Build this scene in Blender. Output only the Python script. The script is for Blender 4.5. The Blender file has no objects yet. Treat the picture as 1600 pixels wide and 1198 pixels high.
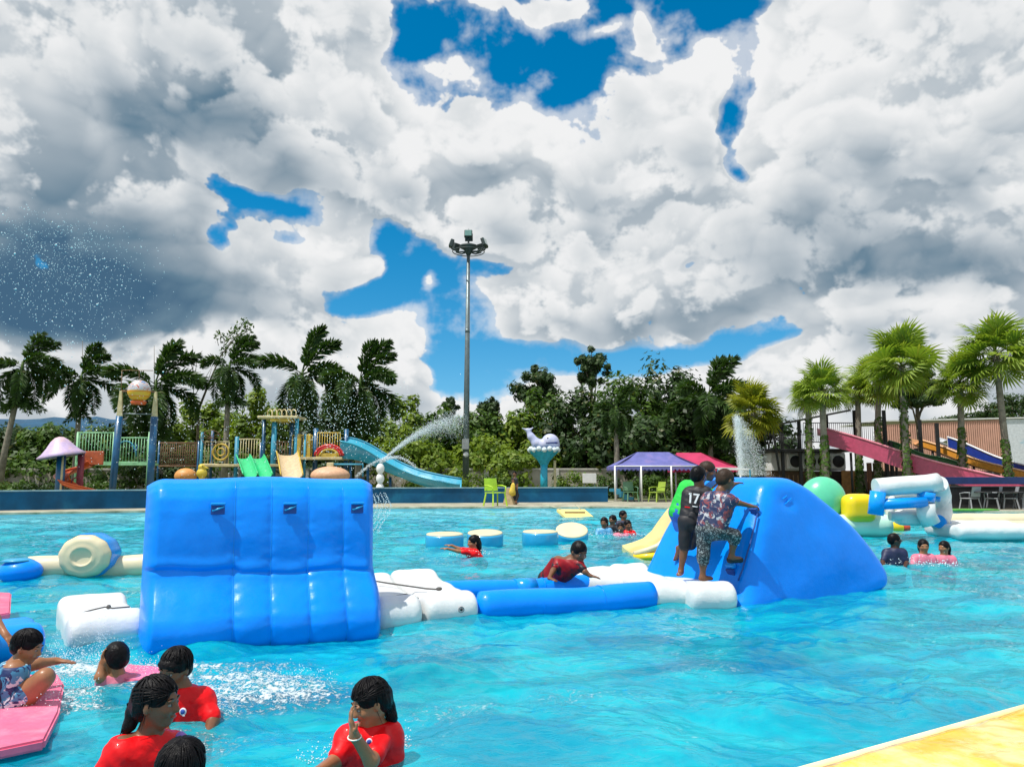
import bpy, bmesh, math, random
import numpy as np
from math import sin, cos, pi, radians, sqrt, atan2
from mathutils import Vector, Matrix, Euler, noise as mnoise

random.seed(7)
rng = np.random.default_rng(7)
scene = bpy.context.scene
COL = scene.collection

# ---------------------------------------------------------------- camera
EYE = 1.40                      # eye height above the water, metres
FPX = 1200.0                    # focal length in pixels of the 1600 px wide photograph
PITCH = math.atan((745 - 599) / FPX)
cam_data = bpy.data.cameras.new('camera')
cam_data.sensor_width = 36.0
cam_data.lens = 36.0 * FPX / 1600.0
cam_data.clip_start = 0.05
cam_data.clip_end = 6000
cam = bpy.data.objects.new('camera', cam_data)
COL.objects.link(cam)
cam.location = (0, 0, EYE)
cam.rotation_euler = (pi / 2 + PITCH, 0, 0)
scene.camera = cam

# ---------------------------------------------------------------- light
SUN_DIR = Vector((-0.36, -0.22, 0.90)).normalized()      # towards the sun: high, a little left of and behind the viewer
sun_el = math.asin(SUN_DIR.z)
sun_az = atan2(SUN_DIR.x, SUN_DIR.y)
sun_data = bpy.data.lights.new('sun', 'SUN')
sun_data.energy = 5.0
sun_data.angle = radians(0.53)
sun_data.color = (1.0, 0.955, 0.88)
sun = bpy.data.objects.new('sun', sun_data)
COL.objects.link(sun)
sun.rotation_euler = SUN_DIR.to_track_quat('Z', 'Y').to_euler()
sun.location = (0, 0, 60)

scene.view_settings.view_transform = 'Standard'
scene.view_settings.look = 'None'
scene.view_settings.gamma = 1.0
scene.view_settings.exposure = 0.0
scene.view_settings.use_curve_mapping = False
scene.render.engine = 'CYCLES'
scene.cycles.max_bounces = 7
scene.cycles.transparent_max_bounces = 12
scene.cycles.use_denoising = True
scene.cycles.caustics_reflective = False
scene.cycles.caustics_refractive = False
scene.cycles.sample_clamp_indirect = 6

world = bpy.data.worlds.new('World')
scene.world = world
world.use_nodes = True
WT = world.node_tree
WT.nodes.clear()


class NB:
    """small node-expression builder"""
    def __init__(self, tree):
        self.t = tree

    def n(self, typ, **kw):
        nd = self.t.nodes.new(typ)
        for k, v in kw.items():
            setattr(nd, k, v)
        return nd

    def _in(self, sock, v):
        if v is None:
            return
        if isinstance(v, bpy.types.NodeSocket):
            self.t.links.new(v, sock)
        else:
            sock.default_value = v

    def m(self, op, a, b=None, c=None, clamp=False):
        nd = self.n('ShaderNodeMath', operation=op, use_clamp=clamp)
        for i, v in enumerate((a, b, c)):
            self._in(nd.inputs[i], v)
        return nd.outputs[0]

    def v(self, op, a, b=None, out=0):
        nd = self.n('ShaderNodeVectorMath', operation=op)
        self._in(nd.inputs[0], a)
        if b is not None:
            self._in(nd.inputs[1], b)
        return nd.outputs[out]

    def mix(self, f, a, b, typ='MIX'):
        nd = self.n('ShaderNodeMix', data_type='RGBA', blend_type=typ)
        self._in(nd.inputs[0], f)
        self._in(nd.inputs[6], a)
        self._in(nd.inputs[7], b)
        return nd.outputs[2]

    def smooth(self, x, lo, hi, tlo=0.0, thi=1.0):
        nd = self.n('ShaderNodeMapRange', interpolation_type='SMOOTHSTEP')
        self._in(nd.inputs[0], x)
        nd.inputs[1].default_value = lo
        nd.inputs[2].default_value = hi
        nd.inputs[3].default_value = tlo
        nd.inputs[4].default_value = thi
        return nd.outputs[0]

    def comb(self, x, y, z):
        nd = self.n('ShaderNodeCombineXYZ')
        for i, v in enumerate((x, y, z)):
            self._in(nd.inputs[i], v)
        return nd.outputs[0]

    def sep(self, v):
        nd = self.n('ShaderNodeSeparateXYZ')
        self._in(nd.inputs[0], v)
        return nd.outputs

    def noise(self, vec, scale, detail=4, rough=0.5, dist=0.0, out=0, ntype='FBM', lac=2.0):
        nd = self.n('ShaderNodeTexNoise', noise_type=ntype)
        self._in(nd.inputs['Vector'], vec)
        nd.inputs['Scale'].default_value = scale
        nd.inputs['Detail'].default_value = detail
        nd.inputs['Roughness'].default_value = rough
        nd.inputs['Distortion'].default_value = dist
        nd.inputs['Lacunarity'].default_value = lac
        return nd.outputs[out]

    def voro(self, vec, scale, detail=0, rough=0.5, feature='F1', smooth=0.4, out=0, rand=1.0):
        nd = self.n('ShaderNodeTexVoronoi', feature=feature)
        self._in(nd.inputs['Vector'], vec)
        nd.inputs['Scale'].default_value = scale
        if 'Detail' in nd.inputs:
            nd.inputs['Detail'].default_value = detail
            nd.inputs['Roughness'].default_value = rough
        if feature == 'SMOOTH_F1':
            nd.inputs['Smoothness'].default_value = smooth
        nd.inputs['Randomness'].default_value = rand
        return nd.outputs[out]

    def ramp(self, f, stops, interp='LINEAR'):
        nd = self.n('ShaderNodeValToRGB')
        nd.color_ramp.interpolation = interp
        el = nd.color_ramp.elements
        while len(el) < len(stops):
            el.new(0.5)
        for e, (p, c) in zip(el, stops):
            e.position = p
            e.color = (c[0], c[1], c[2], 1)
        self._in(nd.inputs[0], f)
        return nd.outputs[0]


# ---------------------------------------------------------------- sky: Nishita air with fair-weather cumulus
def angles(px, py):
    """direction (azimuth, elevation) of a place in the sky, from the photograph's pixels"""
    u, v = (px - 800) / FPX, (599 - py) / FPX
    d = Vector((u, cos(PITCH) - v * sin(PITCH), sin(PITCH) + v * cos(PITCH))).normalized()
    return atan2(d.x, d.y), math.asin(d.z)


# ---------------------------------------------------------------- cumulus field, computed here (no file is read)
def _hash(ix, iy, seed):
    h = (ix.astype(np.int64) * 374761393 + iy.astype(np.int64) * 668265263 + seed * 974711) & 0xFFFFFFFF
    h = ((h ^ (h >> 13)) * 1274126177) & 0xFFFFFFFF
    h = ((h ^ (h >> 16)) * 2246822519) & 0xFFFFFFFF
    return (h ^ (h >> 15)) & 0xFFFFFFFF


def perlin2(x, y, seed, per):
    """gradient noise, about -1..1, periodic in x with period per (an integer)"""
    x0 = np.floor(x); y0 = np.floor(y)
    fx = (x - x0).astype(np.float32); fy = (y - y0).astype(np.float32)
    ix = x0.astype(np.int64); iy = y0.astype(np.int64)
    u = fx * fx * fx * (fx * (fx * 6 - 15) + 10)
    v = fy * fy * fy * (fy * (fy * 6 - 15) + 10)
    def g(dx, dy):
        a = _hash((ix + dx) % per, iy + dy, seed).astype(np.float32) * np.float32(2 * pi / 4294967296.0)
        return np.cos(a) * (fx - dx) + np.sin(a) * (fy - dy)
    a = g(0, 0); b = g(1, 0); c = g(0, 1); d = g(1, 1)
    return ((a + (b - a) * u) * (1 - v) + (c + (d - c) * u) * v) * 1.5


def worley2(x, y, seed, per):
    x0 = np.floor(x); y0 = np.floor(y)
    fx = (x - x0).astype(np.float32); fy = (y - y0).astype(np.float32)
    ix = x0.astype(np.int64); iy = y0.astype(np.int64)
    best = np.full(x.shape, 9.0, np.float32)
    for dx in (-1, 0, 1):
        for dy in (-1, 0, 1):
            h = _hash((ix + dx) % per, iy + dy, seed)
            px = dx + (h & 0xFFFF).astype(np.float32) / 65535.0 - fx
            py = dy + ((h >> 16) & 0xFFFF).astype(np.float32) / 65535.0 - fy
            best = np.minimum(best, px * px + py * py)
    return best          # squared distance: round, dome-like cells


def sstep(x, a, b):
    t = np.clip((x - a) / (b - a), 0, 1)
    return t * t * (3 - 2 * t)


OPEN_HEAP = [   # (px, py, rx, ry, weight): open sky (negative) and heaped cloud (positive)
    (900, 75, 300, 85, -1.15), (1100, 10, 110, 60, -0.9), (1165, 130, 38, 60, -0.9), (720, 60, 110, 60, -0.8), (620, 60, 40, 70, -0.9),
    (890, 150, 45, 55, -0.9), (1140, 190, 22, 35, -0.7), (1140, 240, 24, 60, -1.0), (1140, 265, 26, 20, -1.1), (1095, 395, 22, 16, -1.1), (1570, 130, 26, 14, -0.7), (1580, 110, 14, 30, -0.5), (640, 115, 75, 28, -0.7),
    (400, 300, 60, 20, -1.5), (510, 285, 50, 18, -1.5), (465, 325, 70, 20, -1.3), (335, 395, 28, 32, -1.9), (465, 378, 32, 15, -1.7), (370, 370, 12, 10, -0.9), (618, 355, 20, 30, -1.2), (440, 310, 60, 24, -0.5),
    (560, 455, 100, 30, -1.2), (600, 360, 40, 40, -1.0), (860, 545, 120, 16, -1.1), (650, 480, 70, 100, -1.1), (700, 430, 110, 45, -0.9), (800, 420, 60, 16, -0.8), (700, 560, 45, 40, -0.8), (680, 590, 40, 40, -0.7), (520, 480, 40, 12, -0.6),
    (1150, 500, 85, 44, -1.4), (1040, 548, 150, 24, -1.4), (770, 590, 60, 24, -0.8), (930, 560, 80, 10, -0.7), (1095, 400, 16, 12, -0.8), (1220, 405, 12, 8, -0.6), (1150, 268, 12, 10, -0.7), (785, 560, 20, 20, -0.5),
    (750, 520, 40, 60, -0.85), (1185, 545, 30, 14, -0.6),
    (250, 130, 460, 200, 0.9), (100, 430, 300, 110, 1.2), (780, 210, 110, 80, 0.85), (720, 310, 170, 50, 0.8), (560, 225, 120, 45, 0.7),
    (1095, 110, 42, 50, 0.9), (1040, 230, 110, 110, 0.7), (1400, 200, 240, 240, 0.9), (1000, 440, 170, 55, 0.9), (880, 480, 120, 30, 0.7), (1020, 340, 200, 60, 0.8),
    (1420, 430, 250, 110, 0.8), (470, 430, 90, 40, 0.8), (420, 560, 260, 60, 0.9), (630, 560, 50, 50, 0.8), (672, 442, 15, 17, 1.3),
    (100, 560, 300, 60, 0.8), (850, 590, 70, 40, 0.8), (1100, 610, 300, 26, 0.8), (1380, 580, 260, 70, 0.8), (600, 410, 22, 20, 1.2), (632, 483, 26, 18, 1.2),
    (840, 14, 100, 14, 1.2), (1015, 60, 13, 26, 1.3), (950, 55, 30, 8, 0.9), (720, 90, 40, 30, 0.9), (660, 105, 34, 14, 0.9), (590, 30, 36, 40, 0.8), (1000, 500, 130, 30, 0.7), (1060, 520, 50, 10, 0.7),
    (940, 130, 34, 26, 0.6), (440, 290, 26, 14, 0.7), (545, 30, 60, 30, 0.5), (1240, 20, 100, 30, 0.6), (600, 130, 30, 20, 0.6),
]
GREY = [        # (px, py, rx, ry, weight): rain-heavy undersides (positive), sun-struck heads (negative)
    (340, 205, 150, 45, 0.55), (250, 215, 120, 40, 0.2), (180, 130, 330, 110, 0.22), (430, 140, 90, 60, 0.15), (90, 320, 220, 60, 0.35), (70, 425, 270, 60, 0.95), (120, 470, 180, 34, 0.9), (10, 440, 120, 60, 0.4),
    (790, 300, 170, 26, 0.45), (900, 515, 150, 12, 0.55), (1010, 490, 110, 12, 0.5), (1480, 415, 210, 45, 0.75), (1400, 350, 170, 60, 0.30), (1450, 240, 150, 50, 0.25), (1250, 350, 130, 30, 0.25),
    (480, 470, 110, 14, 0.35), (1150, 450, 80, 30, 0.2), (1400, 540, 180, 20, 0.2), (640, 630, 300, 16, 0.2), (700, 210, 50, 30, 0.15), (960, 380, 100, 22, 0.4), (840, 370, 60, 16, 0.3),
    (590, 60, 50, 30, 0.2), (560, 260, 60, 30, 0.15), (1100, 300, 60, 100, 0.12), (1230, 590, 100, 16, 0.2),
    (740, 170, 120, 40, -0.25), (1090, 95, 50, 40, -0.3), (1300, 80, 140, 60, -0.25), (700, 250, 140, 30, -0.2), (470, 400, 90, 30, -0.2), (960, 430, 120, 20, -0.25),
    (100, 530, 260, 16, -0.5), (1080, 600, 250, 18, -0.3), (620, 540, 50, 30, -0.25), (400, 540, 200, 16, -0.2), (500, 190, 60, 30, -0.25), (850, 150, 40, 30, -0.25), (1380, 490, 130, 12, -0.3),
]
CLOUD_STOPS = np.array([0.0, 0.2, 0.4, 0.6, 0.8, 1.0])
CLOUD_RGB = np.array([(0.05, 0.13, 0.23), (0.14, 0.24, 0.33), (0.33, 0.41, 0.48), (0.55, 0.61, 0.66), (0.78, 0.81, 0.83), (0.95, 0.955, 0.96)])


def blur(a, ky, kx):
    for k, ax in ((ky, 0), (kx, 1)):
        if k < 1:
            continue
        p = np.concatenate([np.repeat(np.take(a, [0], ax), k + 1, ax), a, np.repeat(np.take(a, [-1], ax), k, ax)], ax) if ax == 0 \
            else np.concatenate([np.take(a, range(-k - 1, 0), ax), a, np.take(a, range(k), ax)], ax)
        c = np.cumsum(p, axis=ax, dtype=np.float64)
        n = a.shape[ax]
        a = ((np.take(c, range(2 * k + 1, 2 * k + 1 + n), ax) - np.take(c, range(n), ax)) / (2 * k + 1)).astype(np.float32)
    return a


def cloud_map(az, el):
    """az, el: 2-D arrays (rows = elevation descending). Returns cloud colour (linear) and cover."""
    K = 8 / (2 * pi)
    x = az * K; y = el * K * 1.15

    def fbm(x, y, per, octs, rough, seed):
        s = np.zeros(x.shape, np.float32); a = 1.0
        for i in range(octs):
            s += a * perlin2(x, y, seed + i, per)
            x = x * 2; y = y * 2; per *= 2; a *= rough
        return s
    wx = fbm(x * 3, y * 3, 24, 4, 0.5, 11); wy = fbm(x * 3, y * 3, 24, 4, 0.5, 31)
    w2x = fbm(x * 5, y * 5, 40, 3, 0.45, 13); w2y = fbm(x * 5, y * 5, 40, 3, 0.45, 33)
    ax = az + 0.030 * wx + 0.010 * w2x; ey = el + 0.024 * wy + 0.008 * w2y
    cov = np.zeros(az.shape, np.float32); gr = np.zeros(az.shape, np.float32)
    for lst, arr in ((OPEN_HEAP, cov), (GREY, gr)):
        for px, py, rx, ry, w in lst:
            a0, e0 = angles(px, py)
            ex = ((ax - a0) * 1200 / rx * 0.85) ** 2 + ((ey - e0) * 1200 / ry * 0.85) ** 2
            arr += w * np.exp(-np.minimum(ex, 30)).astype(np.float32)
    infr = sstep(az, -0.95, -0.65) * (1 - sstep(az, 0.65, 0.95)) * (1 - sstep(el, 0.62, 0.85))
    de = abs(el[1, 0] - el[0, 0]); da = abs(az[0, 1] - az[0, 0])
    fine = fbm(x * 14, y * 14, 112, 5, 0.62, 91)
    thin = fbm(x * 5, y * 9, 40, 4, 0.55, 121)
    cov = np.where(cov < 0, cov * 1.35, cov)
    covc = np.clip(cov, -1.9, 0.8)
    lows_ = 0.5 + 0.5 * thin

    def layer(seed, base, sc0, kcov, reach, kT, kgr):
        xw = x + 0.034 * w2x; yw = y + 0.034 * w2y
        big = fbm(xw * 2.5 + seed * 0.37, yw * 3.4, 20, 4, 0.55, 51 + seed) if seed == 0 else fbm(xw * 3, yw * 4.4, 24, 4, 0.55, 51 + seed)
        bil = np.zeros(az.shape, np.float32); a = 1.0; tot = 0.0
        sc = sc0; lows = None
        for i in range(5):
            bil += a * (1 - np.minimum(worley2(xw * sc, yw * sc * 1.25, 71 + i + seed, 8 * sc), 1.0) * 1.35)
            tot += a; a *= 0.55; sc = int(sc * 2)
            if i == 2:
                lows = bil / tot
        bil /= tot
        D = base + big * 0.30 + (bil - 0.55) * 0.85 + fine * 0.15 + covc * kcov
        D = D - 0.20 * (1 - infr) * sstep(el, 0.45, 0.9)  # thins the unseen overhead cloud to lower the ambient light
        D = D.astype(np.float32)
        al = sstep(D, -0.01, 0.11 if seed == 0 else 0.20)
        dens = blur(np.clip(D, 0, 0.6) * al, int(0.008 / de), int(0.012 / da))
        T = np.zeros_like(D); N = 10
        for i in range(1, N + 1):
            r = reach * (i / N) ** 1.6
            T += np.roll(np.roll(dens, int(r / de), axis=0), int(r * 0.35 / da), axis=1) / N
        T = blur(T, int(0.004 / de), int(0.010 / da))
        det = np.zeros_like(D)
        hgt = lows * 0.8 + bil * 0.2 + fine * 0.02
        for r, w in ((0.006, 1.0), (0.014, 0.9), (0.035, 0.7)):
            k = max(1, int(r / de))
            det += w * (hgt - np.roll(np.roll(hgt, k, axis=0), max(1, int(k * 0.4)), axis=1))
        edge = 1 - sstep(D, 0.02, 0.42)
        sh = 0.97 - kT * T + (0.13 + 0.15 * edge) * np.clip(det, -0.7, 0.7) + (lows - 0.55) * 0.16 + thin * 0.06 - kgr * gr + edge * 0.08
        return D, al, sh
    D, alpha, sh = layer(0, 0.13, 7, 0.42, 0.10, 0.72, 0.36)
    alpha = np.maximum(alpha, 0.62 * sstep(D + thin * 0.20 + fine * 0.04, -0.36, 0.12))          # ragged vapour round the heaps
    D2, a2, sh2 = layer(500, -0.12, 5, 0.22, 0.085, 1.15, 0.46)
    storm = 1 - 0.9 * sstep(blur(gr, int(.02 / de), int(.03 / da)), .45, .85)
    a2 = a2 * sstep(D, -0.02, 0.10) * 0.96 * storm
    sh = np.clip(sh - 0.05, 0.03, 1.0) * (1 - a2) + np.clip(sh2 - 0.01, 0.03, 1.0) * a2
    D3, a3, sh3 = layer(900, -0.20, 7, 0.18, 0.055, 1.15, 0.44)
    a3 = a3 * storm * sstep(D, 0.0, 0.12) * 0.95 * (1 - 0.4 * sstep(el, 0.35, 0.6))
    sh = sh * (1 - a3) + np.clip(sh3 - 0.02, 0.03, 1.0) * a3
    sh = np.maximum(sh, 0.60 - 0.66 * np.clip(gr, 0, 1) + 0.10 * (lows_ - .5))
    rgb = np.stack([np.interp(sh, CLOUD_STOPS, CLOUD_RGB[:, c]) for c in range(3)], axis=-1).astype(np.float32)
    alpha = alpha * sstep(el, -0.06, -0.02)
    return rgb, alpha


def build_sky():
    b = NB(WT)
    tc = b.n('ShaderNodeTexCoord').outputs['Generated']
    d = b.v('NORMALIZE', tc)
    sky = b.n('ShaderNodeTexSky', sky_type='NISHITA')
    sky.sun_disc = False
    sky.sun_elevation = sun_el
    sky.sun_rotation = sun_az
    sky.altitude = 0
    sky.air_density = 1.0
    sky.dust_density = 0.0
    sky.ozone_density = 2.2
    WT.links.new(b.v('NORMALIZE', b.v('ADD', d, (0, 0, 0.06))), sky.inputs[0])
    hs = b.n('ShaderNodeHueSaturation')
    hs.inputs['Hue'].default_value = 0.487
    hs.inputs['Saturation'].default_value = 1.5
    hs.inputs['Value'].default_value = 1.65
    WT.links.new(sky.outputs[0], hs.inputs['Color'])
    gm = b.n('ShaderNodeGamma')
    gm.inputs[1].default_value = 1.0
    WT.links.new(hs.outputs[0], gm.inputs[0])
    air = gm.outputs[0]

    x, y, z = b.sep(d)
    az = b.m('ARCTAN2', x, y)
    el = b.m('ARCSINE', z)

    def cloud_tex(name, az0, az1, el0, el1, w, h):
        a = (az0 + (np.arange(w) + 0.5) / w * (az1 - az0))[None, :]
        e = (el1 - (np.arange(h) + 0.5) / h * (el1 - el0))[:, None]
        a, e = np.broadcast_arrays(a, e)
        rgb, al = cloud_map(a, e)
        px = np.concatenate([rgb, al[..., None]], -1)[::-1].astype(np.float32)
        im = bpy.data.images.new(name, w, h, alpha=True, float_buffer=True)
        im.colorspace_settings.name = 'Non-Color'
        im.alpha_mode = 'CHANNEL_PACKED'
        im.pixels.foreach_set(np.ascontiguousarray(px).ravel())
        im.update()
        im.pack()
        t = b.n('ShaderNodeTexImage', extension='EXTEND')
        t.image = im
        u = b.m('DIVIDE', b.m('SUBTRACT', az, az0), az1 - az0)
        v = b.m('DIVIDE', b.m('SUBTRACT', el, el0), el1 - el0)
        WT.links.new(b.comb(u, v, 0.0), t.inputs[0])
        return t.outputs[0], t.outputs[1]
    c1, a1 = cloud_tex('cloud_cover_ahead', -0.84, 0.84, -0.05, 0.70, 1800, 804)
    c2, a2 = cloud_tex('cloud_cover_around', -pi, pi, -0.10, pi / 2, 1400, 372)
    near = b.m('MULTIPLY', b.m('MULTIPLY', b.smooth(az, -0.84, -0.80), b.smooth(az, 0.80, 0.84, 1.0, 0.0)), b.smooth(el, 0.66, 0.70, 1.0, 0.0))
    cloud = b.mix(near, c2, c1)
    al = b.n('ShaderNodeMix', data_type='FLOAT')
    for i, s in ((0, near), (2, a2), (3, a1)):
        WT.links.new(s, al.inputs[i])
    alpha = al.outputs[0]
    cloud = b.v('MULTIPLY', cloud, (CLOUD_GAIN, CLOUD_GAIN, CLOUD_GAIN))
    full = b.mix(alpha, air, cloud)
    full = b.mix(b.smooth(z, -0.03, 0.0), (1.0, 1.1, 1.0, 1), full)
    bg = b.n('ShaderNodeBackground')
    bg.inputs['Strength'].default_value = SKY_STRENGTH
    WT.links.new(full, bg.inputs['Color'])
    out = b.n('ShaderNodeOutputWorld')
    WT.links.new(bg.outputs[0], out.inputs['Surface'])


SKY_STRENGTH = 0.085
CLOUD_GAIN = 0.93 / SKY_STRENGTH
build_sky()
world.cycles.sampling_method = 'MANUAL'
world.cycles.sample_map_resolution = 512


# ---------------------------------------------------------------- helpers
def ray(px, py):
    u, v = (px - 800) / FPX, (599 - py) / FPX
    return Vector((u, cos(PITCH) - v * sin(PITCH), sin(PITCH) + v * cos(PITCH)))


def at(px, py, Y):
    """world point seen at photograph pixel (px, py), Y metres ahead"""
    r = ray(px, py)
    return Vector((0, 0, EYE)) + r * (Y / r.y)


def onz(px, py, z=0.0):
    """world point on the level z seen at photograph pixel (px, py)"""
    r = ray(px, py)
    return Vector((0, 0, EYE)) + r * ((z - EYE) / r.z)


def link(o):
    COL.objects.link(o)
    return o


def tag(o, label=None, cat=None, group=None, kind=None):
    if label: o['label'] = label
    if cat: o['category'] = cat
    if group: o['group'] = group
    if kind: o['kind'] = kind
    return o


def thing(name, label, cat, loc=(0, 0, 0), rz=0.0, group=None):
    o = bpy.data.objects.new(name, None)
    o.empty_display_size = 0.1
    link(o)
    o.location = loc
    o.rotation_euler = (0, 0, rz)
    return tag(o, label, cat, group)


def children(o):
    return [c for c in COL.objects if c.parent == o]


def copy_tree(o, parent=None):
    c = link(o.copy())
    c.parent = parent
    for ch in KIDS.get(o.name, []):
        copy_tree_child(ch, c)
    return c


KIDS = {}


def copy_tree_child(o, parent):
    c = link(o.copy())
    c.parent = parent
    KIDS.setdefault(parent.name, []).append(c)
    for ch in list(KIDS.get(o.name, [])):
        copy_tree_child(ch, c)


class MB:
    """collects shapes and links them as ONE mesh object"""
    def __init__(self):
        self.V, self.F, self.S, self.M, self.n = [], [], [], [], 0

    def add(self, V, F, smooth=False, mi=0, mat=None):
        V = np.asarray(V, dtype=float).reshape(-1, 3)
        if mat is not None:
            Mx = np.array(mat)
            V = V @ Mx[:3, :3].T + Mx[:3, 3]
        self.V.append(V)
        n = self.n
        self.F += [tuple(i + n for i in f) for f in F]
        self.S += [smooth] * len(F)
        self.M += [mi] * len(F)
        self.n += len(V)
        return self

    def box(self, c, s, rz=0.0, bev=0.0, mi=0, rot=None):
        x, y, z = s[0] / 2, s[1] / 2, s[2] / 2
        if bev <= 0:
            V = [(-x, -y, -z), (x, -y, -z), (x, y, -z), (-x, y, -z), (-x, -y, z), (x, -y, z), (x, y, z), (-x, y, z)]
            F = [(0, 3, 2, 1), (4, 5, 6, 7), (0, 1, 5, 4), (1, 2, 6, 5), (2, 3, 7, 6), (3, 0, 4, 7)]
        else:
            b = min(bev, x * .98, y * .98, z * .98)
            bm = bmesh.new()
            bmesh.ops.create_cube(bm, size=1.0, matrix=Matrix.Diagonal((2 * x, 2 * y, 2 * z, 1)))
            bmesh.ops.bevel(bm, geom=list(bm.edges), offset=b, segments=2, profile=0.5, affect='EDGES')
            bm.verts.index_update()
            V = [tuple(v.co) for v in bm.verts]
            F = [tuple(v.index for v in f.verts) for f in bm.faces]
            bm.free()
        R = (rot if rot is not None else Matrix.Rotation(rz, 4, 'Z'))
        return self.add(V, F, False, mi, Matrix.Translation(c) @ (R if len(R) == 4 else R.to_4x4()))

    def tube(self, pts, r, seg=8, cap=True, mi=0, closed=False, smooth=True):
        pts = [Vector(p) for p in pts]
        n = len(pts)
        rs = list(r) if hasattr(r, '__len__') else [r] * n
        V, F = [], []
        up = None
        for i, p in enumerate(pts):
            if closed:
                t = (pts[(i + 1) % n] - pts[i - 1])
            else:
                t = (pts[min(i + 1, n - 1)] - pts[max(i - 1, 0)])
            t = t.normalized() if t.length > 1e-9 else Vector((0, 0, 1))
            if up is None:
                up = t.orthogonal().normalized()
            up = (up - t * up.dot(t))
            up = up.normalized() if up.length > 1e-6 else t.orthogonal().normalized()
            w = t.cross(up)
            for k in range(seg):
                a = 2 * pi * k / seg
                V.append(p + (up * cos(a) + w * sin(a)) * rs[i])
        for i in range(n if closed else n - 1):
            j = (i + 1) % n
            for k in range(seg):
                k2 = (k + 1) % seg
                F.append((i * seg + k, i * seg + k2, j * seg + k2, j * seg + k))
        self.add([tuple(v) for v in V], F, smooth, mi)
        if cap and not closed:
            base = self.n - n * seg
            self.F += [tuple(base + k for k in reversed(range(seg))), tuple(base + (n - 1) * seg + k for k in range(seg))]
            self.S += [False, False]; self.M += [mi, mi]
        return self

    def bar(self, a, b, w, d=None, mi=0):
        """square-section bar from a to b"""
        a, b = Vector(a), Vector(b)
        t = b - a
        L = t.length
        if L < 1e-6: return self
        q = t.to_track_quat('Z', 'Y').to_matrix().to_4x4()
        return self.box((a + b) / 2, (w, d or w, L), mi=mi, rot=q)

    def lathe(self, prof, seg=20, c=(0, 0, 0), mi=0, smooth=True, mat=None):
        V, F = [], []
        for (r, z) in prof:
            for k in range(seg):
                a = 2 * pi * k / seg
                V.append((r * cos(a), r * sin(a), z))
        for i in range(len(prof) - 1):
            for k in range(seg):
                k2 = (k + 1) % seg
                F.append((i * seg + k, i * seg + k2, (i + 1) * seg + k2, (i + 1) * seg + k))
        F.append(tuple(reversed(range(seg))))
        F.append(tuple((len(prof) - 1) * seg + k for k in range(seg)))
        return self.add(V, F, smooth, mi, (Matrix.Translation(c) @ mat) if mat is not None else Matrix.Translation(c))

    def ball(self, c, r, seg=16, rings=10, mi=0, rot=None):
        rr = r if hasattr(r, '__len__') else (r, r, r)
        prof = [(max(1e-4, sin(pi * i / rings)), -cos(pi * i / rings)) for i in range(rings + 1)]
        m = Matrix.Translation(c) @ ((rot.to_4x4() if rot is not None else Matrix.Identity(4)) @ Matrix.Diagonal((rr[0], rr[1], rr[2], 1)))
        V, F = [], []
        for (q, z) in prof:
            for k in range(seg):
                a = 2 * pi * k / seg
                V.append((q * cos(a), q * sin(a), z))
        for i in range(rings):
            for k in range(seg):
                k2 = (k + 1) % seg
                F.append((i * seg + k, i * seg + k2, (i + 1) * seg + k2, (i + 1) * seg + k))
        return self.add(V, F, True, mi, m)

    def grid(self, P, smooth=True, mi=0, cu=False, cv=False):
        """P: array rows x cols x 3"""
        P = np.asarray(P, float)
        nu, nv = P.shape[:2]
        F = []
        for i in range(nu if cu else nu - 1):
            for j in range(nv if cv else nv - 1):
                i2, j2 = (i + 1) % nu, (j + 1) % nv
                F.append((i * nv + j, i2 * nv + j, i2 * nv + j2, i * nv + j2))
        return self.add(P.reshape(-1, 3), F, smooth, mi)

    def prism(self, poly, z0, z1, mi=0, mat=None):
        n = len(poly)
        V = [(p[0], p[1], z0) for p in poly] + [(p[0], p[1], z1) for p in poly]
        F = [tuple(reversed(range(n))), tuple(range(n, 2 * n))] + [(i, (i + 1) % n, n + (i + 1) % n, n + i) for i in range(n)]
        return self.add(V, F, False, mi, mat)

    def mesh(self, name, mats, origin=None):
        V = np.concatenate(self.V) if self.V else np.zeros((0, 3))
        if origin is not None:
            V = V - np.array(origin)
        return mesh_np(name, V, self.F, mats, self.S, self.M)

    def build(self, name, mats, parent=None, origin=None):
        """vertices are given in the parent's frame, or in world space when origin is the parent's place"""
        me = self.mesh(name, mats if isinstance(mats, (list, tuple)) else [mats], origin)
        return obj(name, me, parent)


def mesh_np(name, V, F, mats, smooth=True, mi=None):
    me = bpy.data.meshes.new(name)
    V = np.asarray(V, np.float32)
    me.vertices.add(len(V))
    me.vertices.foreach_set('co', V.ravel())
    if isinstance(F, np.ndarray):
        k = F.shape[1]
        nf = len(F)
        loops = F.ravel().astype(np.int32)
        start = (np.arange(nf) * k).astype(np.int32)
    else:
        nf = len(F)
        lens = np.fromiter((len(f) for f in F), np.int32, nf)
        loops = np.fromiter((i for f in F for i in f), np.int32, int(lens.sum()))
        start = np.concatenate([[0], np.cumsum(lens)[:-1]]).astype(np.int32) if nf else np.zeros(0, np.int32)
    me.loops.add(len(loops))
    me.loops.foreach_set('vertex_index', loops)
    me.polygons.add(nf)
    me.polygons.foreach_set('loop_start', start)
    if isinstance(smooth, bool):
        smooth = np.full(nf, smooth)
    me.polygons.foreach_set('use_smooth', np.asarray(smooth, bool))
    for m in mats:
        me.materials.append(m)
    if mi is not None and nf:
        me.polygons.foreach_set('material_index', np.asarray(mi, np.int32))
    me.update(calc_edges=True)
    me.validate(clean_customdata=False)
    return me


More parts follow.
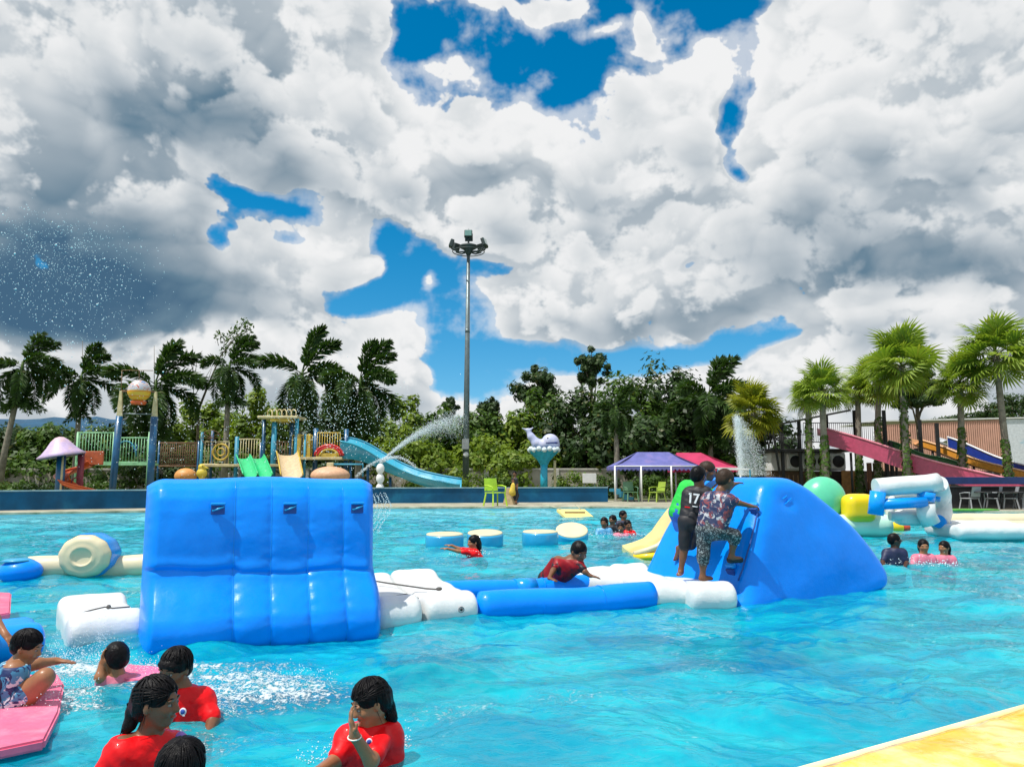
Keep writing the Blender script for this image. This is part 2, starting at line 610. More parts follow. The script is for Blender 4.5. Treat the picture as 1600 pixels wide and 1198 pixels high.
def obj(name, me, parent=None, loc=None, rot=None):
    o = link(bpy.data.objects.new(name, me))
    if parent is not None:
        o.parent = parent
        KIDS.setdefault(parent.name, []).append(o)
    if loc is not None:
        o.location = loc
    if rot is not None:
        o.rotation_euler = rot
    return o


# ---------------------------------------------------------------- materials
MATS = {}


def mat(name, color, rough=0.6, spec=0.5, var=0.12, scale=6.0, bump=0.0, bscale=None, metal=0.0, coat=0.0, trans=0.0, color2=None, c2scale=3.0, c2lo=0.5, c2hi=0.62, sheen=0.0, dirt=0.0, coords='Object', sss=0.0, two=None):
    if name in MATS:
        return MATS[name]
    m = bpy.data.materials.new(name)
    m.use_nodes = True
    t = m.node_tree
    bs = t.nodes['Principled BSDF']
    b = NB(t)
    tc = b.n('ShaderNodeTexCoord').outputs[coords]
    c = (color[0], color[1], color[2], 1)
    n = b.noise(tc, scale, 5, 0.6)
    lo = tuple(max(0, x * (1 - var)) for x in color) + (1,)
    hi = tuple(min(1, x * (1 + var)) for x in color) + (1,)
    base = b.mix(b.smooth(n, 0.3, 0.7), lo, hi)
    if color2 is not None:
        n2 = b.noise(tc, c2scale, 6, 0.62)
        base = b.mix(b.smooth(n2, c2lo, c2hi), base, tuple(color2) + (1,))
    if dirt > 0:
        n3 = b.noise(tc, scale * 0.35, 8, 0.68)
        base = b.mix(b.m('MULTIPLY', b.smooth(n3, 0.45, 0.75), dirt), base, (0.09, 0.08, 0.065, 1))
    t.links.new(base, bs.inputs['Base Color'])
    r = b.smooth(b.noise(tc, scale * 1.7, 3, 0.5), 0.3, 0.7, max(0.02, rough - 0.07), min(1, rough + 0.07))
    t.links.new(r, bs.inputs['Roughness'])
    bs.inputs['Specular IOR Level'].default_value = spec
    bs.inputs['Metallic'].default_value = metal
    bs.inputs['Coat Weight'].default_value = coat
    bs.inputs['Coat Roughness'].default_value = 0.08
    bs.inputs['Sheen Weight'].default_value = sheen
    if sss > 0:
        bs.inputs['Subsurface Weight'].default_value = sss
        bs.inputs['Subsurface Radius'].default_value = (0.02, 0.008, 0.004)
    if trans > 0:      # thin sheet that lets light glow through
        tr = b.n('ShaderNodeBsdfTranslucent')
        t.links.new(base, tr.inputs['Color'])
        mx = b.n('ShaderNodeMixShader')
        mx.inputs[0].default_value = trans
        t.links.new(bs.outputs[0], mx.inputs[1])
        t.links.new(tr.outputs[0], mx.inputs[2])
        t.links.new(mx.outputs[0], t.nodes['Material Output'].inputs['Surface'])
    if bump > 0:
        bn = b.n('ShaderNodeBump')
        bn.inputs['Strength'].default_value = 1.0
        bn.inputs['Distance'].default_value = bump
        t.links.new(b.noise(tc, bscale or scale * 4, 6, 0.6), bn.inputs['Height'])
        t.links.new(bn.outputs[0], bs.inputs['Normal'])
    MATS[name] = m
    return m


# ---------------------------------------------------------------- implicit surfaces (smooth union of tapered limbs), meshed with surface nets
class SDF:
    def __init__(self, cell, k=0.02):
        self.cell, self.k, self.prims = cell, k, []

    def cap(self, a, b, ra, rb=None, k=None, sub=False):
        a, b = np.array(a, float), np.array(b, float)
        rb = ra if rb is None else rb
        self.prims.append(('c', a, b, ra, rb, k or self.k, sub))
        return self

    def ell(self, c, r, rot=None, k=None, sub=False):
        self.prims.append(('e', np.array(c, float), np.array(r, float), np.array(rot.to_3x3() if rot is not None else Matrix.Identity(3)), None, k or self.k, sub))
        return self

    def box(self, c, h, rot=None, rad=0.01, k=None, sub=False):
        self.prims.append(('b', np.array(c, float), np.array(h, float), np.array(rot.to_3x3() if rot is not None else Matrix.Identity(3)), rad, k or self.k, sub))
        return self

    def bounds(self):
        lo, hi = np.full(3, 1e9), np.full(3, -1e9)
        for p in self.prims:
            if p[6]: continue
            if p[0] == 'c':
                for q, r in ((p[1], p[3]), (p[2], p[4])):
                    lo = np.minimum(lo, q - r); hi = np.maximum(hi, q + r)
            else:
                r = np.sqrt(np.sum(p[2] ** 2)) if p[0] == 'b' else p[2].max()
                lo = np.minimum(lo, p[1] - r); hi = np.maximum(hi, p[1] + r)
        return lo - self.cell * 3, hi + self.cell * 3

    def field(self, planes=(), func=None, bounds=None):
        lo, hi = bounds if bounds else self.bounds()
        h = self.cell
        n = np.maximum(3, np.ceil((hi - lo) / h).astype(int) + 1)
        ax = [(lo[i] + h * np.arange(n[i])).astype(np.float32) for i in range(3)]
        D = np.full(n, 0.25, np.float32)
        for typ, c, p2, p3, p4, k, sub in self.prims:
            if typ == 'c':
                pl = np.minimum(c - p3, p2 - p4); ph = np.maximum(c + p3, p2 + p4)
            else:
                r = np.sqrt(np.sum(p2 ** 2)); pl, ph = c - r, c + r
            pad = max(k * 1.6, 3 * h) + 0.02
            i0 = np.clip(((pl - pad - lo) / h).astype(int), 0, n); i1 = np.clip(((ph + pad - lo) / h).astype(int) + 2, 0, n)
            if np.any(i1 <= i0): continue
            X, Y, Z = np.meshgrid(ax[0][i0[0]:i1[0]], ax[1][i0[1]:i1[1]], ax[2][i0[2]:i1[2]], indexing='ij')
            if typ == 'c':
                ba = p2 - c; L2 = max(1e-9, float(ba @ ba))
                t = np.clip(((X - c[0]) * ba[0] + (Y - c[1]) * ba[1] + (Z - c[2]) * ba[2]) / L2, 0, 1)
                d = np.sqrt((X - c[0] - t * ba[0]) ** 2 + (Y - c[1] - t * ba[1]) ** 2 + (Z - c[2] - t * ba[2]) ** 2) - (p3 + (p4 - p3) * t)
            else:
                R = p3.T
                x, y, z = X - c[0], Y - c[1], Z - c[2]
                lx = R[0, 0] * x + R[0, 1] * y + R[0, 2] * z
                ly = R[1, 0] * x + R[1, 1] * y + R[1, 2] * z
                lz = R[2, 0] * x + R[2, 1] * y + R[2, 2] * z
                if typ == 'e':
                    q = np.sqrt((lx / p2[0]) ** 2 + (ly / p2[1]) ** 2 + (lz / p2[2]) ** 2)
                    g = np.sqrt((lx / p2[0] ** 2) ** 2 + (ly / p2[1] ** 2) ** 2 + (lz / p2[2] ** 2) ** 2)
                    d = q * (q - 1) / np.maximum(g, 1e-6)
                else:
                    qx, qy, qz = np.abs(lx) - p2[0] + p4, np.abs(ly) - p2[1] + p4, np.abs(lz) - p2[2] + p4
                    d = np.sqrt(np.maximum(qx, 0) ** 2 + np.maximum(qy, 0) ** 2 + np.maximum(qz, 0) ** 2) + np.minimum(np.maximum(qx, np.maximum(qy, qz)), 0) - p4
            s = (slice(i0[0], i1[0]), slice(i0[1], i1[1]), slice(i0[2], i1[2]))
            A = D[s]
            if sub:
                hh = np.clip(0.5 - 0.5 * (A + d) / k, 0, 1)
                D[s] = A + (-d - A) * hh + k * hh * (1 - hh)
            else:
                hh = np.clip(0.5 + 0.5 * (d - A) / k, 0, 1)
                D[s] = d + (A - d) * hh - k * hh * (1 - hh)
        if len(planes) or func:
            X, Y, Z = np.meshgrid(*ax, indexing='ij')
            for nrm, off in planes:      # keep where nrm . p < off
                D = np.maximum(D, nrm[0] * X + nrm[1] * Y + nrm[2] * Z - off)
            if func:
                D = func(D, X, Y, Z)
        return D, lo

    def mesh(self, planes=(), func=None, bounds=None):
        D, lo = self.field(planes, func, bounds)
        return surface_nets(D, lo, self.cell)


def surface_nets(D, lo, h):
    n = D.shape
    ins = D < 0
    c = np.zeros((n[0] - 1, n[1] - 1, n[2] - 1), np.int8)
    for a in (0, 1):
        for b in (0, 1):
            for d in (0, 1):
                c += ins[a:n[0] - 1 + a, b:n[1] - 1 + b, d:n[2] - 1 + d]
    act = (c > 0) & (c < 8)
    idx = np.argwhere(act)
    vid = np.full(act.shape, -1, np.int64)
    vid[act] = np.arange(len(idx))
    acc = np.zeros((len(idx), 3)); cnt = np.zeros(len(idx))
    I, J, K = idx.T
    cor = [(a, b, d) for a in (0, 1) for b in (0, 1) for d in (0, 1)]
    vals = {q: D[I + q[0], J + q[1], K + q[2]].astype(float) for q in cor}
    for q in cor:
        for ax in range(3):
            if q[ax] == 0:
                r = list(q); r[ax] = 1; r = tuple(r)
                v0, v1 = vals[q], vals[r]
                m = (v0 < 0) != (v1 < 0)
                t = np.where(m, v0 / np.where(m, v0 - v1, 1), 0)
                p = np.zeros((len(idx), 3)); p += np.array(q); p[:, ax] = t
                acc += p * m[:, None]; cnt += m
    V = (idx + acc / np.maximum(cnt, 1)[:, None]) * h + lo
    F = []
    for ax in range(3):
        s0 = [slice(None)] * 3; s1 = [slice(None)] * 3
        s0[ax] = slice(0, n[ax] - 1); s1[ax] = slice(1, n[ax])
        a, b = ins[tuple(s0)], ins[tuple(s1)]
        e = np.argwhere(a != b)
        if not len(e): continue
        o1, o2 = (ax + 1) % 3, (ax + 2) % 3
        ok = (e[:, o1] > 0) & (e[:, o2] > 0) & (e[:, o1] < n[o1] - 1) & (e[:, o2] < n[o2] - 1)
        e = e[ok]
        def cell(d1, d2):
            q = e.copy(); q[:, o1] -= d1; q[:, o2] -= d2
            return vid[q[:, 0], q[:, 1], q[:, 2]]
        q = np.stack([cell(0, 0), cell(1, 0), cell(1, 1), cell(0, 1)], 1)
        inside_first = a[e[:, 0], e[:, 1], e[:, 2]]
        q[~inside_first] = q[~inside_first][:, ::-1]
        F.append(q)
    F = np.concatenate(F) if F else np.zeros((0, 4), int)
    F = F[(F >= 0).all(1)]
    # light smoothing pass keeps limbs clean
    return V, F


def relax(V, F, it=1, lam=0.5):
    for _ in range(it):
        S = np.zeros_like(V); C = np.zeros(len(V))
        for i in range(4):
            a, b = F[:, i], F[:, (i + 1) % 4]
            for ax in range(3):
                S[:, ax] += np.bincount(a, V[b, ax], len(V)) + np.bincount(b, V[a, ax], len(V))
            C += np.bincount(a, minlength=len(V)) + np.bincount(b, minlength=len(V))
        V = V + lam * (S / np.maximum(C, 1)[:, None] - V)
    return V


def sdf_obj(name, sdf, mats, parent=None, origin=None, planes=(), func=None, it=1, pick=None, bounds=None):
    V, F = sdf.mesh(planes, func, bounds)
    if it:
        V = relax(V, F, it)
    mi = None
    if pick is not None:
        mi = pick(V[F].mean(1))
    if origin is not None:
        V = V - np.array(origin)
    me = mesh_np(name, V, F, mats if isinstance(mats, (list, tuple)) else [mats], True, mi)
    return obj(name, me, parent)


# ---------------------------------------------------------------- setting
DECK = 0.15
EDGE = [Vector((-34, 24.6, 0)), onz(0, 808), onz(580, 798), onz(960, 797), onz(1250, 801), onz(1600, 805), Vector((32, 24.5, 0))]


def edge_y(x):
    for a, b in zip(EDGE[:-1], EDGE[1:]):
        if a.x <= x <= b.x:
            return a.y + (b.y - a.y) * (x - a.x) / (b.x - a.x)
    return EDGE[0].y if x < EDGE[0].x else EDGE[-1].y


M_deck = mat('worn_concrete', (0.36, 0.34, 0.26), rough=0.85, var=0.25, scale=1.2, bump=0.004, bscale=40, color2=(0.22, 0.23, 0.14), c2scale=0.8, c2lo=0.45, c2hi=0.7, dirt=0.35)
M_ground = mat('dry_ground', (0.16, 0.15, 0.09), rough=0.95, var=0.35, scale=0.5, bump=0.02, bscale=6, color2=(0.08, 0.13, 0.035), c2scale=0.25, c2lo=0.4, c2hi=0.6)
M_pool = mat('pool_paint', (0.10, 0.74, 0.84), rough=0.6, var=0.06, scale=0.8)
M_poolw = mat('pool_edge_paint', (0.32, 0.70, 0.80), rough=0.6, var=0.10, scale=1.5, dirt=0.15)


def water_material():
    m = bpy.data.materials.new('pool_water')
    m.use_nodes = True
    t = m.node_tree
    bs = t.nodes['Principled BSDF']
    out = t.nodes['Material Output']
    b = NB(t)
    geo = b.n('ShaderNodeNewGeometry')
    pos = geo.outputs['Position']
    at_ = b.n('ShaderNodeAttribute', attribute_name='foam')
    foam = at_.outputs['Fac']
    at2 = b.n('ShaderNodeAttribute', attribute_name='shallow')
    shallow = at2.outputs['Fac']
    n = b.noise(b.v('MULTIPLY', pos, (0.55, 1.0, 1.0)), 1.3, 6, 0.66, dist=0.9)
    col = b.mix(b.smooth(n, 0.36, 0.66), (0.0, 0.25, 0.40, 1), (0.004, 0.50, 0.58, 1))
    col = b.mix(b.m('MULTIPLY', shallow, 0.75), col, (0.22, 0.70, 0.80, 1))
    bub = b.noise(pos, 16.0, 6, 0.72, dist=0.8)
    vor = b.voro(pos, 34.0, 2, 0.6)
    lace = b.m('SUBTRACT', b.m('ADD', bub, b.m('MULTIPLY', vor, 0.35)), 0.13)
    fm = b.m('MULTIPLY', b.smooth(b.m('SUBTRACT', b.m('ADD', b.m('MULTIPLY', foam, 0.55), b.m('MULTIPLY', lace, 1.3)), 1.02), 0.0, 0.30), 0.85)
    fm = b.m('MULTIPLY', fm, b.smooth(foam, 0.02, 0.2))
    col = b.mix(fm, col, (0.80, 0.86, 0.88, 1))
    t.links.new(col, bs.inputs['Base Color'])
    bs.inputs['IOR'].default_value = 1.33
    bs.inputs['Specular IOR Level'].default_value = 0.5
    rg = b.m('ADD', 0.035, b.m('MULTIPLY', fm, 0.5))
    t.links.new(rg, bs.inputs['Roughness'])
    bn = b.n('ShaderNodeBump')
    bn.inputs['Strength'].default_value = 1.0
    bn.inputs['Distance'].default_value = 0.016
    h = b.noise(b.v('MULTIPLY', pos, (0.65, 1.15, 1.0)), 9.0, 5, 0.55, dist=0.7)
    h = b.m('ADD', h, b.m('MULTIPLY', fm, b.m('MULTIPLY', bub, 1.4)))
    t.links.new(h, bn.inputs['Height'])
    t.links.new(bn.outputs[0], bs.inputs['Normal'])
    tr = b.n('ShaderNodeBsdfTransparent')
    tr.inputs[0].default_value = (0.42, 0.92, 0.97, 1)
    # the clear share of the water lets the sun through to what is under it
    gl = b.n('ShaderNodeBsdfGlossy')
    gl.inputs['Roughness'].default_value = 0.035
    t.links.new(bn.outputs[0], gl.inputs['Normal'])
    fr = b.n('ShaderNodeFresnel')
    fr.inputs[0].default_value = 1.33
    t.links.new(bn.outputs[0], fr.inputs['Normal'])
    m1 = b.n('ShaderNodeMixShader')
    t.links.new(fr.outputs[0], m1.inputs[0]); t.links.new(tr.outputs[0], m1.inputs[1]); t.links.new(gl.outputs[0], m1.inputs[2])
    m2 = b.n('ShaderNodeMixShader')
    clear = b.m('MULTIPLY', 0.42, b.m('SUBTRACT', 1.0, fm))
    t.links.new(clear, m2.inputs[0]); t.links.new(bs.outputs[0], m2.inputs[1]); t.links.new(m1.outputs[0], m2.inputs[2])
    t.links.new(m2.outputs[0], out.inputs['Surface'])
    return m


# (px, py on the water, radius across, radius along, strength)
FOAM = [(390, 1085, 0.40, 0.26, 0.62), (330, 1058, 0.42, 0.16, 0.55), (440, 1062, 0.45, 0.18, 0.42), (130, 1040, 0.30, 0.14, 0.95), (205, 1050, 0.30, 0.12, 0.7), (260, 1040, 0.3, 0.1, 0.6),
        (60, 1110, 0.35, 0.10, 0.9), (110, 1092, 0.16, 0.14, 0.75), (330, 1125, 0.16, 0.14, 0.6), (500, 1080, 0.3, 0.15, 0.35), (690, 880, 0.3, 0.1, 0.3),
        (560, 1195, 0.2, 0.08, 0.35), (630, 1165, 0.12, 0.1, 0.4), (90, 1030, 0.25, 0.1, 0.6), (170, 1075, 0.4, 0.12, 0.4), (930, 1085, 0.6, 0.2, 0.16), (1120, 1050, 0.5, 0.2, 0.12), (700, 1110, 0.5, 0.3, 0.16),
        (300, 1170, 0.3, 0.2, 0.3), (350, 1040, 0.6, 0.10, 0.4), (560, 985, 0.5, 0.08, 0.25), (1390, 935, 0.4, 0.2, 0.15)]


def wave_field(X, Y):
    r = np.random.default_rng(11)
    Z = np.zeros(X.shape, np.float32)
    wx = X + 0.25 * np.sin(Y * 0.9 + 1.3) + 0.12 * np.sin(Y * 2.3 + X * 0.7)
    wy = Y + 0.25 * np.sin(X * 0.8 + 0.4) + 0.12 * np.sin(X * 2.1 - Y * 0.5)
    for i in range(64):
        L = 0.13 * (2.3 / 0.13) ** (r.random() ** 1.2)
        th = r.normal(0.25, 1.0) + pi / 2
        k = 2 * pi / L
        amp = 0.0046 * L ** 0.95 * (0.6 + 0.8 * r.random())
        ph = k * (wx * cos(th) + wy * sin(th)) + r.random() * 2 * pi
        s = np.sin(ph)
        Z += amp * (s + 0.28 * np.cos(2 * ph)).astype(np.float32)
    K = 1.45
    patch = perlin2(X * 0.6 + 50, Y * 0.9 + 50, 5, 997) * 0.5 + 0.75
    return Z * patch * K


def build_water():
    rows = list(np.arange(-8, 1.6, 1.2)) + [1.7]
    y = 1.8
    while y < 35:
        rows.append(y)
        y += min(0.075, max(0.013, y * y * 0.00085))
    rows += [37, 42]
    rows = np.array(rows)
    nc = 600
    u = np.linspace(-1, 1, nc)
    X = np.zeros((len(rows), nc + 16)); Y = np.zeros_like(X)
    for i, yy in enumerate(rows):
        hw = 0.80 * max(yy, 1.8) + 1.0
        inner = u * hw
        left = np.linspace(-45, -hw, 9)[:-1]
        right = -left[::-1]
        X[i] = np.concatenate([left, inner, right]); Y[i] = yy
    Z = wave_field(X, Y)
    fade = np.where((Y < 1.7) | (Y > 35), 0.0, 1.0)
    Z = Z * fade
    foam = np.zeros(X.shape, np.float32)
    for px, py, rx, ry, s in FOAM:
        c = onz(px, py)
        foam += s * np.exp(-(((X - c.x) / rx) ** 2 + ((Y - c.y) / ry) ** 2))
    foam = np.clip(foam * 0.78, 0, 1)
    fr = perlin2(X * 9 + 300, Y * 9 + 300, 77, 9973) + 0.6 * perlin2(X * 21 + 300, Y * 21 + 300, 78, 9973)
    Z = Z + foam * (0.018 + 0.026 * np.clip(fr, -1, 1.3))
    ey = np.vectorize(edge_y)(X)
    shallow = sstep(Y - ey, -9.0, -1.5) * (1 - 0.25 * np.clip(perlin2(X * 0.5 + 90, Y * 0.5 + 90, 8, 997), -1, 1))
    V = np.stack([X, Y, Z], -1).reshape(-1, 3)
    n, mcol = X.shape
    idx = np.arange(n * mcol).reshape(n, mcol)
    F = np.stack([idx[:-1, :-1], idx[:-1, 1:], idx[1:, 1:], idx[1:, :-1]], -1).reshape(-1, 4)
    # cut away where the deck and ground lie
    ym = Y.reshape(-1)[F].mean(1); em = ey.reshape(-1)[F].max(1)
    xm = X.reshape(-1)[F].mean(1)
    F = F[(ym < em + 0.3) & (xm > -35) & (xm < 33)]
    me = mesh_np('water', V, F, [water_material()], True)
    for nm, arr in (('foam', foam), ('shallow', shallow)):
        a = me.attributes.new(nm, 'FLOAT', 'POINT')
        a.data.foreach_set('value', arr.astype(np.float32).ravel())
    tag(obj('water', me), kind='structure')
    return V, foam


WATER_V, WATER_FOAM = build_water()


def build_pool_and_ground():
    mb = MB()
    x0, x1, y0 = -34, 32, -8
    pts = [Vector((x0, y0, 0))] + EDGE + [Vector((x1, y0, 0))]
    n = len(pts)
    # floor rises towards the far edge
    P = []
    for f, z in ((0.0, -0.78), (0.55, -0.72), (0.75, -0.60), (1.0, -0.25)):
        P.append([(p.x, y0 + (p.y - y0) * f, z) for p in EDGE])
    mb.grid(np.array(P), smooth=True)
    tag(mb.build('pool_floor', M_pool), kind='structure')
    # coping: rim with a painted inner face, then deck and ground as sheets
    mb = MB()
    for a, b_ in zip(EDGE[:-1], EDGE[1:]):
        mb.add([(a.x, a.y, -1.2), (b_.x, b_.y, -1.2), (b_.x, b_.y, 0.085), (a.x, a.y, 0.085)], [(0, 1, 2, 3)])
    for a, b_ in ((Vector((x0, y0, 0)), EDGE[0]), (EDGE[-1], Vector((x1, y0, 0))), (Vector((x1, y0, 0)), Vector((x0, y0, 0)))):
        mb.add([(a.x, a.y, -1.3), (b_.x, b_.y, -1.3), (b_.x, b_.y, 0.145), (a.x, a.y, 0.145)], [(0, 1, 2, 3)])
    tag(mb.build('pool_wall', M_poolw), kind='structure')
    mb = MB()
    for a, b_ in zip(EDGE[:-1], EDGE[1:]):
        d = (b_ - a).normalized(); nrm = Vector((-d.y, d.x, 0))
        q = [(a.x, a.y), (b_.x, b_.y), (b_.x + nrm.x * .5, b_.y + nrm.y * .5), (a.x + nrm.x * .5, a.y + nrm.y * .5)]
        mb.prism([(a.x, a.y - 0.03), (b_.x, b_.y - 0.03), (b_.x, b_.y + .45), (a.x, a.y + .45)], 0.087, 0.162)
    tag(mb.build('pool_kerb', mat('kerb_concrete', (0.42, 0.40, 0.30), rough=0.85, var=0.3, scale=2.0, dirt=0.5, bump=0.004, bscale=30, color2=(0.14, 0.17, 0.09), c2scale=1.3, c2lo=0.5, c2hi=0.7)), kind='structure')
    mb = MB()
    V = [(p.x, p.y + 0.2, 0.150) for p in EDGE] + [(p.x, p.y + 9.0, 0.150) for p in EDGE]
    k = len(EDGE)
    mb.add(V, [(i, i + 1, k + i + 1, k + i) for i in range(k - 1)])
    tag(mb.build('pool_deck', M_deck), kind='structure')
    mb = MB()
    V = [(p.x, p.y + 0.4, 0.144) for p in EDGE] + [(p.x * 90, 3000, 0.144) for p in EDGE]
    mb.add(V, [(i, i + 1, k + i + 1, k + i) for i in range(k - 1)])
    G = 3000
    mb.add([(-G, EDGE[0].y + .4, .144), (x0, EDGE[0].y + .4, .144), (x0 * 90, G, .144), (-G - 100, G, .144)], [(0, 1, 2, 3)])
    mb.add([(x1, EDGE[-1].y + .4, .144), (G, EDGE[-1].y + .4, .144), (G + 100, G, .144), (x1 * 90, G, .144)], [(0, 1, 2, 3)])
    mb.add([(-G, -G, .144), (x0, -G, .144), (x0, EDGE[0].y + .4, .144), (-G, EDGE[0].y + .4, .144)], [(0, 1, 2, 3)])
    mb.add([(x1, -G, .144), (G, -G, .144), (G, EDGE[-1].y + .4, .144), (x1, EDGE[-1].y + .4, .144)], [(0, 1, 2, 3)])
    mb.add([(x0, -G, .144), (x1, -G, .144), (x1, y0, .144), (x0, y0, .144)], [(0, 1, 2, 3)])
    tag(mb.build('ground', M_ground), kind='structure')


build_pool_and_ground()


# low blue retaining wall beyond the deck
def wall_run(name, pts, h, th, m, label, cat='wall', cap=None, capm=None, z0=DECK, parts=None):
    o = thing(name, label, cat, (pts[0].x, pts[0].y, z0))
    for a, b_ in zip(pts[:-1], pts[1:]):
        d = (b_ - a).normalized(); nn = Vector((-d.y, d.x, 0)) * th
        mb = MB()
        mb.prism([(a.x, a.y), (b_.x, b_.y), (b_.x + nn.x, b_.y + nn.y), (a.x + nn.x, a.y + nn.y)], z0, z0 + h)
        mb.build('wall_panel', m, o, o.location)
        if cap:
            mb = MB()
            e = nn.normalized() * 0.04
            mb.prism([(a.x - e.x, a.y - e.y), (b_.x - e.x, b_.y - e.y), (b_.x + nn.x + e.x, b_.y + nn.y + e.y), (a.x + nn.x + e.x, a.y + nn.y + e.y)], z0 + h + 0.002, z0 + h + cap)
            mb.build('coping', capm, o, o.location)
    return o


M_bluewall = mat('blue_wall_paint', (0.002, 0.085, 0.20), rough=0.6, spec=.25, var=0.25, scale=0.9, color2=(0.01, 0.16, 0.30), c2scale=0.6, c2lo=0.5, c2hi=0.75, dirt=0.12)
M_bluecap = mat('pale_blue_coping', (0.25, 0.42, 0.50), rough=0.7, var=0.2, scale=2)
wp = [onz(-120, 799.5, DECK), onz(110, 795.5, DECK), onz(330, 792, DECK), onz(600, 786, DECK), onz(780, 785, DECK), onz(950, 784, DECK)]
wall_run('low_wall', wp, 0.70, 0.18, M_bluewall, 'low dark blue painted wall running behind the far side of the pool', cap=0.05, capm=M_bluecap)

# boundary wall
M_bwall = mat('grey_render', (0.40, 0.37, 0.31), rough=0.9, var=0.2, scale=0.7, dirt=0.5, bump=0.006, bscale=10)
M_bcap = mat('wall_coping', (0.52, 0.50, 0.45), rough=0.8, var=0.15, scale=2, dirt=0.2)
bw = [at(px, 745, 52) for px in (-160, 60, 200, 335, 480, 640, 760, 870, 990, 1110, 1200)]
for p in bw: p.z = 0
o = wall_run('boundary_wall', bw, 1.72, 0.2, M_bwall, 'long pale rendered boundary wall with a light coping below the hedge and trees', cap=0.12, capm=M_bcap)
for i, p in enumerate(bw[1:-1]):
    MB().box((p.x, p.y - 0.06, 0.15 + 0.9), (0.3, 0.16, 1.8), bev=0.02).build('pier', M_bcap, o, o.location)


# ---------------------------------------------------------------- inflatable course
def vinyl(name, color, rough=0.22, coat=0.35, bump=0.004, dirt=0.0, var=0.06, bscale=5.0, spec=0.5, color2=None):
    return mat(name, color, rough=rough, spec=spec, var=var, scale=2.2, bump=bump, bscale=bscale, coat=coat, dirt=dirt, color2=color2)


M_blue = vinyl('blue_vinyl', (0.0, 0.245, 0.90), rough=0.36, coat=0.16, spec=.16, bump=0.010, bscale=3.2)
M_blue2 = vinyl('light_blue_vinyl', (0.0, 0.28, 0.80), rough=0.3, coat=.15, spec=.35)
M_cyan = vinyl('cyan_vinyl', (0.02, 0.33, 0.60), rough=0.35)
M_white = vinyl('white_vinyl', (0.66, 0.68, 0.68), rough=0.4, coat=0.12, bump=0.012, bscale=6, dirt=0.05, spec=0.35)
M_cream = vinyl('cream_vinyl', (0.68, 0.58, 0.38), rough=0.5, coat=0.1, dirt=0.06)
M_yellow = vinyl('yellow_vinyl', (0.86, 0.58, 0.0), rough=0.35)
M_paley = vinyl('pale_yellow_vinyl', (0.78, 0.60, 0.20), rough=0.4)
M_green = vinyl('mint_vinyl', (0.10, 0.55, 0.32), rough=0.35)
M_red = vinyl('red_vinyl', (0.6, 0.06, 0.02), rough=0.35)
M_rope = mat('grey_rope', (0.10, 0.095, 0.085), rough=0.9, var=0.3, scale=60)
M_dark = mat('black_rubber', (0.015, 0.015, 0.018), rough=0.6)
M_strap = vinyl('dark_blue_webbing', (0.01, 0.06, 0.28), rough=0.6, coat=0.0)


def frame_from(a, b_):
    """local frame: x along a->b, y away from the viewer, z up, origin a"""
    d = Vector((b_.x - a.x, b_.y - a.y, 0))
    L = d.length
    return thing_angle(d), L


def thing_angle(d):
    return atan2(d.y, d.x)


# --- tall blue climbing wall
A = onz(213, 1009, 0.0)
B = onz(588, 980, 0.0)
d_ab = Vector((B.x - A.x, B.y - A.y, 0)); L_ab = d_ab.length
ang = atan2(d_ab.y, d_ab.x)
wall = thing('climbing_wall', 'tall glossy blue inflatable climbing wall with three handles, left of the white connecting pads', 'inflatable wall', (A.x, A.y, 0), ang)


def wall_half(z):
    """half thickness of the wall at height z (front profile)"""
    pts = [(-0.14, 0.40), (-0.08, 0.52), (0.02, 0.585), (0.12, 0.60), (0.22, 0.575), (0.34, 0.49), (0.46, 0.385), (0.54, 0.335), (0.60, 0.315), (0.68, 0.322), (0.9, 0.315), (1.1, 0.29), (1.22, 0.255), (1.30, 0.21), (1.355, 0.14), (1.385, 0.06), (1.392, 0.0)]
    return np.interp(z, [p[0] for p in pts], [p[1] for p in pts])


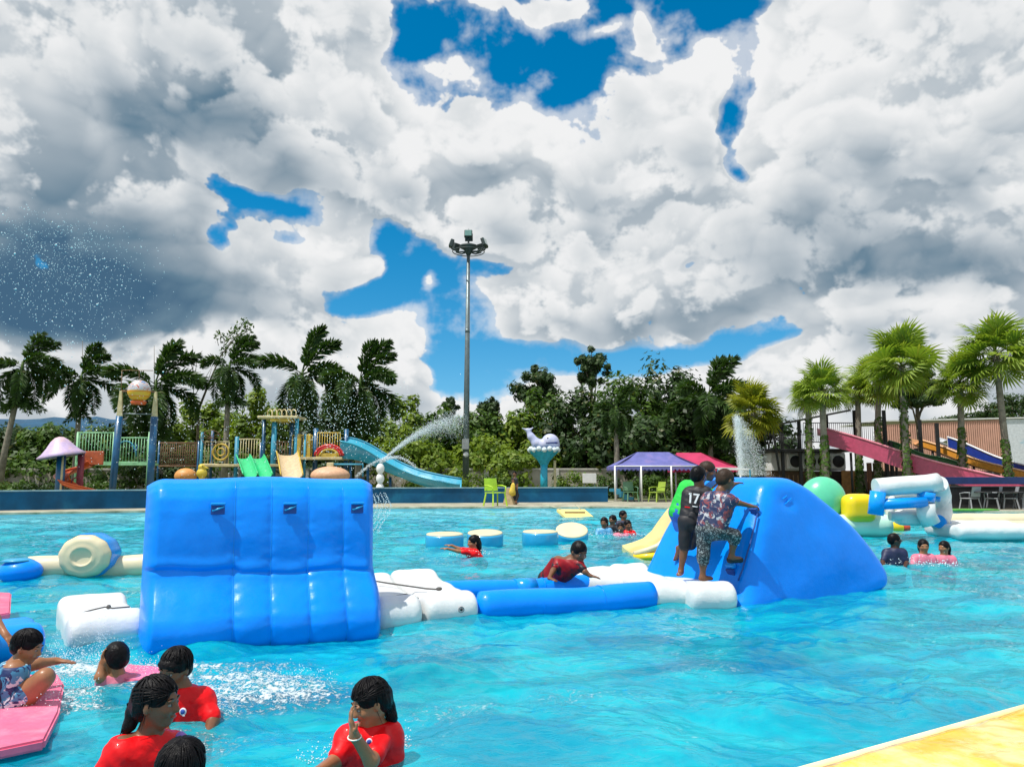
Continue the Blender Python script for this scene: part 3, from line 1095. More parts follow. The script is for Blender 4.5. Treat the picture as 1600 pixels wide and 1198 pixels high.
def build_wall():
    L = L_ab
    seams = [(0.365, 1.0, 1.0), (0.515, 0.55, 0.8), (0.68, 0.65, 0.85), (0.835, 0.6, 0.9)]
    ns, nz = 220, 150
    t = np.linspace(0, 1, nz)
    zz = -0.14 + (1.392 + 0.14) * (1 - (1 - t) ** 1.6)
    half = wall_half(zz)
    for _ in range(6):
        half[1:-1] = (half[:-2] + half[1:-1] * 2 + half[2:]) / 4
        half[-1] = 0
    s = np.linspace(0, 1, ns)
    s = 0.5 - 0.5 * np.cos(pi * s)             # denser near the ends
    r_end = 0.13
    X = s * L
    dend = np.minimum(X, L - X)
    endf = np.where(dend < r_end, np.sqrt(np.clip(1 - ((r_end - dend) / r_end) ** 2, 0, 1)), 1.0)
    prof = np.zeros((2 * nz, ns, 3))
    sm = np.zeros((nz, ns))
    xs = X / L
    cham = [0.0] + [q[0] for q in seams] + [1.0]
    bulge = np.zeros(ns)
    for a, b_ in zip(cham[:-1], cham[1:]):
        m = (xs >= a) & (xs <= b_)
        u = (xs[m] - a) / (b_ - a)
        bulge[m] = np.sqrt(np.clip(1 - (2 * u - 1) ** 2, 0, 1)) * min(0.058, (b_ - a) * 0.22) - 0.022
    zprof = sstep(zz, -0.1, 0.3) * 0.5 + 0.5
    strength = np.where(zz > 1.20, 1 - sstep(zz, 1.18, 1.385) * 0.9, 1.0)
    for i in range(nz):
        sm[i] = bulge * (0.75 + 0.6 * (1 - sstep(zz[i], 0.15, 0.75)) ) * strength[i]
    # horizontal crease where the wall meets its foot, slack wrinkles
    Zg, Xg = np.meshgrid(zz, X, indexing='ij')
    zc = 0.60 - 0.05 * sstep(Xg / L, 0.36, 0.40) + 0.012 * np.sin(Xg * 9)
    crease = -0.020 * np.exp(-((Zg - zc) / 0.016) ** 2) * (0.55 + 0.45 * np.sin(Xg * 7.0 + 1) ** 2)
    puff = 0.018 * np.exp(-((Zg - zc - 0.05) / 0.05) ** 2)
    wr = 0.009 * perlin2(Xg * 2.6 + 10, Zg * 3.2 + 10, 5, 997) + 0.003 * perlin2(Xg * 8 + 10, Zg * 5 + 10, 6, 997)
    warp = np.abs(perlin2(Xg * 3 + 40, Zg * 9 + 40, 9, 997))
    edgew = 0.006 * np.sin(Zg * 55) * np.exp(-(np.minimum(Xg, L - Xg) / 0.05) ** 2)
    for q_, _, s_ in seams + [(0.0, 1, 1), (1.0, 1, 1)]:
        dq = np.abs(Xg - q_ * L)
        wr = wr + .0045 * s_ * np.sin(Zg * 62 + 3 * perlin2(Zg * 5 + 7, Xg * 2 + 7, 12, 997)) * np.exp(-(dq / .055) ** 2) * (1 - np.exp(-(dq / .012) ** 2)) * (.4 + .6 * sstep(np.abs(Zg - .45), .45, .05))
    H = half[:, None] * endf[None, :] + (sm + crease + puff + wr + edgew) * endf[None, :] * np.minimum(1, half[:, None] / 0.12)
    H = np.maximum(H, 0.002)
    # the foot flares to the right end
    flare = (1 - sstep(zz, 0.25, 0.62))[:, None] * np.array(0.05 * sstep(s, 0.8, 1.0))[None, :]
    Xl = Xg + flare - 0.02 * (1 - sstep(zz, 0.2, 0.6))[:, None] * (1 - sstep(s, 0, .15))[None, :] * 0
    lean = 0.30
    sag = -0.012 * np.sin(Xg / L * pi * 3) * sstep(Zg, 1.1, 1.39)
    round_top = -0.075 * np.clip(1 - dend / 0.16, 0, 1)[None, :] ** 2 * sstep(Zg, 1.0, 1.39)
    Zl = Zg + sag + round_top
    front = np.stack([Xl, lean - H, Zl], -1)
    back = np.stack([Xl, lean + H, Zl], -1)[::-1]
    P = np.concatenate([front, back], 0)
    mb = MB()
    mb.grid(P, smooth=True, cu=True)
    nn = 2 * nz
    mb.F += [tuple(i * ns for i in range(nn)), tuple(i * ns + ns - 1 for i in reversed(range(nn)))]
    mb.S += [True, True]; mb.M += [0, 0]
    body = mb.build('wall_body', M_blue, wall)
    # welded seam lines
    for q, _, _ in seams:
        col = int(np.argmin(np.abs(xs - q)))
        rows = range(6, nz - 14, 3)
        pts = [tuple(front[i, col] + np.array([0, -0.0015, 0])) for i in rows]
        MB().tube(pts, 0.0035, 5).build('seam', M_blue2, wall)
    # grab handles: a flap, a dark slab painting the pocket of shade beneath and a strap
    for hx, hz in ((0.575, 1.13), (1.175, 1.125), (1.775, 1.12)):
        hx = hx * L / 1.98
        hy = lean - float(np.interp(hz, zz, half)) - 0.03
        h = MB()
        h.box((hx, hy - 0.018, hz + 0.035), (0.125, 0.035, 0.022), bev=0.008)
        hd = h.build('handle', M_blue2, wall)
        h2 = MB()
        h2.box((hx, hy - 0.004, hz - 0.015), (0.115, 0.012, 0.085), bev=0.004)
        h2.build('handle_shade_patch', M_strap, hd)
        h3 = MB()
        h3.tube([(hx - 0.045, hy - 0.016, hz - 0.025), (hx, hy - 0.035, hz - 0.008), (hx + 0.05, hy - 0.016, hz + 0.012)], 0.009, 6)
        h3.build('strap', M_cyan, hd)
    return zz, half


WZ, WH = build_wall()


def pad(name, label, a, b_, depth, height, m, group=None, z0=-0.10, k=0.13, lump=0.01, cat='floating pad', trough=0.05, cell=0.025, tilt=0.0, extra=None):
    """puffy rectangular pad: front edge from a to b on the water, depth away from the viewer"""
    d = Vector((b_.x - a.x, b_.y - a.y, 0)); L = d.length
    o = thing(name, label, cat, (a.x, a.y, 0), atan2(d.y, d.x), group)
    r = height / 2
    zc = z0 + r
    seed = int(abs(a.x * 100)) % 50 + 3
    lo = np.array([-.1, -.15, z0 - .1]); hi = np.array([L + .1, depth + .15, z0 + height + .2])
    n = np.ceil((hi - lo) / cell).astype(int) + 1
    X, Y, Z = [q.astype(np.float32) for q in np.meshgrid(*[lo[i] + cell * np.arange(n[i]) for i in range(3)], indexing='ij')]

    def smin(p, q, kk):
        h = np.clip(.5 + .5 * (q - p) / kk, 0, 1)
        return q + (p - q) * h - kk * h * (1 - h)
    # two fat side rolls with a slack quilted deck between them, squared-off ends
    ra = np.hypot(Y - r, Z - zc) - r
    rb = np.hypot(Y - (depth - r), Z - zc - tilt) - r
    deck_ = np.maximum(np.abs(Z - zc + trough / 2 - tilt * Y / depth) - (r - trough / 2) * .98, np.abs(Y - depth / 2) - (depth / 2 - r))
    sec = smin(smin(ra, deck_, .07), rb, .07)
    ends = np.maximum(-X, X - L)
    hh = np.clip(.5 + .5 * (sec - ends) / .10, 0, 1)
    D_ = ends + (sec - ends) * hh + .10 * hh * (1 - hh)
    D_ = D_ + lump * perlin2(X * 3 + seed, Y * 3 + seed, seed, 997) + lump * .7 * np.abs(perlin2(X * 7 + seed, Y * 2.2 + seed, seed + 3, 997)) * sstep(Z, zc, zc + r)
    V, F = surface_nets(D_, lo, cell)
    V = relax(V, F, 2)
    obj('pad_body', mesh_np('pad_body', V, F, [m], True), o)
    if extra: extra(o, L)
    return o


# --- white pad left of the wall
a = onz(104, 1013, 0.0)
A2 = onz(216, 1001, 0.0)
ext = Vector((A2.x - a.x, A2.y - a.y, 0)).normalized()


def rope_left(o, L):
    MB().tube([(0.10, 0.26, 0.235), (0.20, 0.30, 0.25), (0.30, 0.33, 0.262), (0.36, 0.30, 0.25), (0.50, 0.33, 0.245)], 0.007, 6).build('rope', M_rope, o)
    MB().ball((0.33, 0.33, 0.26), 0.02).build('rope_knot', M_rope, o)


pad('connecting_pad', 'white inflatable pad left of the blue climbing wall with a knot of rope on top', a, A2 + ext * 0.06, 1.45, 0.36, M_white, 'white connecting pads', extra=rope_left)

# --- white pads right of the wall
p1 = B + Vector((0, 0, 0)); p2 = onz(662, 975, 0.0)


def rope_mid(o, L):
    MB().tube([(L * 0.55, 0.30, 0.235), (L * 0.75, 0.27, 0.25), (L * 0.95, 0.14, 0.225)], 0.008, 6).build('rope', M_rope, o)


pad('connecting_pad', 'first white pad right of the blue climbing wall with a short rope', p1, p2, 1.75, 0.36, M_white, 'white connecting pads', extra=rope_mid, tilt=0.05)
p3 = onz(668, 972, 0.0); p4 = onz(752, 966, 0.0)


def valve(o, L):
    v = MB()
    v.lathe([(0.001, 0), (0.032, 0.0), (0.032, 0.012), (0.022, 0.014), (0.02, 0.006), (0.001, 0.006)], 16, (L * 0.62, 0.012, 0.10), mat=Matrix.Rotation(pi / 2, 4, 'X'))
    vo = v.build('valve', mat('grey_plastic', (0.25, 0.25, 0.26), rough=0.5), o)
    MB().ball((L * 0.62, -0.004, 0.10), (0.014, 0.010, 0.014), 10, 6).build('valve_plug', M_dark, vo)
    MB().tube([(-0.40, 1.05, 0.30), (-0.2, 0.86, 0.275), (0.0, 0.6, 0.262), (0.10, 0.42, 0.26), (0.20, 0.30, 0.262)], 0.009, 6).build('rope', M_rope, o)
    MB().ball((0.20, 0.30, 0.268), (0.035, 0.02, 0.02), 10, 6).build('rope_knot', M_rope, o)


pad('connecting_pad', 'second white pad right of the climbing wall with a round black valve on its side', p3, p4, 1.80, 0.36, M_white, 'white connecting pads', extra=valve, tilt=0.06)

# --- blue side tubes
q1 = onz(748, 966, 0.0); q2 = onz(1022, 946, 0.0)


def float_tube(name, label, a, b_, r, zc, m, group, bands=(), rz=None, cat='inflatable tube', sub='tube_body'):
    o = thing(name, label, cat, (a.x, a.y, 0), 0, group)
    a = Vector((a.x, a.y, zc)); b2 = Vector((b_.x, b_.y, zc))
    n = 30
    pts, rs = [], []
    d = (b2 - a); L = d.length; d.normalize()
    for i in range(n + 1):
        s = L * i / n
        e = min(s, L - s)
        rr = r * (sqrt(max(0.02, 1 - (1 - min(1, e / (r * .35))) ** 2)))
        pts.append(a + d * s + Vector((0, 0, 0.012 * sin(s * 4)))); rs.append(rr * (1 + 0.012 * sin(s * 9)))
    MB().tube(pts, rs, 28).build(sub, m, o, o.location)
    for k in range(1, int(L / 0.55)):
        c_ = a + d * (L * k / int(L / 0.55))
        MB().tube([c_ - d * .006, c_ + d * .006], r * 1.006, 28).build('seam', m, o, o.location)
    for s0, s1, bm_ in bands:
        MB().tube([a + d * (L * s0), a + d * (L * s1)], r * 1.012, 28).build('band', bm_, o, o.location)
    return o


float_tube('side_tube', 'long blue inflatable tube nearest the viewer between the two white pads', q1 + Vector((-.05, .16, 0)), q2 + Vector((.05, .16, 0)), 0.158, 0.075, M_blue, 'blue side tubes of the course')
q3 = at(668, 912, 9.0); q4 = at(930, 912, 9.75)
float_tube('side_tube', 'blue inflatable tube behind the front one, crossed by a strap, between the white pads', Vector((q3.x, q3.y, 0)), Vector((q4.x, q4.y, 0)), 0.125, 0.07, M_blue, 'blue side tubes of the course', bands=((0.50, 0.62, M_blue2),))

# --- white pads before the pyramid
r1 = onz(1018, 946, 0.0); r2 = onz(1086, 944, 0.0)


def board(o, L):
    MB().box((L * 1.0, 0.50, 0.262), (0.50, 0.26, 0.012), rz=0.2, bev=0.004).build('mat_flap', mat('beige_mat', (0.40, 0.34, 0.26), rough=0.8, var=0.2), o)


def rumples(o, L):
    return None


pad('connecting_pad', 'long rumpled white pad under the climbing boys, joined to the blue side tube', r1, r2, 1.75, 0.36, M_white, 'white connecting pads', tilt=0.03, lump=0.016)
r3 = onz(1084, 950, 0.0); r4 = onz(1156, 948, 0.0)
pad('connecting_pad', 'white rounded pad in front of the blue pyramid below the bare foot of the boy', r3, r4, 1.60, 0.36, M_white, 'white connecting pads')
# rear pad that the boy leans over
r5 = at(905, 912, 9.55); r6 = at(1040, 905, 9.75)
pad('connecting_pad', 'white rumpled pad behind the front blue tube, under the hand of the leaning boy', Vector((r5.x, r5.y, 0)), Vector((r6.x, r6.y, 0)), 0.9, 0.30, M_white, 'white connecting pads', lump=0.02, z0=-0.08)

# --- blue pyramid
C0 = onz(1152, 948, 0.0); C1 = onz(1396, 921, 0.0)
d_c = Vector((C1.x - C0.x, C1.y - C0.y, 0)); L_c = d_c.length
ang_c = atan2(d_c.y, d_c.x)
pyr = thing('climbing_pyramid', 'big glossy blue inflatable pyramid that the three boys are climbing', 'inflatable pyramid', (C0.x, C0.y, 0), ang_c)


def build_pyramid():
    L = L_c
    cell = 0.03
    lo = np.array([-0.75, -0.3, -0.25]); hi = np.array([L + 0.3, 2.0, 1.6])
    n = np.ceil((hi - lo) / cell).astype(int)
    ax = [lo[i] + cell * np.arange(n[i]) for i in range(3)]
    X, Y, Z = [q.astype(np.float32) for q in np.meshgrid(*ax, indexing='ij')]

    def smax(a, b_, k):
        h = np.clip(0.5 + 0.5 * (a - b_) / k, 0, 1)
        return b_ + (a - b_) * h + k * h * (1 - h)
    # left, climbed face: concave slope from the pad up to the crest
    zt = np.clip(Z / 1.36, -0.1, 1.0)
    left_x = 0.10 + 0.66 * np.clip(zt, 0, 1) ** 0.80 - 0.10 * np.sin(np.clip(zt, 0, 1) * pi) - 0.30 * sstep(Y, 0.25, 1.4) * (1 - 0.75 * np.clip(zt, 0, 1))
    dL = (left_x - X) * 0.86
    # right slope: straight then blunt toe
    tz = np.clip((Z - 0.20) / 1.14, 0, 1)
    dR = (X - (1.36 + (L + 0.05 - 1.36) * (1 - tz) + 0.17 * np.sin(tz * pi))) * 0.76
    dR2 = X - (L + 0.02)
    dF = (-(Y) + 0.20 * zt * 1.1 - 0.05 * np.sin(np.clip(X / L, 0, 1) * pi) * np.sin(np.clip(zt, 0, 1) * pi)) * 0.97
    dB = (Y - 1.62 + 0.22 * zt) * 0.97
    dT = Z - 1.365 + 0.012 * (X - 1.0) ** 2 - 0.02
    dBot = -0.14 - Z + 0.16 * sstep(X, L - 0.9, L)
    k = 0.16
    D = smax(dL, dF, 0.20)
    D = smax(D, dB, 0.2)
    D = smax(D, dR, 0.17)
    D = smax(D, dR2, 0.16)
    D = smax(D, dT, 0.15)
    D = smax(D, dBot, 0.16)
    D = D + 0.014 * perlin2(X * 1.4 + 20 + Y, Z * 1.7 + 20 + Y * .6, 4, 997) - 0.01
    # tug dimple near the top handle
    g = np.exp(-(((X - 1.02) / 0.14) ** 2 + ((Z - 1.10) / 0.08) ** 2)) * np.exp(-(Y / 0.4) ** 2)
    D = D + 0.028 * g
    V, F = surface_nets(D, lo, cell)
    V = relax(V, F, 3)
    me = mesh_np('pyramid_body', V, F, [M_blue], True)
    obj('pyramid_body', me, pyr)
    # nearest-surface helper for handles
    return V


PV = build_pyramid()


def on_pyr(x, z, face='front'):
    m = (np.abs(PV[:, 0] - x) < 0.05) & (np.abs(PV[:, 2] - z) < 0.04)
    q = PV[m]
    if not len(q):
        return 0.2
    return float(q[:, 1].min())


def pyr_left(y, z):
    m = (np.abs(PV[:, 1] - y) < 0.05) & (np.abs(PV[:, 2] - z) < 0.04)
    q = PV[m]
    return float(q[:, 0].min()) if len(q) else 0.3


def pyr_handle(y, z, w=0.12):
    x = pyr_left(y, z)
    R = Matrix.Rotation(radians(-35), 4, 'Y')
    h = MB().box((x - 0.012, y, z + 0.04), (0.05, w, 0.045), bev=0.010, rot=R).build('handle', M_blue2, pyr)
    MB().box((x + 0.00, y, z - 0.05), (0.03, w * 0.85, 0.12), bev=0.006, rot=R).build('handle_shade_patch', M_strap, h)


pyr_handle(0.22, 1.04, 0.12)
pyr_handle(0.75, 0.98, 0.12)
pyr_handle(0.30, 0.36, 0.13)
pyr_handle(1.15, 1.0, 0.12)
for zz_, xx_ in ((1.16, 0.98), (1.13, 1.05), (1.10, 1.0)):
    yy_ = on_pyr(xx_, zz_)
    MB().box((xx_, yy_ - 0.002, zz_), (0.085, 0.012, 0.012), bev=0.003, rot=Matrix.Rotation(radians(-28), 4, 'Y')).build('tug_tab', M_blue2, pyr)
# lifeline down the climbing face
pts = [(pyr_left(0.16, z) - 0.012, 0.16, z) for z in np.linspace(0.98, 0.25, 12)]
MB().tube([(x, y - 0.05 * sin(i / 11 * pi), z) for i, (x, y, z) in enumerate(pts)], 0.010, 6).build('grab_strap', M_strap, pyr)

# --- yellow slide flap behind the pyramid
def wedge_slide():
    a = at(1003, 846, 13.6); b_ = at(1062, 846, 13.0)
    o = thing('yellow_slide', 'pale yellow inflatable slide showing behind the left foot of the blue pyramid', 'inflatable slide', (a.x, a.y, 0), 0)
    prof = [(-0.14, 0.06), (0.10, 0.13), (0.28, 0.20), (0.44, 0.34), (0.60, 0.56), (0.76, 0.76), (1.0, 0.86), (1.5, 0.84)]
    P = []
    for v in np.linspace(0, 1, 6):
        row = []
        for x, z in prof:
            row.append((x, v * 1.5 - 0.02 * sin(v * pi), z + 0.03 * abs(2 * v - 1) ** 3))
        P.append(row)
    P = np.array(P)
    low = P.copy(); low[:, :, 2] -= 0.17 + 0.5 * (low[:, :, 2])
    mb = MB(); mb.grid(P); mb.grid(low[:, ::-1])
    ring = [tuple(P[0, i]) for i in range(len(prof))]
    ring2 = [tuple(low[0, i]) for i in range(len(prof))]
    mb.grid(np.array([ring, ring2]), smooth=False)
    mb.grid(np.array([[tuple(P[j, 0]) for j in range(6)], [tuple(low[j, 0]) for j in range(6)]])[::-1], smooth=False)
    mb.build('slide_body', M_paley, o)
    MB().tube([(x, 0.0, z + .01) for x, z in prof], 0.05, 10).build('side_roll', M_cream, o)
    MB().tube([(-0.16, -0.02, 0.02), (0.2, -0.02, 0.035), (0.75, -0.02, 0.03)], [0.05, 0.07, 0.07], 10).build('lower_roll', M_yellow, o)


wedge_slide()


# --- four drum floats
def drum(px, py_b, w_px, tiltx, label, hgt=0.26, tilty=0.0):
    c = onz(px, py_b, 0.0)
    D_ = c.y
    R = w_px / 1200 * D_ / 2
    o = thing('drum_float', label, 'drum float', (c.x, c.y + R * 0.95, 0), 0, 'round drum floats in the middle of the pool')
    m = Matrix.Rotation(tiltx, 4, 'X') @ Matrix.Rotation(tilty, 4, 'Y')
    t = [(0.001, -0.05), (R * .9, -0.05), (R * .99, 0.0), (R, hgt * .4), (R, hgt * .8), (R * .975, hgt * .95)]
    MB().lathe(t, 40, (0, 0, 0), mat=m).build('drum_side', M_cyan, o)
    MB().lathe([(R * .972, hgt * .93), (R * .95, hgt * 1.02), (R * .9, hgt * 1.06), (R * .6, hgt * 1.08), (R * .3, hgt * 1.07), (0.001, hgt * 1.07)], 40, (0, 0, 0), mat=m).build('drum_top', M_cream, o)
    return o


drum(692, 857, 60, 0.03, 'leftmost of the round drum floats, cream top and cyan side')
drum(757, 854, 57, 0.10, 'round drum float just right of and behind the reaching swimmer')
drum(845, 852, 57, 0.02, 'low round drum float tucked against the tilted one')
drum(895, 846, 52, 0.42, 'rightmost drum float, tilted so its round cream top faces the viewer', hgt=0.26)


# --- cream log with wheel and blue ball at the left
def cream_log():
    D_ = onz(120, 902).y
    a = at(36, 885, D_ + .1); b_ = at(232, 880, D_ + .5)
    r = 17 / 1200 * D_
    o = float_tube('floating_log', 'cream inflatable log floating left of the climbing wall', Vector((a.x, a.y, 0)), Vector((b_.x + .6, b_.y + .15, 0)), r * 1.05, 0.11, M_cream, None, sub='log_body')
    c = onz(127, 902, 0)
    R = 40 / 1200 * c.y
    w = thing('wheel_float', 'cream round wheel float with blue sides straddling the cream log', 'wheel float', (c.x, c.y, 0), radians(4))
    m = Matrix.Rotation(pi / 2, 4, 'X')
    prof = [(0.001, 0.02), (R * .30, 0.02), (R * .38, 0.035), (R * .42, 0.05), (R * .50, 0.03), (R * .66, 0.035), (R * .82, 0.02), (R * .94, -0.03), (R * .98, -0.08)]
    side = [(R * .985, -0.07), (R * 1.02, -0.14), (R * 1.02, -0.34), (R * .96, -0.42), (0.001, -0.46)]
    for nm, p, mm in (('wheel_face', prof, M_cream), ('wheel_side', side, M_blue2)):
        mb = MB()
        V, F = [], []
        seg = 56
        for (rr, z) in p:
            for k in range(seg):
                a_ = 2 * pi * k / seg
                q = rr * (1 + 0.018 * sin(a_ * 11) * (rr / R) ** 2)
                V.append((q * cos(a_), -z, q * sin(a_) * 0.84 + R * 0.78))
        for i in range(len(p) - 1):
            for k in range(seg):
                k2 = (k + 1) % seg
                F.append((i * seg + k, (i + 1) * seg + k, (i + 1) * seg + k2, i * seg + k2))
        mb.add(V, F, True).build(nm, mm, w)
    MB().ball((-R * .52, 0.30, R * 1.06), (R * .52, 0.14, R * .42), 24, 14).build('rear_bulge', M_cream, w)
    c = onz(10, 908, 0)
    R = 32 / 1200 * c.y
    w = thing('ball_float', 'dark blue inflatable drum at the left edge of the pool, touching the cream log', 'ball float', (c.x, c.y, 0), 0)
    MB().ball((0, R, 0.10), (R, R * .9, R * .62), 32, 20).build('ball_body', M_blue, w)
    MB().lathe([(R * .75, 0), (R * .5, 0.03), (0.001, 0.04)], 24, (-.05, R, 0.10 + R * .50)).build('ball_top', M_cyan, w)


cream_log()


# --- floating ladder ramp at the far edge
def ramp():
    a = onz(884, 809, 0.0)
    o = thing('floating_ramp', 'small cream ramp with two cords hanging from the far kerb', 'pool ramp', (a.x, a.y, 0), 0)
    w = 44 / 1200 * a.y
    mb = MB()
    mb.add([(0, 0, 0.02), (w, 0, 0.02), (w - .28, 0.55, 0.28), (-.28, 0.55, 0.28), (0, 0, -0.05), (w, 0, -0.05), (w - .28, 0.55, 0.18), (-.28, 0.55, 0.18)],
           [(0, 1, 2, 3), (4, 7, 6, 5), (0, 4, 5, 1), (1, 5, 6, 2), (2, 6, 7, 3), (3, 7, 4, 0)])
    mb.build('ramp_board', M_paley, o)
    MB().box((w / 2 - .15, 0.31, 0.175), (w * .72, 0.07, 0.02), rot=Matrix.Rotation(radians(25), 4, 'X')).build('slot', mat('brown_rubber', (0.09, 0.05, 0.01), rough=0.8), o)
    for x0, x1 in ((-.15, -.75), (w * .55, w * .42)):
        MB().tube([(x0, 0.5, 0.30), ((x0 + x1) / 2, 0.75, 0.36), (x1, 1.1, 0.42)], 0.016, 6).build('cord', mat('pale_cord', (0.5, 0.45, 0.3), rough=.8), o)


ramp()


# --- far right inflatables: ring frame, domes, rolls, floats
def right_set():
    def mound(px, top_py, rx_px, rz, Y, m, name, label, cat):
        c = at(px, 790, Y)
        zt = at(px, top_py, Y).z
        o = thing(name, label, cat, (c.x, c.y, 0), 0)
        rx = rx_px / 1200 * Y
        s_ = SDF(.05, .05)
        if 'yellow' in name:
            s_.box((0, 0, zt - rz), (rx, rx * .8, rz), rad=rz * .62)
        else:
            s_.ell((0, 0, zt - rz), (rx, rx * .8, rz))
        sdf_obj('mound_body', s_, m, o, it=2)
        for k in (-1, 0, 1):
            pts = [(rx * 1.004 * sin(t) * cos(k * .7), -rx * .806 * sin(t) * cos(k * .5) * (1 if k == 0 else .95), zt - rz + rz * 1.004 * cos(t)) for t in np.linspace(.15, 2.0, 14)]
        return o
    Y = 19.0
    mound(1286, 744, 35, .56, Y, M_green, 'green_mound', 'mint green inflatable mound right behind the blue pyramid', 'inflatable mound')
    mound(1341, 771, 24, .34, Y - .5, M_yellow, 'yellow_mound', 'small yellow inflatable mound between the green mound and the white frame', 'inflatable mound')
    # white deck under them
    a = onz(1312, 818, 0); b_ = onz(1478, 822, 0)
    pad('floating_pad', 'long white and pale blue pad under the white inflatable frame', Vector((a.x, 17.2, 0)), Vector((b_.x - .5, 17.2, 0)), 1.6, 0.36, M_white, cell=0.05, z0=0.02)
    e0, e1 = at(1248, 800, 18.3), at(1398, 800, 18.3)
    pad('floating_pad', 'pale mint pad carrying the green and yellow mounds', Vector((e0.x, e0.y, 0)), Vector((e1.x, e1.y, 0)), 1.8, 0.52, vinyl('pale_mint_vinyl', (.50, .74, .62), rough=.45, coat=.1), cell=0.05, z0=0.0)
    # frame: blue and white tubes
    Yf = 17.6
    f = at(1420, 790, Yf)
    o = thing('tube_frame', 'white and blue inflatable tube frame at the right side of the pool', 'inflatable frame', (f.x, f.y, 0), 0)
    def P(px, py, dy=0.0):
        return at(px, py, Yf + dy)
    r = 0.18
    def seg(pts, m, nm, rr=r):
        MB().tube(pts, rr, 18).build(nm, m, o, o.location)
    seg([P(1368, 762), P(1400, 759), P(1448, 756), P(1466, 753)], M_white, 'top_tube', 0.21)
    seg([P(1372, 768, -.10), P(1368, 804, -.10)], M_blue2, 'left_post', 0.17)
    seg([P(1448, 768, -.02), P(1446, 782)], M_blue2, 'right_post_upper', 0.19)
    seg([P(1446, 786, -.02), P(1447, 802), P(1455, 818)], M_white, 'right_post_lower', 0.20)
    seg([P(1369, 788, -.12), P(1446, 784, -.12)], M_blue2, 'cross_tube', 0.12)
    seg([P(1390, 806, .3), P(1446, 805, .3)], M_white, 'lower_tube', 0.10)
    seg([P(1380, 775, 1.3), P(1450, 770, 1.3)], M_white, 'rear_tube', 0.10)
    seg([P(1392, 775, 1.3), P(1390, 808, 1.0)], M_white, 'rear_post', 0.10)
    seg([P(1466, 756, .0), P(1472, 775, .7), P(1474, 800, .9), P(1468, 818, .5)], M_white, 'end_arch', 0.20)
    seg([P(1460, 764, .3), P(1467, 770, .6)], M_blue2, 'arch_band', 0.212)
    seg([P(1466, 814, .4), P(1476, 818, .8)], M_blue2, 'arch_foot', 0.15)
    MB().box(P(1424, 808, .45), (.75, .5, .36), bev=.15).build('base_block', M_white, o, o.location)
    # roll float: red, white, blue, yellow
    a, b_ = onz(1336, 829, 0), onz(1424, 829, 0)
    o = thing('roll_float', 'striped roll float with red, white, dark blue and yellow bands below the white frame', 'roll float', (a.x, a.y, 0), 0)
    L = b_.x - a.x
    r = 0.14
    for s0, s1, m, nm in ((0, .06, M_red, 'red_end'), (.06, .22, M_white, 'white_band'), (.22, .46, M_strap, 'blue_band'), (.46, .88, M_yellow, 'yellow_band'), (.88, 1, M_red, 'red_tip')):
        rr = r * (1.02 if 'band' in nm else 0.9)
        MB().tube([(L * s0, r, 0.08), (L * s0 + .02, r, 0.08), (L * s1 - .02, r, 0.08), (L * s1, r, 0.08)], [rr * .9, rr, rr, rr * .9], 18).build(nm, m, o)
    # pale floats at the right edge
    a, b_ = onz(1482, 829, 0), onz(1545, 829, 0)
    pale = vinyl('pale_green_vinyl', (0.62, 0.66, 0.42), rough=.5, coat=.1)
    pad('floating_pad', 'pale green pad at the right edge of the pool beside the tube frame', a, b_, 0.9, 0.36, pale, cell=0.04, z0=-0.04)
    a, b_ = onz(1536, 831, 0), onz(1588, 831, 0)
    pad('floating_pad', 'small sky blue pad butted against the pale green pad', a, b_, 0.5, 0.24, M_cyan, cell=0.04, z0=-0.04)
    a, b_ = onz(1584, 838, 0), onz(1680, 838, 0)
    pad('floating_pad', 'cream pad cut by the right edge of the photo', a, b_, 1.2, 0.36, M_cream, cell=0.04, z0=-0.04)
    a, b_ = at(1480, 812, 20.5), at(1640, 812, 20.5)
    pad('floating_pad', 'long cream pad lying behind the pale green and blue pads', Vector((a.x, a.y, 0)), Vector((b_.x, b_.y, 0)), 1.0, 0.42, M_cream, cell=0.05, z0=0.0)


right_set()

# --- foreground mats
def foam_mat(name, label, pts, z0, th, m, group=None, cat='foam mat', edge=None):
    c = sum(pts, Vector((0, 0, 0))) / len(pts)
    o = thing(name, label, cat, (c.x, c.y, 0), 0, group)
    bm = bmesh.new()
    vs = [bm.verts.new((p.x - c.x, p.y - c.y, z0 + p.z)) for p in pts]
    f = bm.faces.new(vs)
    r = bmesh.ops.extrude_face_region(bm, geom=[f])
    for v in [g for g in r['geom'] if isinstance(g, bmesh.types.BMVert)]:
        v.co.z += th
    bmesh.ops.recalc_face_normals(bm, faces=bm.faces)
    bmesh.ops.bevel(bm, geom=list(bm.edges), offset=min(0.012, th / 3), segments=2, affect='EDGES')
    me = bpy.data.meshes.new('mat_body')
    bm.to_mesh(me); bm.free()
    me.materials.append(m)
    obj('mat_body', me, o)
    return o


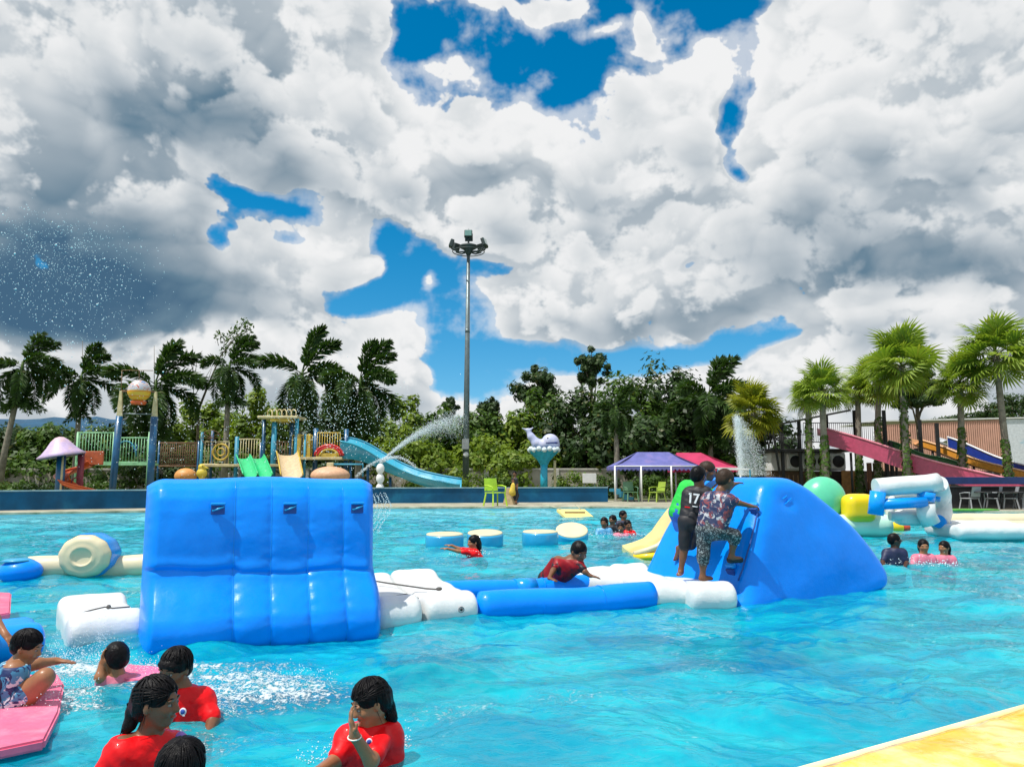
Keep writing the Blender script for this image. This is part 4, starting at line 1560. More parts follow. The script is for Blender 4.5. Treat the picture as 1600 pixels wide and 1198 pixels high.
M_pink = mat('pink_foam', (0.75, 0.14, 0.26), rough=0.55, var=0.12, scale=8, bump=0.006, bscale=14, color2=(0.80, 0.30, 0.42), c2scale=5, c2lo=.5, c2hi=.8, coat=0.25)
z = 0.03
foam_mat('pink_mat', 'wet pink foam mat with a cut corner under the crouching boy, lower left', [onz(-120, 1205, z), onz(70, 1165, z), onz(92, 1120, z), onz(100, 1075, z), onz(88, 1058, z), onz(-120, 1075, z)][::1], -0.02, 0.055, M_pink, 'pink foam mats')
foam_mat('pink_mat', 'half-sunk pink foam mat behind the swimmer with black hair', [onz(178, 1056, z), onz(240, 1062, z), onz(268, 1040, z), onz(200, 1034, z)], -0.055, 0.045, M_pink, 'pink foam mats')
foam_mat('pink_mat', 'pink foam mat at the far left edge under an arm', [onz(-60, 1000, z), onz(14, 985, z), onz(16, 950, z), onz(-60, 945, z)], 0.10, 0.06, M_pink, 'pink foam mats')
a_, b_ = onz(-60, 1050, 0), onz(70, 1030, 0)
pad('blue_float', 'bright blue float at the left edge behind the crouching boy', Vector((a_.x - .3, a_.y, 0)), Vector((b_.x - .08, b_.y + .15, 0)), 0.55, 0.30, M_blue2, cat='blue float', z0=-.05)

# yellow wet platform in the lower right corner
def yellow_platform():
    m = mat('wet_yellow_vinyl_highlit', (0.95, 0.56, 0.0), rough=0.30, spec=0.6, var=0.10, scale=4, bump=0.030, bscale=3.0, coat=0.9, color2=(0.90, 0.72, 0.28), c2scale=2.2, c2lo=0.48, c2hi=0.66)  # second colour paints creamy highlights of reflected sky in patches
    z = 0.22
    e0, e1 = onz(1180, 1214, z), onz(1680, 1076, z)
    d = (e1 - e0).normalized(); nn = Vector((d.y, -d.x, 0))
    o = thing('yellow_platform', 'wet bright yellow vinyl platform edge in the lower right corner', 'platform', (e0.x, e0.y, 0), atan2(d.y, d.x))
    L = (e1 - e0).length
    nu, nv = 120, 60
    P = np.zeros((nv, nu, 3))
    for j in range(nv):
        v = j / (nv - 1) * 1.6
        for i in range(nu):
            x = -0.4 + (L + 1.2) * i / (nu - 1)
            zz = 0.0 if v > 0.05 else -0.10 * (1 - v / 0.05) ** 2
            P[j, i] = (x, -v, zz)
    w = 0.012 * perlin2(P[..., 0] * 2.4 + 9, P[..., 1] * 2.4 + 19, 3, 997) + 0.010 * np.abs(perlin2(P[..., 0] * 1.3 + 9, P[..., 1] * 4 + 19, 8, 997)) + 0.004 * perlin2(P[..., 0] * 9 + 9, P[..., 1] * 9 + 19, 4, 997)
    P[..., 2] += z + w
    MB().grid(P[::-1]).build('platform_top', m, o)
    MB().add([(-.4, 0.0, z - .10), (L + .8, 0.0, z - .10), (L + .8, 0.0, -.4), (-.4, 0, -.4)], [(0, 1, 2, 3)]).build('platform_side', m, o)
    MB().tube([(-.4, 0.004, z - .03), (L + .8, 0.004, z - .03)], 0.022, 10).build('piping', mat('pale_yellow_piping', (0.80, 0.74, 0.42), rough=.4), o)


yellow_platform()


# ---------------------------------------------------------------- vegetation
def leafmat(name, c, c2, trans=0.35, rough=0.5):
    m = bpy.data.materials.new(name)
    m.use_nodes = True
    t = m.node_tree
    bs = t.nodes['Principled BSDF']
    b = NB(t)
    tc = b.n('ShaderNodeTexCoord').outputs['Object']
    oi = b.n('ShaderNodeObjectInfo').outputs['Random']
    geo = b.n('ShaderNodeNewGeometry')
    rpi = geo.outputs['Random Per Island']
    n = b.noise(tc, 0.9, 4, 0.6)
    f = b.m('ADD', b.m('MULTIPLY', b.smooth(n, 0.35, 0.65), 0.55), b.m('MULTIPLY', rpi, 0.45))
    col = b.mix(f, tuple(c) + (1,), tuple(c2) + (1,))
    col = b.mix(b.m('MULTIPLY', b.smooth(rpi, 0.93, 0.97), 0.35), col, (0.20, 0.15, 0.03, 1))
    t.links.new(col, bs.inputs['Base Color'])
    bs.inputs['Roughness'].default_value = rough
    bs.inputs['Specular IOR Level'].default_value = 0.35
    tr = b.n('ShaderNodeBsdfTranslucent')
    t.links.new(b.mix(1.0, col, (1.0, 1.0, 0.45, 1), 'MULTIPLY'), tr.inputs['Color'])
    mx = b.n('ShaderNodeMixShader')
    mx.inputs[0].default_value = trans
    t.links.new(bs.outputs[0], mx.inputs[1]); t.links.new(tr.outputs[0], mx.inputs[2])
    t.links.new(mx.outputs[0], t.nodes['Material Output'].inputs['Surface'])
    return m


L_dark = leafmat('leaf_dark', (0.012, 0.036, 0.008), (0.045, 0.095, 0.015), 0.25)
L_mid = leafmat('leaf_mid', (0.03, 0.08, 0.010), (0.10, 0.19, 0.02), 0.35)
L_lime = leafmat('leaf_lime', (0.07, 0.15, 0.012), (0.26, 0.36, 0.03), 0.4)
L_palm = leafmat('leaf_palm_dark', (0.016, 0.046, 0.010), (0.065, 0.135, 0.022), 0.32)
L_fan = leafmat('leaf_fan_palm', (0.12, 0.22, 0.02), (0.33, 0.44, 0.06), 0.42)
L_fany = leafmat('leaf_fan_palm_yellow', (0.15, 0.20, 0.012), (0.34, 0.36, 0.03), 0.4)
M_bark = mat('bark', (0.16, 0.13, 0.09), rough=0.95, var=0.4, scale=5, bump=0.02, bscale=12)
M_barkg = mat('palm_bark', (0.22, 0.20, 0.16), rough=0.9, var=0.3, scale=4, bump=0.012, bscale=16, dirt=0.3)


def leaves(P, N, size, aspect=0.5, r=None, droop=0.0):
    """rhombic leaves at P facing N"""
    r = r or rng
    n = len(P)
    N = N / np.maximum(np.linalg.norm(N, axis=1, keepdims=True), 1e-6)
    T = r.normal(size=(n, 3)); T[:, 2] -= droop
    T -= (T * N).sum(1, keepdims=True) * N
    T /= np.maximum(np.linalg.norm(T, axis=1, keepdims=True), 1e-6)
    B = np.cross(N, T)
    s = size * (0.6 + 0.8 * r.random(n))[:, None]
    fold = N * s * 0.12
    V = np.stack([P - T * s * .5, P + B * s * aspect * .5 - fold, P + T * s * .5, P - B * s * aspect * .5 - fold], 1).reshape(-1, 3)
    F = np.arange(n * 4).reshape(n, 4)
    return V, F


def crown_points(c, rad, n, seed, clumps=26, spread=0.30, hollow=0.55, flat=0.0):
    r = np.random.default_rng(seed)
    u = r.normal(size=(clumps, 3)); u /= np.linalg.norm(u, axis=1, keepdims=True)
    if flat: u[:, 2] = np.abs(u[:, 2]) * (1 - flat) + u[:, 2] * flat
    q = hollow + (1 - hollow) * r.random((clumps, 1)) ** 0.5
    cc = u * q * (0.85 + 0.3 * r.random((clumps, 1)))
    k = r.integers(0, clumps, n)
    cs = 0.6 + 0.8 * r.random((clumps, 1))
    o = r.normal(size=(n, 3)); o /= np.linalg.norm(o, axis=1, keepdims=True)
    o *= (r.random((n, 1)) ** 0.45) * spread * cs[k]
    P = cc[k] + o
    N = o * 1.5 + u[k] * 0.15 + r.normal(size=(n, 3)) * 0.35 * spread + np.array([0, 0, 0.25 * spread])
    return np.array(c) + P * np.array(rad), N, np.array(c) + cc * np.array(rad)


def tree(name, label, cat, base, height, crown_r, crown_h, leafm, n, size, seed, trunk_r=0.16, clumps=26, spread=0.3, group=None, trunk=True, hollow=0.55, lean=(0, 0)):
    o = thing(name, label, cat, base, 0, group)
    r = np.random.default_rng(seed)
    cz = height - crown_h
    c = np.array([lean[0], lean[1], cz])
    P, N, cc = crown_points(c, (crown_r, crown_r * 0.9, crown_h), n, seed, clumps, spread, hollow)
    keep = P[:, 2] > 0.05
    V, F = leaves(P[keep], N[keep], size, 0.55, r)
    obj('crown', mesh_np('crown', V, F, [leafm], True), o)
    if trunk:
        mb = MB()
        pts = [(0, 0, -0.05), (lean[0] * .2 + .05, 0, cz * .35), (lean[0] * .6, lean[1] * .5, cz * .7), (lean[0], lean[1], cz + crown_h * .25)]
        mb.tube(pts, [trunk_r * 1.2, trunk_r, trunk_r * .75, trunk_r * .35], 8)
        mb.build('trunk', M_bark, o)
        idx = r.permutation(len(cc))[:10]
        mb = MB()
        for i in idx:
            st = np.array(pts[1]) + (np.array(pts[3]) - np.array(pts[1])) * (0.3 + 0.6 * r.random())
            md = (st + cc[i]) / 2 + r.normal(size=3) * 0.12
            mb.tube([st, md, cc[i]], [trunk_r * .42, trunk_r * .28, trunk_r * .08], 5)
        mb.build('limb', M_bark, o)
    return o


# ---- feathery (foxtail) palms
def feather_frond(L=2.7, rise=0.9, droop=1.5, n=120, seed=1, side=0.0):
    r = np.random.default_rng(seed)
    t = np.linspace(0, 1, 14)
    spine = np.stack([L * (t - 0.28 * t ** 3), side * t ** 2, rise * t * 1.6 - droop * t ** 2.2], -1)
    mb = MB()
    mb.tube([tuple(p) for p in spine], list(0.035 * (1 - t * .85)), 4, smooth=True)
    V, F = [], []
    tt = 0.10 + 0.90 * (np.arange(n) / n)
    P = np.stack([np.interp(tt, t, spine[:, i]) for i in range(3)], -1)
    d = np.gradient(P, axis=0); d /= np.linalg.norm(d, axis=1, keepdims=True)
    ll = 0.56 * np.sin(np.clip(tt * 1.02, 0, 1) * pi * 0.86 + 0.25) + 0.10
    a = r.random(n) * 2 * pi
    a = np.where(r.random(n) < 0.35, a, np.where(np.arange(n) % 2, 0.25, pi - 0.25) + r.normal(size=n) * 0.55)
    w = np.cross(d, np.array([0, 0, 1.0])); w /= np.linalg.norm(w, axis=1, keepdims=True)
    u = np.cross(w, d)
    out = w * np.cos(a)[:, None] + u * np.sin(a)[:, None]
    tip = P + (out * 0.85 + d * 0.55) * ll[:, None] + np.array([0, 0, -0.16]) * ll[:, None]
    mid = P + (out * 0.85 + d * 0.5) * ll[:, None] * 0.5
    ww = d * 0.062
    V = np.stack([P, mid + ww, tip, mid - ww], 1).reshape(-1, 3)
    mb.add(V, [tuple(q) for q in np.arange(n * 4).reshape(n, 4)], True)
    return mb.mesh('frond', [L_palm])


FRONDS = [feather_frond(2.7, 1.15, 1.9, 240, 1, .2), feather_frond(2.9, 0.8, 2.6, 240, 2, 0.4), feather_frond(2.0, 0.2, 2.7, 220, 3, -0.2), feather_frond(2.3, 1.9, 1.7, 240, 4, 0.3)]


def feather_palm(px, top_py, Y, label, rad_px, seed, lean=0.0, skirt=5, wind=0.6, trunk_vis=None, hfrac=1.0):
    r = random.Random(seed)
    top = at(px, top_py, Y)
    base = Vector((top.x + lean, Y, 0.14))
    R = rad_px / 1200 * Y
    s = R / 1.95
    H = top.z - 2.5 * s
    o = thing('feather_palm', label, 'palm tree', base, 0, None)
    pts = [(0, 0, 0), (-lean * .3, 0, H * .4), (-lean * .8, 0, H * .8), (-lean, 0, H)]
    MB().tube(pts, [0.24, 0.17, 0.15, 0.13], 10).build('trunk', M_barkg, o)
    MB().tube([(-lean, 0, H - .1), (-lean + .02, 0, H + 0.9 * s)], [0.15, 0.06], 8).build('crown_shaft', L_mid, o)
    n = r.choice((12, 13, 15))
    for i in range(n):
        a = i * 2.39996 + r.uniform(-.35, .35)
        lv = i / n
        pitch = -0.30 + 0.85 * lv + r.uniform(-.2, .2)
        if i < 3:
            me = FRONDS[3]; pitch = -0.55 + i * .22; a = r.uniform(-0.7, 1.2)
        else:
            me = FRONDS[0 if lv < .45 else 1 if lv < .75 else 2]
        # wind from the left bends fronds to the right
        dx = cos(a) + wind * (0.3 if i > 2 else 0.15)
        a2 = atan2(sin(a), dx)
        f = obj('frond', me, o, (-lean, 0, H + (0.8 - 0.5 * lv) * s), (0, pitch, a2))
        f.scale = (s * r.uniform(1.0, 1.28), s * r.uniform(.8, 1.0), s * r.uniform(.75, 1.0))
    for i in range(skirt):
        a = i * 2 * pi / skirt + r.uniform(-.4, .4)
        f = obj('dead_frond', FRONDS[2], o, (-lean, 0, H + 0.1), (0, 0.75 + r.uniform(0, .35), a))
        f.scale = (s * 0.95,) * 3
    return o


feather_palm(38, 528, 46, 'feather palm at the far left edge with its grey trunk bare to the ground', 50, 11, lean=-0.9, skirt=7)
feather_palm(130, 548, 49, 'feather palm behind the lilac mushroom shelter, second from the left', 47, 12, skirt=3)
feather_palm(246, 548, 48, 'feather palm behind the water bucket tower', 60, 13, skirt=7)
feather_palm(360, 534, 48, 'feather palm with a ball of drooping old fronds, under the thin leafy branch', 44, 14, skirt=9)
feather_palm(474, 534, 48, 'feather palm leaning its top frond to the right, behind the yellow roofed play tower', 58, 15, skirt=8)
feather_palm(564, 546, 47, 'feather palm with a dense dark crown just left of the cyan slide top', 58, 16, skirt=9)
feather_palm(1106, 570, 50, 'tall dark feather palm behind the red canopy', 56, 17, skirt=9)
feather_palm(962, 612, 47, 'small hazy feather palm with a pale trunk behind the purple canopy', 32, 18, skirt=3)


# ---- fan palms
def fan_leaf(seed, L=0.95, segs=26, m=None):
    r = np.random.default_rng(seed)
    mb = MB()
    mb.tube([(0, 0, 0), (0.45, 0, 0.05), (0.85, 0, 0.0)], [0.02, 0.015, 0.012], 4)
    c = np.array([0.85, 0, 0.0])
    for i in range(segs):
        a = -2.2 + 4.4 * (i + .5) / segs
        l = L * (0.75 + 0.35 * cos(a * .6)) * (0.9 + .2 * r.random())
        d = np.array([cos(a), sin(a), 0.0])
        s = np.array([-sin(a), cos(a), 0.0])
        up = np.array([0, 0, 1.0])
        w = 0.050
        p1 = c + d * l * .62 + up * (0.05 + (i % 2) * .03)
        tip = c + d * l * (.98) - up * (0.04 + .16 * r.random())
        b0 = len(mb.V)
        mb.add([tuple(c), tuple(p1 + s * w), tuple(tip), tuple(p1 - s * w)], [(0, 1, 2, 3)], False)
    return mb


FAN = {k: [fan_leaf(s).mesh('fan_leaf', [mm]) for s in (1, 2, 3)] for k, mm in (('g', L_fan), ('y', L_fany))}
M_creeper = L_mid


def fan_palm(px, cy, rad_px, Y, label, seed, base_px=None, kind='g', n=40, trunk=True, creeper=0.5, tr=0.17):
    r = random.Random(seed)
    c = at(px, cy, Y)
    b0 = at(base_px if base_px else px, 745, Y)
    base = Vector((b0.x, Y, 0.14))
    off = c.x - base.x
    R = rad_px / 1200 * Y
    s = R / 1.62
    H = c.z - 0.14
    o = thing('fan_palm', label, 'fan palm', base)
    if trunk:
        pts = [(0, 0, 0), (off * .35, 0, H * .4), (off * .8, 0, H * .8), (off, 0, H)]
        MB().tube(pts, [tr * 1.25, tr, tr * .9, tr * .8], 10).build('trunk', M_barkg, o)
        mb = MB()
        for k in range(14):
            a = k * 2.4
            mb.tube([(off, 0, H - .35 + k * .03), (off + cos(a) * .3, sin(a) * .3, H - .2 + k * .03)], [0.05, 0.02], 4)
        mb.build('leaf_bases', M_bark, o)
    if creeper:
        q = np.random.default_rng(seed)
        m = 420
        h = q.random(m) * H * creeper
        a = q.random(m) * 2 * pi
        rr = tr * (1.1 + 0.9 * q.random(m) * (1.2 - h / (H * creeper)))
        P = np.stack([off * h / H + np.cos(a) * rr, np.sin(a) * rr, h], -1)
        V, F = leaves(P, np.stack([np.cos(a), np.sin(a), 0.3 + 0 * a], -1), 0.17, .7, q)
        obj('creeper', mesh_np('creeper', V, F, [L_mid], True), o)
    for i in range(n):
        lv = i / n
        a = i * 2.39996 + r.uniform(-.2, .2)
        pitch = -1.45 + 2.25 * lv ** 0.85 + r.uniform(-.16, .16)
        f = obj('fan_leaf', FAN[kind][i % 3], o, (off, 0, H + (0.15 - .25 * lv) * s), (r.uniform(-.75, .75), pitch + r.uniform(-.22, .22), a))
        f.scale = (s * r.uniform(.72, 1.12),) * 3
    return o


fan_palm(1556, 556, 64, 40, 'tallest fan palm at the right edge with a long bare grey trunk', 31, base_px=1577, n=44, creeper=0.42)
fan_palm(1500, 600, 46, 41, 'fan palm with creeper on its trunk in front of the blue and white slide', 32, base_px=1503, n=38, creeper=0.62)
fan_palm(1408, 574, 60, 40, 'large full fan palm above the green slide', 33, base_px=1418, n=44, creeper=0.85)
fan_palm(1372, 598, 44, 43, 'fan palm tucked left of the largest one above the pink slide', 34, base_px=1370, n=34, creeper=0.7)
fan_palm(1284, 612, 47, 39, 'round fan palm standing in front of the air conditioner units', 35, base_px=1290, n=40, creeper=0.6)
fan_palm(1262, 622, 34, 42, 'smaller fan palm left of and behind the round one', 36, base_px=1266, n=28, creeper=0.8)
fan_palm(1340, 612, 30, 44, 'small fan palm between the round one and the tucked one', 37, base_px=1342, n=24, creeper=0.4)
fan_palm(1176, 645, 47, 42, 'yellow green fan palm behind the water jet', 38, kind='y', n=46, trunk=True, creeper=0.9)

# ---- hedgerow and woodland behind the boundary wall
def place(px, Y, z=0.14):
    p = at(px, 745, Y)
    return Vector((p.x, Y, z))


def top_h(px, py, Y):
    return at(px, py, Y).z - 0.14


wood = [
    # px, top, halfwidth px, Y, material, leaves, label
    (15, 672, 50, 56, 'd', 'dark shrub at the left edge behind the bare palm trunk'),
    (78, 676, 44, 54, 'm', 'mid green shrub between the first two palms'),
    (150, 668, 50, 56, 'm', 'mid green shrub behind the green railing'),
    (215, 655, 46, 58, 'd', 'dark shrub behind the bucket tower'),
    (300, 640, 46, 57, 'l', 'bright lime shrub left of the palm with the ball of old fronds'),
    (352, 655, 40, 60, 'm', 'shrub behind the round drooping palm skirt'),
    (408, 622, 42, 56, 'l', 'bright leafy tree between the two middle palms'),
    (455, 640, 44, 60, 'd', 'dark shrub behind the yellow play tower roof'),
    (520, 604, 34, 58, 'd', 'upright dark tree left of the dense dark palm'),
    (575, 650, 46, 60, 'm', 'green shrub behind the top of the cyan slide'),
    (632, 636, 44, 58, 'l', 'lime green shrub right of the dense dark palm'),
    (684, 650, 44, 57, 'm', 'green shrub left of the floodlight mast'),
    (745, 655, 46, 58, 'm', 'olive green shrub right of the floodlight mast'),
    (795, 652, 46, 59, 'l', 'yellow green shrub left of the whale sculpture'),
    (850, 640, 48, 60, 'm', 'shrub behind the whale sculpture'),
    (905, 612, 46, 58, 'd', 'dark tree right of the whale sculpture'),
    (985, 598, 56, 57, 'm', 'broad dark green tree behind the purple canopy'),
    (1042, 582, 56, 58, 'd', 'tallest broad dark tree between the canopy and the tall palm'),
    (1085, 622, 46, 54, 'd', 'dark tree under the tall dark palm'),
    (1135, 628, 50, 60, 'd', 'dark tree left of the yellow green fan palm'),
    (1200, 660, 46, 58, 'd', 'dark tree behind the water jet'),
    (950, 640, 44, 54, 'd', 'dark tree above the white sign board'),
    (1020, 655, 60, 53, 'd', 'dark undergrowth tree behind the canopy ridge'),
]
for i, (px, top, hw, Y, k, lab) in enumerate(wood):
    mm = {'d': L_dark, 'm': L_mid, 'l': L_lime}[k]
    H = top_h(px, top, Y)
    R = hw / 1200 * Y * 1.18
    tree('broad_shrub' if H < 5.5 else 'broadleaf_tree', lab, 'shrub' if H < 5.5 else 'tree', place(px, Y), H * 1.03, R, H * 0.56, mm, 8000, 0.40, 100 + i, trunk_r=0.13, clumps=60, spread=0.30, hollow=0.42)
# low undergrowth in front of them
low = [(60, 715, 70, 53.5, 'm', 'low green bush below the first palm, above the boundary wall'), (170, 705, 70, 53.5, 'm', 'low bush behind the green railing, above the boundary wall'),
       (270, 700, 60, 53.5, 'd', 'low dark bush behind the brown net bridge'), (350, 705, 60, 53.5, 'm', 'low bush behind the blue play tower posts'),
       (440, 700, 60, 53.5, 'd', 'low dark bush behind the play tower'), (545, 700, 60, 53.5, 'd', 'low dark bush behind the cyan slide'),
       (640, 690, 52, 53.5, 'l', 'low lime bush under the arc of the water jet'), (700, 700, 44, 53.5, 'l', 'low lime bush at the foot of the floodlight mast'),
       (765, 684, 50, 53.5, 'l', 'low yellow green bush between mast and whale'), (820, 692, 44, 53.5, 'l', 'low leafy bush left below the whale'),
       (1185, 700, 44, 50, 'm', 'low green bush behind the right water jet')]
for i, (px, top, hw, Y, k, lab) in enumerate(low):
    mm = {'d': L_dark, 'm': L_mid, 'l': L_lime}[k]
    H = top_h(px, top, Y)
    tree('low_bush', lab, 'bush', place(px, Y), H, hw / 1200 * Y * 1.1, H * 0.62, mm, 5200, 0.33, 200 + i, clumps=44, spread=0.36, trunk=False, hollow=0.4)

# tall open trees standing above
def open_tree(px, cy, rx, ry, Y, label, seed, n=3400, sp=0.22, cl=34, m=L_dark, size=0.28):
    c = at(px, cy, Y)
    H = c.z - .14 + ry / 1200 * Y
    return tree('open_crowned_tree', label, 'tree', place(px, Y), H, rx / 1200 * Y, ry / 1200 * Y, m, int(n * 1.9), size * 1.15, seed, trunk_r=0.2, clumps=int(cl * 1.5), spread=sp * 1.15, hollow=0.25)


open_tree(843, 610, 36, 36, 66, 'round crowned tall tree left of the airy one', 301)
open_tree(926, 576, 32, 30, 68, 'airy tall tree with sky showing through its crown', 302, n=2300, sp=0.2, cl=26)
open_tree(703, 636, 12, 13, 70, 'tiny far tree poking up just left of the floodlight mast', 303, n=700, cl=12, sp=.35)
open_tree(764, 640, 15, 22, 68, 'small narrow far tree right of the floodlight mast', 304, n=1100, cl=14, sp=.35)
open_tree(1440, 612, 50, 26, 50, 'dark tree behind the fan palms above the slides', 305, n=2200, cl=20, sp=.28)
open_tree(1590, 640, 50, 22, 90, 'far dark trees row end behind the pink wall at the right edge', 306, n=2400, cl=26, sp=.3)
open_tree(1520, 655, 50, 10, 95, 'low far tree line above the pink wall', 307, n=1600, cl=20, sp=.35)


# slender branch with a few leaf bunches over the fourth palm
def slender(px, py, Y):
    o = thing('slender_tree', 'slender sparse tree with small bunches of pale leaves above the fourth palm', 'tree', place(350, Y))
    r = np.random.default_rng(5)
    pts = [at(310, 640, Y), at(330, 590, Y), at(345, 555, Y), at(368, 528, Y), at(388, 508, Y)]
    MB().tube([place(308, Y)] + pts, [0.12, .09, .06, .045, .03, .015], 6).build('trunk', M_bark, o, o.location)
    mb = MB(); P = []
    for (x, y) in [(345, 520), (352, 530), (362, 518), (372, 512), (380, 508), (386, 518), (378, 530), (368, 540), (356, 545), (384, 504), (390, 512), (366, 526), (374, 522), (382, 525), (348, 548), (338, 526), (360, 535)]:
        e = at(x, y, Y)
        s = at(345 + (x - 345) * .5, y + 14, Y)
        mb.tube([s, e], [0.025, .01], 4)
        for _ in range(16):
            P.append(np.array(e) + r.normal(size=3) * 0.17)
    mb.build('limb', M_bark, o, o.location)
    P = np.array(P)
    V, F = leaves(P, r.normal(size=P.shape) + [0, -.5, .5], 0.26, .45, r)
    obj('leaves', mesh_np('leaves', V - np.array(o.location), F, [L_mid], True), o)
    # bare twigs rising left of it
    o2 = thing('bare_sapling', 'bare thin twigs rising left of the fourth palm', 'sapling', place(303, Y))
    mb = MB()
    for x0, y0, x1, y1 in ((303, 640, 301, 540), (302, 600, 310, 552), (302, 580, 292, 545), (303, 620, 330, 575), (318, 620, 331, 575), (302, 570, 316, 548), (241, 600, 241, 540), (129, 600, 129, 532)):
        mb.tube([at(x0, y0, Y), at(x1, y1, Y)], [0.03, .012], 4)
    mb.build('twigs', M_bark, o2, o2.location)


slender(360, 530, 50)

# ---- planting between low wall and boundary wall
hedge = [(20, 752, 30, 44, 'm'), (60, 750, 28, 44, 'd'), (160, 755, 30, 44, 'm'), (255, 756, 40, 44, 'd'), (655, 744, 20, 46, 'm'), (690, 748, 28, 46, 'm'), (735, 742, 26, 46, 'l'), (770, 742, 26, 46, 'm'), (800, 748, 14, 46, 'm'), (870, 742, 16, 46, 'm'), (900, 740, 24, 46, 'l'), (940, 744, 22, 46, 'm'), (965, 742, 18, 46, 'd'),
         (1000, 744, 24, 46, 'm'), (1035, 742, 26, 46, 'm'), (1070, 744, 26, 46, 'd')]
near = ['at the left edge', 'right of the bare palm trunk', 'beside the orange spiral slide', 'behind the water tower posts', 'left of the mast foot', 'at the mast foot', 'just right of the mast', 'behind the yellow chair', 'behind the walking person', 'right of the whale stem', 'left of the white sign board', 'right of the white sign board', 'left of the purple canopy', 'under the purple canopy left half', 'under the purple canopy right half', 'under the red canopy']
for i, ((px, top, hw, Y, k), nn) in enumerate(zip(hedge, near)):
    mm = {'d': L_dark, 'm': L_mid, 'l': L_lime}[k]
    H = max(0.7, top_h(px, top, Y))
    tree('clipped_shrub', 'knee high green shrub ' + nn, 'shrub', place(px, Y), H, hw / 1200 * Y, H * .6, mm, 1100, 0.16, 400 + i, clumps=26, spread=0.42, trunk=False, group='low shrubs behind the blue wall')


# distant hill, the blue of haze put into its colour
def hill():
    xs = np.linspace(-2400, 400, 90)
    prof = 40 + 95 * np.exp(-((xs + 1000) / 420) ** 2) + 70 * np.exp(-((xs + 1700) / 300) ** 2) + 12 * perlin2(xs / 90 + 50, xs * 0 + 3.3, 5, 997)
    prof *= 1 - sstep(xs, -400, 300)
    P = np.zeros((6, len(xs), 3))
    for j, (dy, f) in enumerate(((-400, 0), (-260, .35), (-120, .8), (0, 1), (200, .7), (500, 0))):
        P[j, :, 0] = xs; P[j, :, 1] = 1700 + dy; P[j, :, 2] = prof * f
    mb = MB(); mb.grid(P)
    tag(mb.build('hills', mat('hazed_forest_hill', (0.010, 0.065, 0.13), rough=1.0, var=.2, scale=.02)), kind='structure')


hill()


# ---------------------------------------------------------------- structures and playground
M_galv = mat('galvanised_steel', (0.16, 0.20, 0.21), rough=0.45, metal=0.6, var=.15, scale=3)
M_lampb = mat('lamp_housing', (0.03, 0.045, 0.045), rough=.5)
M_glass = mat('lamp_glass', (0.10, 0.22, 0.20), rough=.1, coat=1.0)
M_bpost = mat('blue_post_paint', (0.004, 0.085, 0.20), rough=.4, var=.25, scale=2, dirt=.15, coat=.2)
M_bpost2 = mat('pale_blue_paint', (0.03, 0.24, 0.36), rough=.5, var=.2, scale=2)
M_ypaint = mat('yellow_paint', (0.55, 0.38, 0.05), rough=.5, var=.2, scale=3, dirt=.15)
M_cpaint = mat('cream_paint', (0.55, 0.47, 0.26), rough=.6, var=.2, scale=3, dirt=.2)
M_grail = mat('green_rail_paint', (0.22, 0.48, 0.26), rough=.5, var=.2, scale=3)
M_brown = mat('brown_rope_net', (0.16, 0.09, 0.05), rough=.9, var=.3, scale=9)
M_orange = mat('orange_plastic', (0.62, 0.10, 0.015), rough=.35, var=.1, coat=.3)
M_redp = mat('red_plastic', (0.55, 0.02, 0.02), rough=.35, coat=.3)
M_gplast = mat('green_plastic', (0.02, 0.50, 0.18), rough=.35, coat=.3)
M_slide = mat('cyan_slide_gelcoat', (0.03, 0.36, 0.52), rough=.25, coat=.5, var=.1, scale=1.5)
M_whitep = mat('white_paint', (0.72, 0.72, 0.70), rough=.55, var=.08, scale=3, dirt=.1)
M_tan = mat('tan_fibreglass', (0.62, 0.42, 0.26), rough=.5, var=.1)


def ground_at(px, Y, z=0.15):
    p = at(px, 745, Y)
    return Vector((p.x, Y, z))


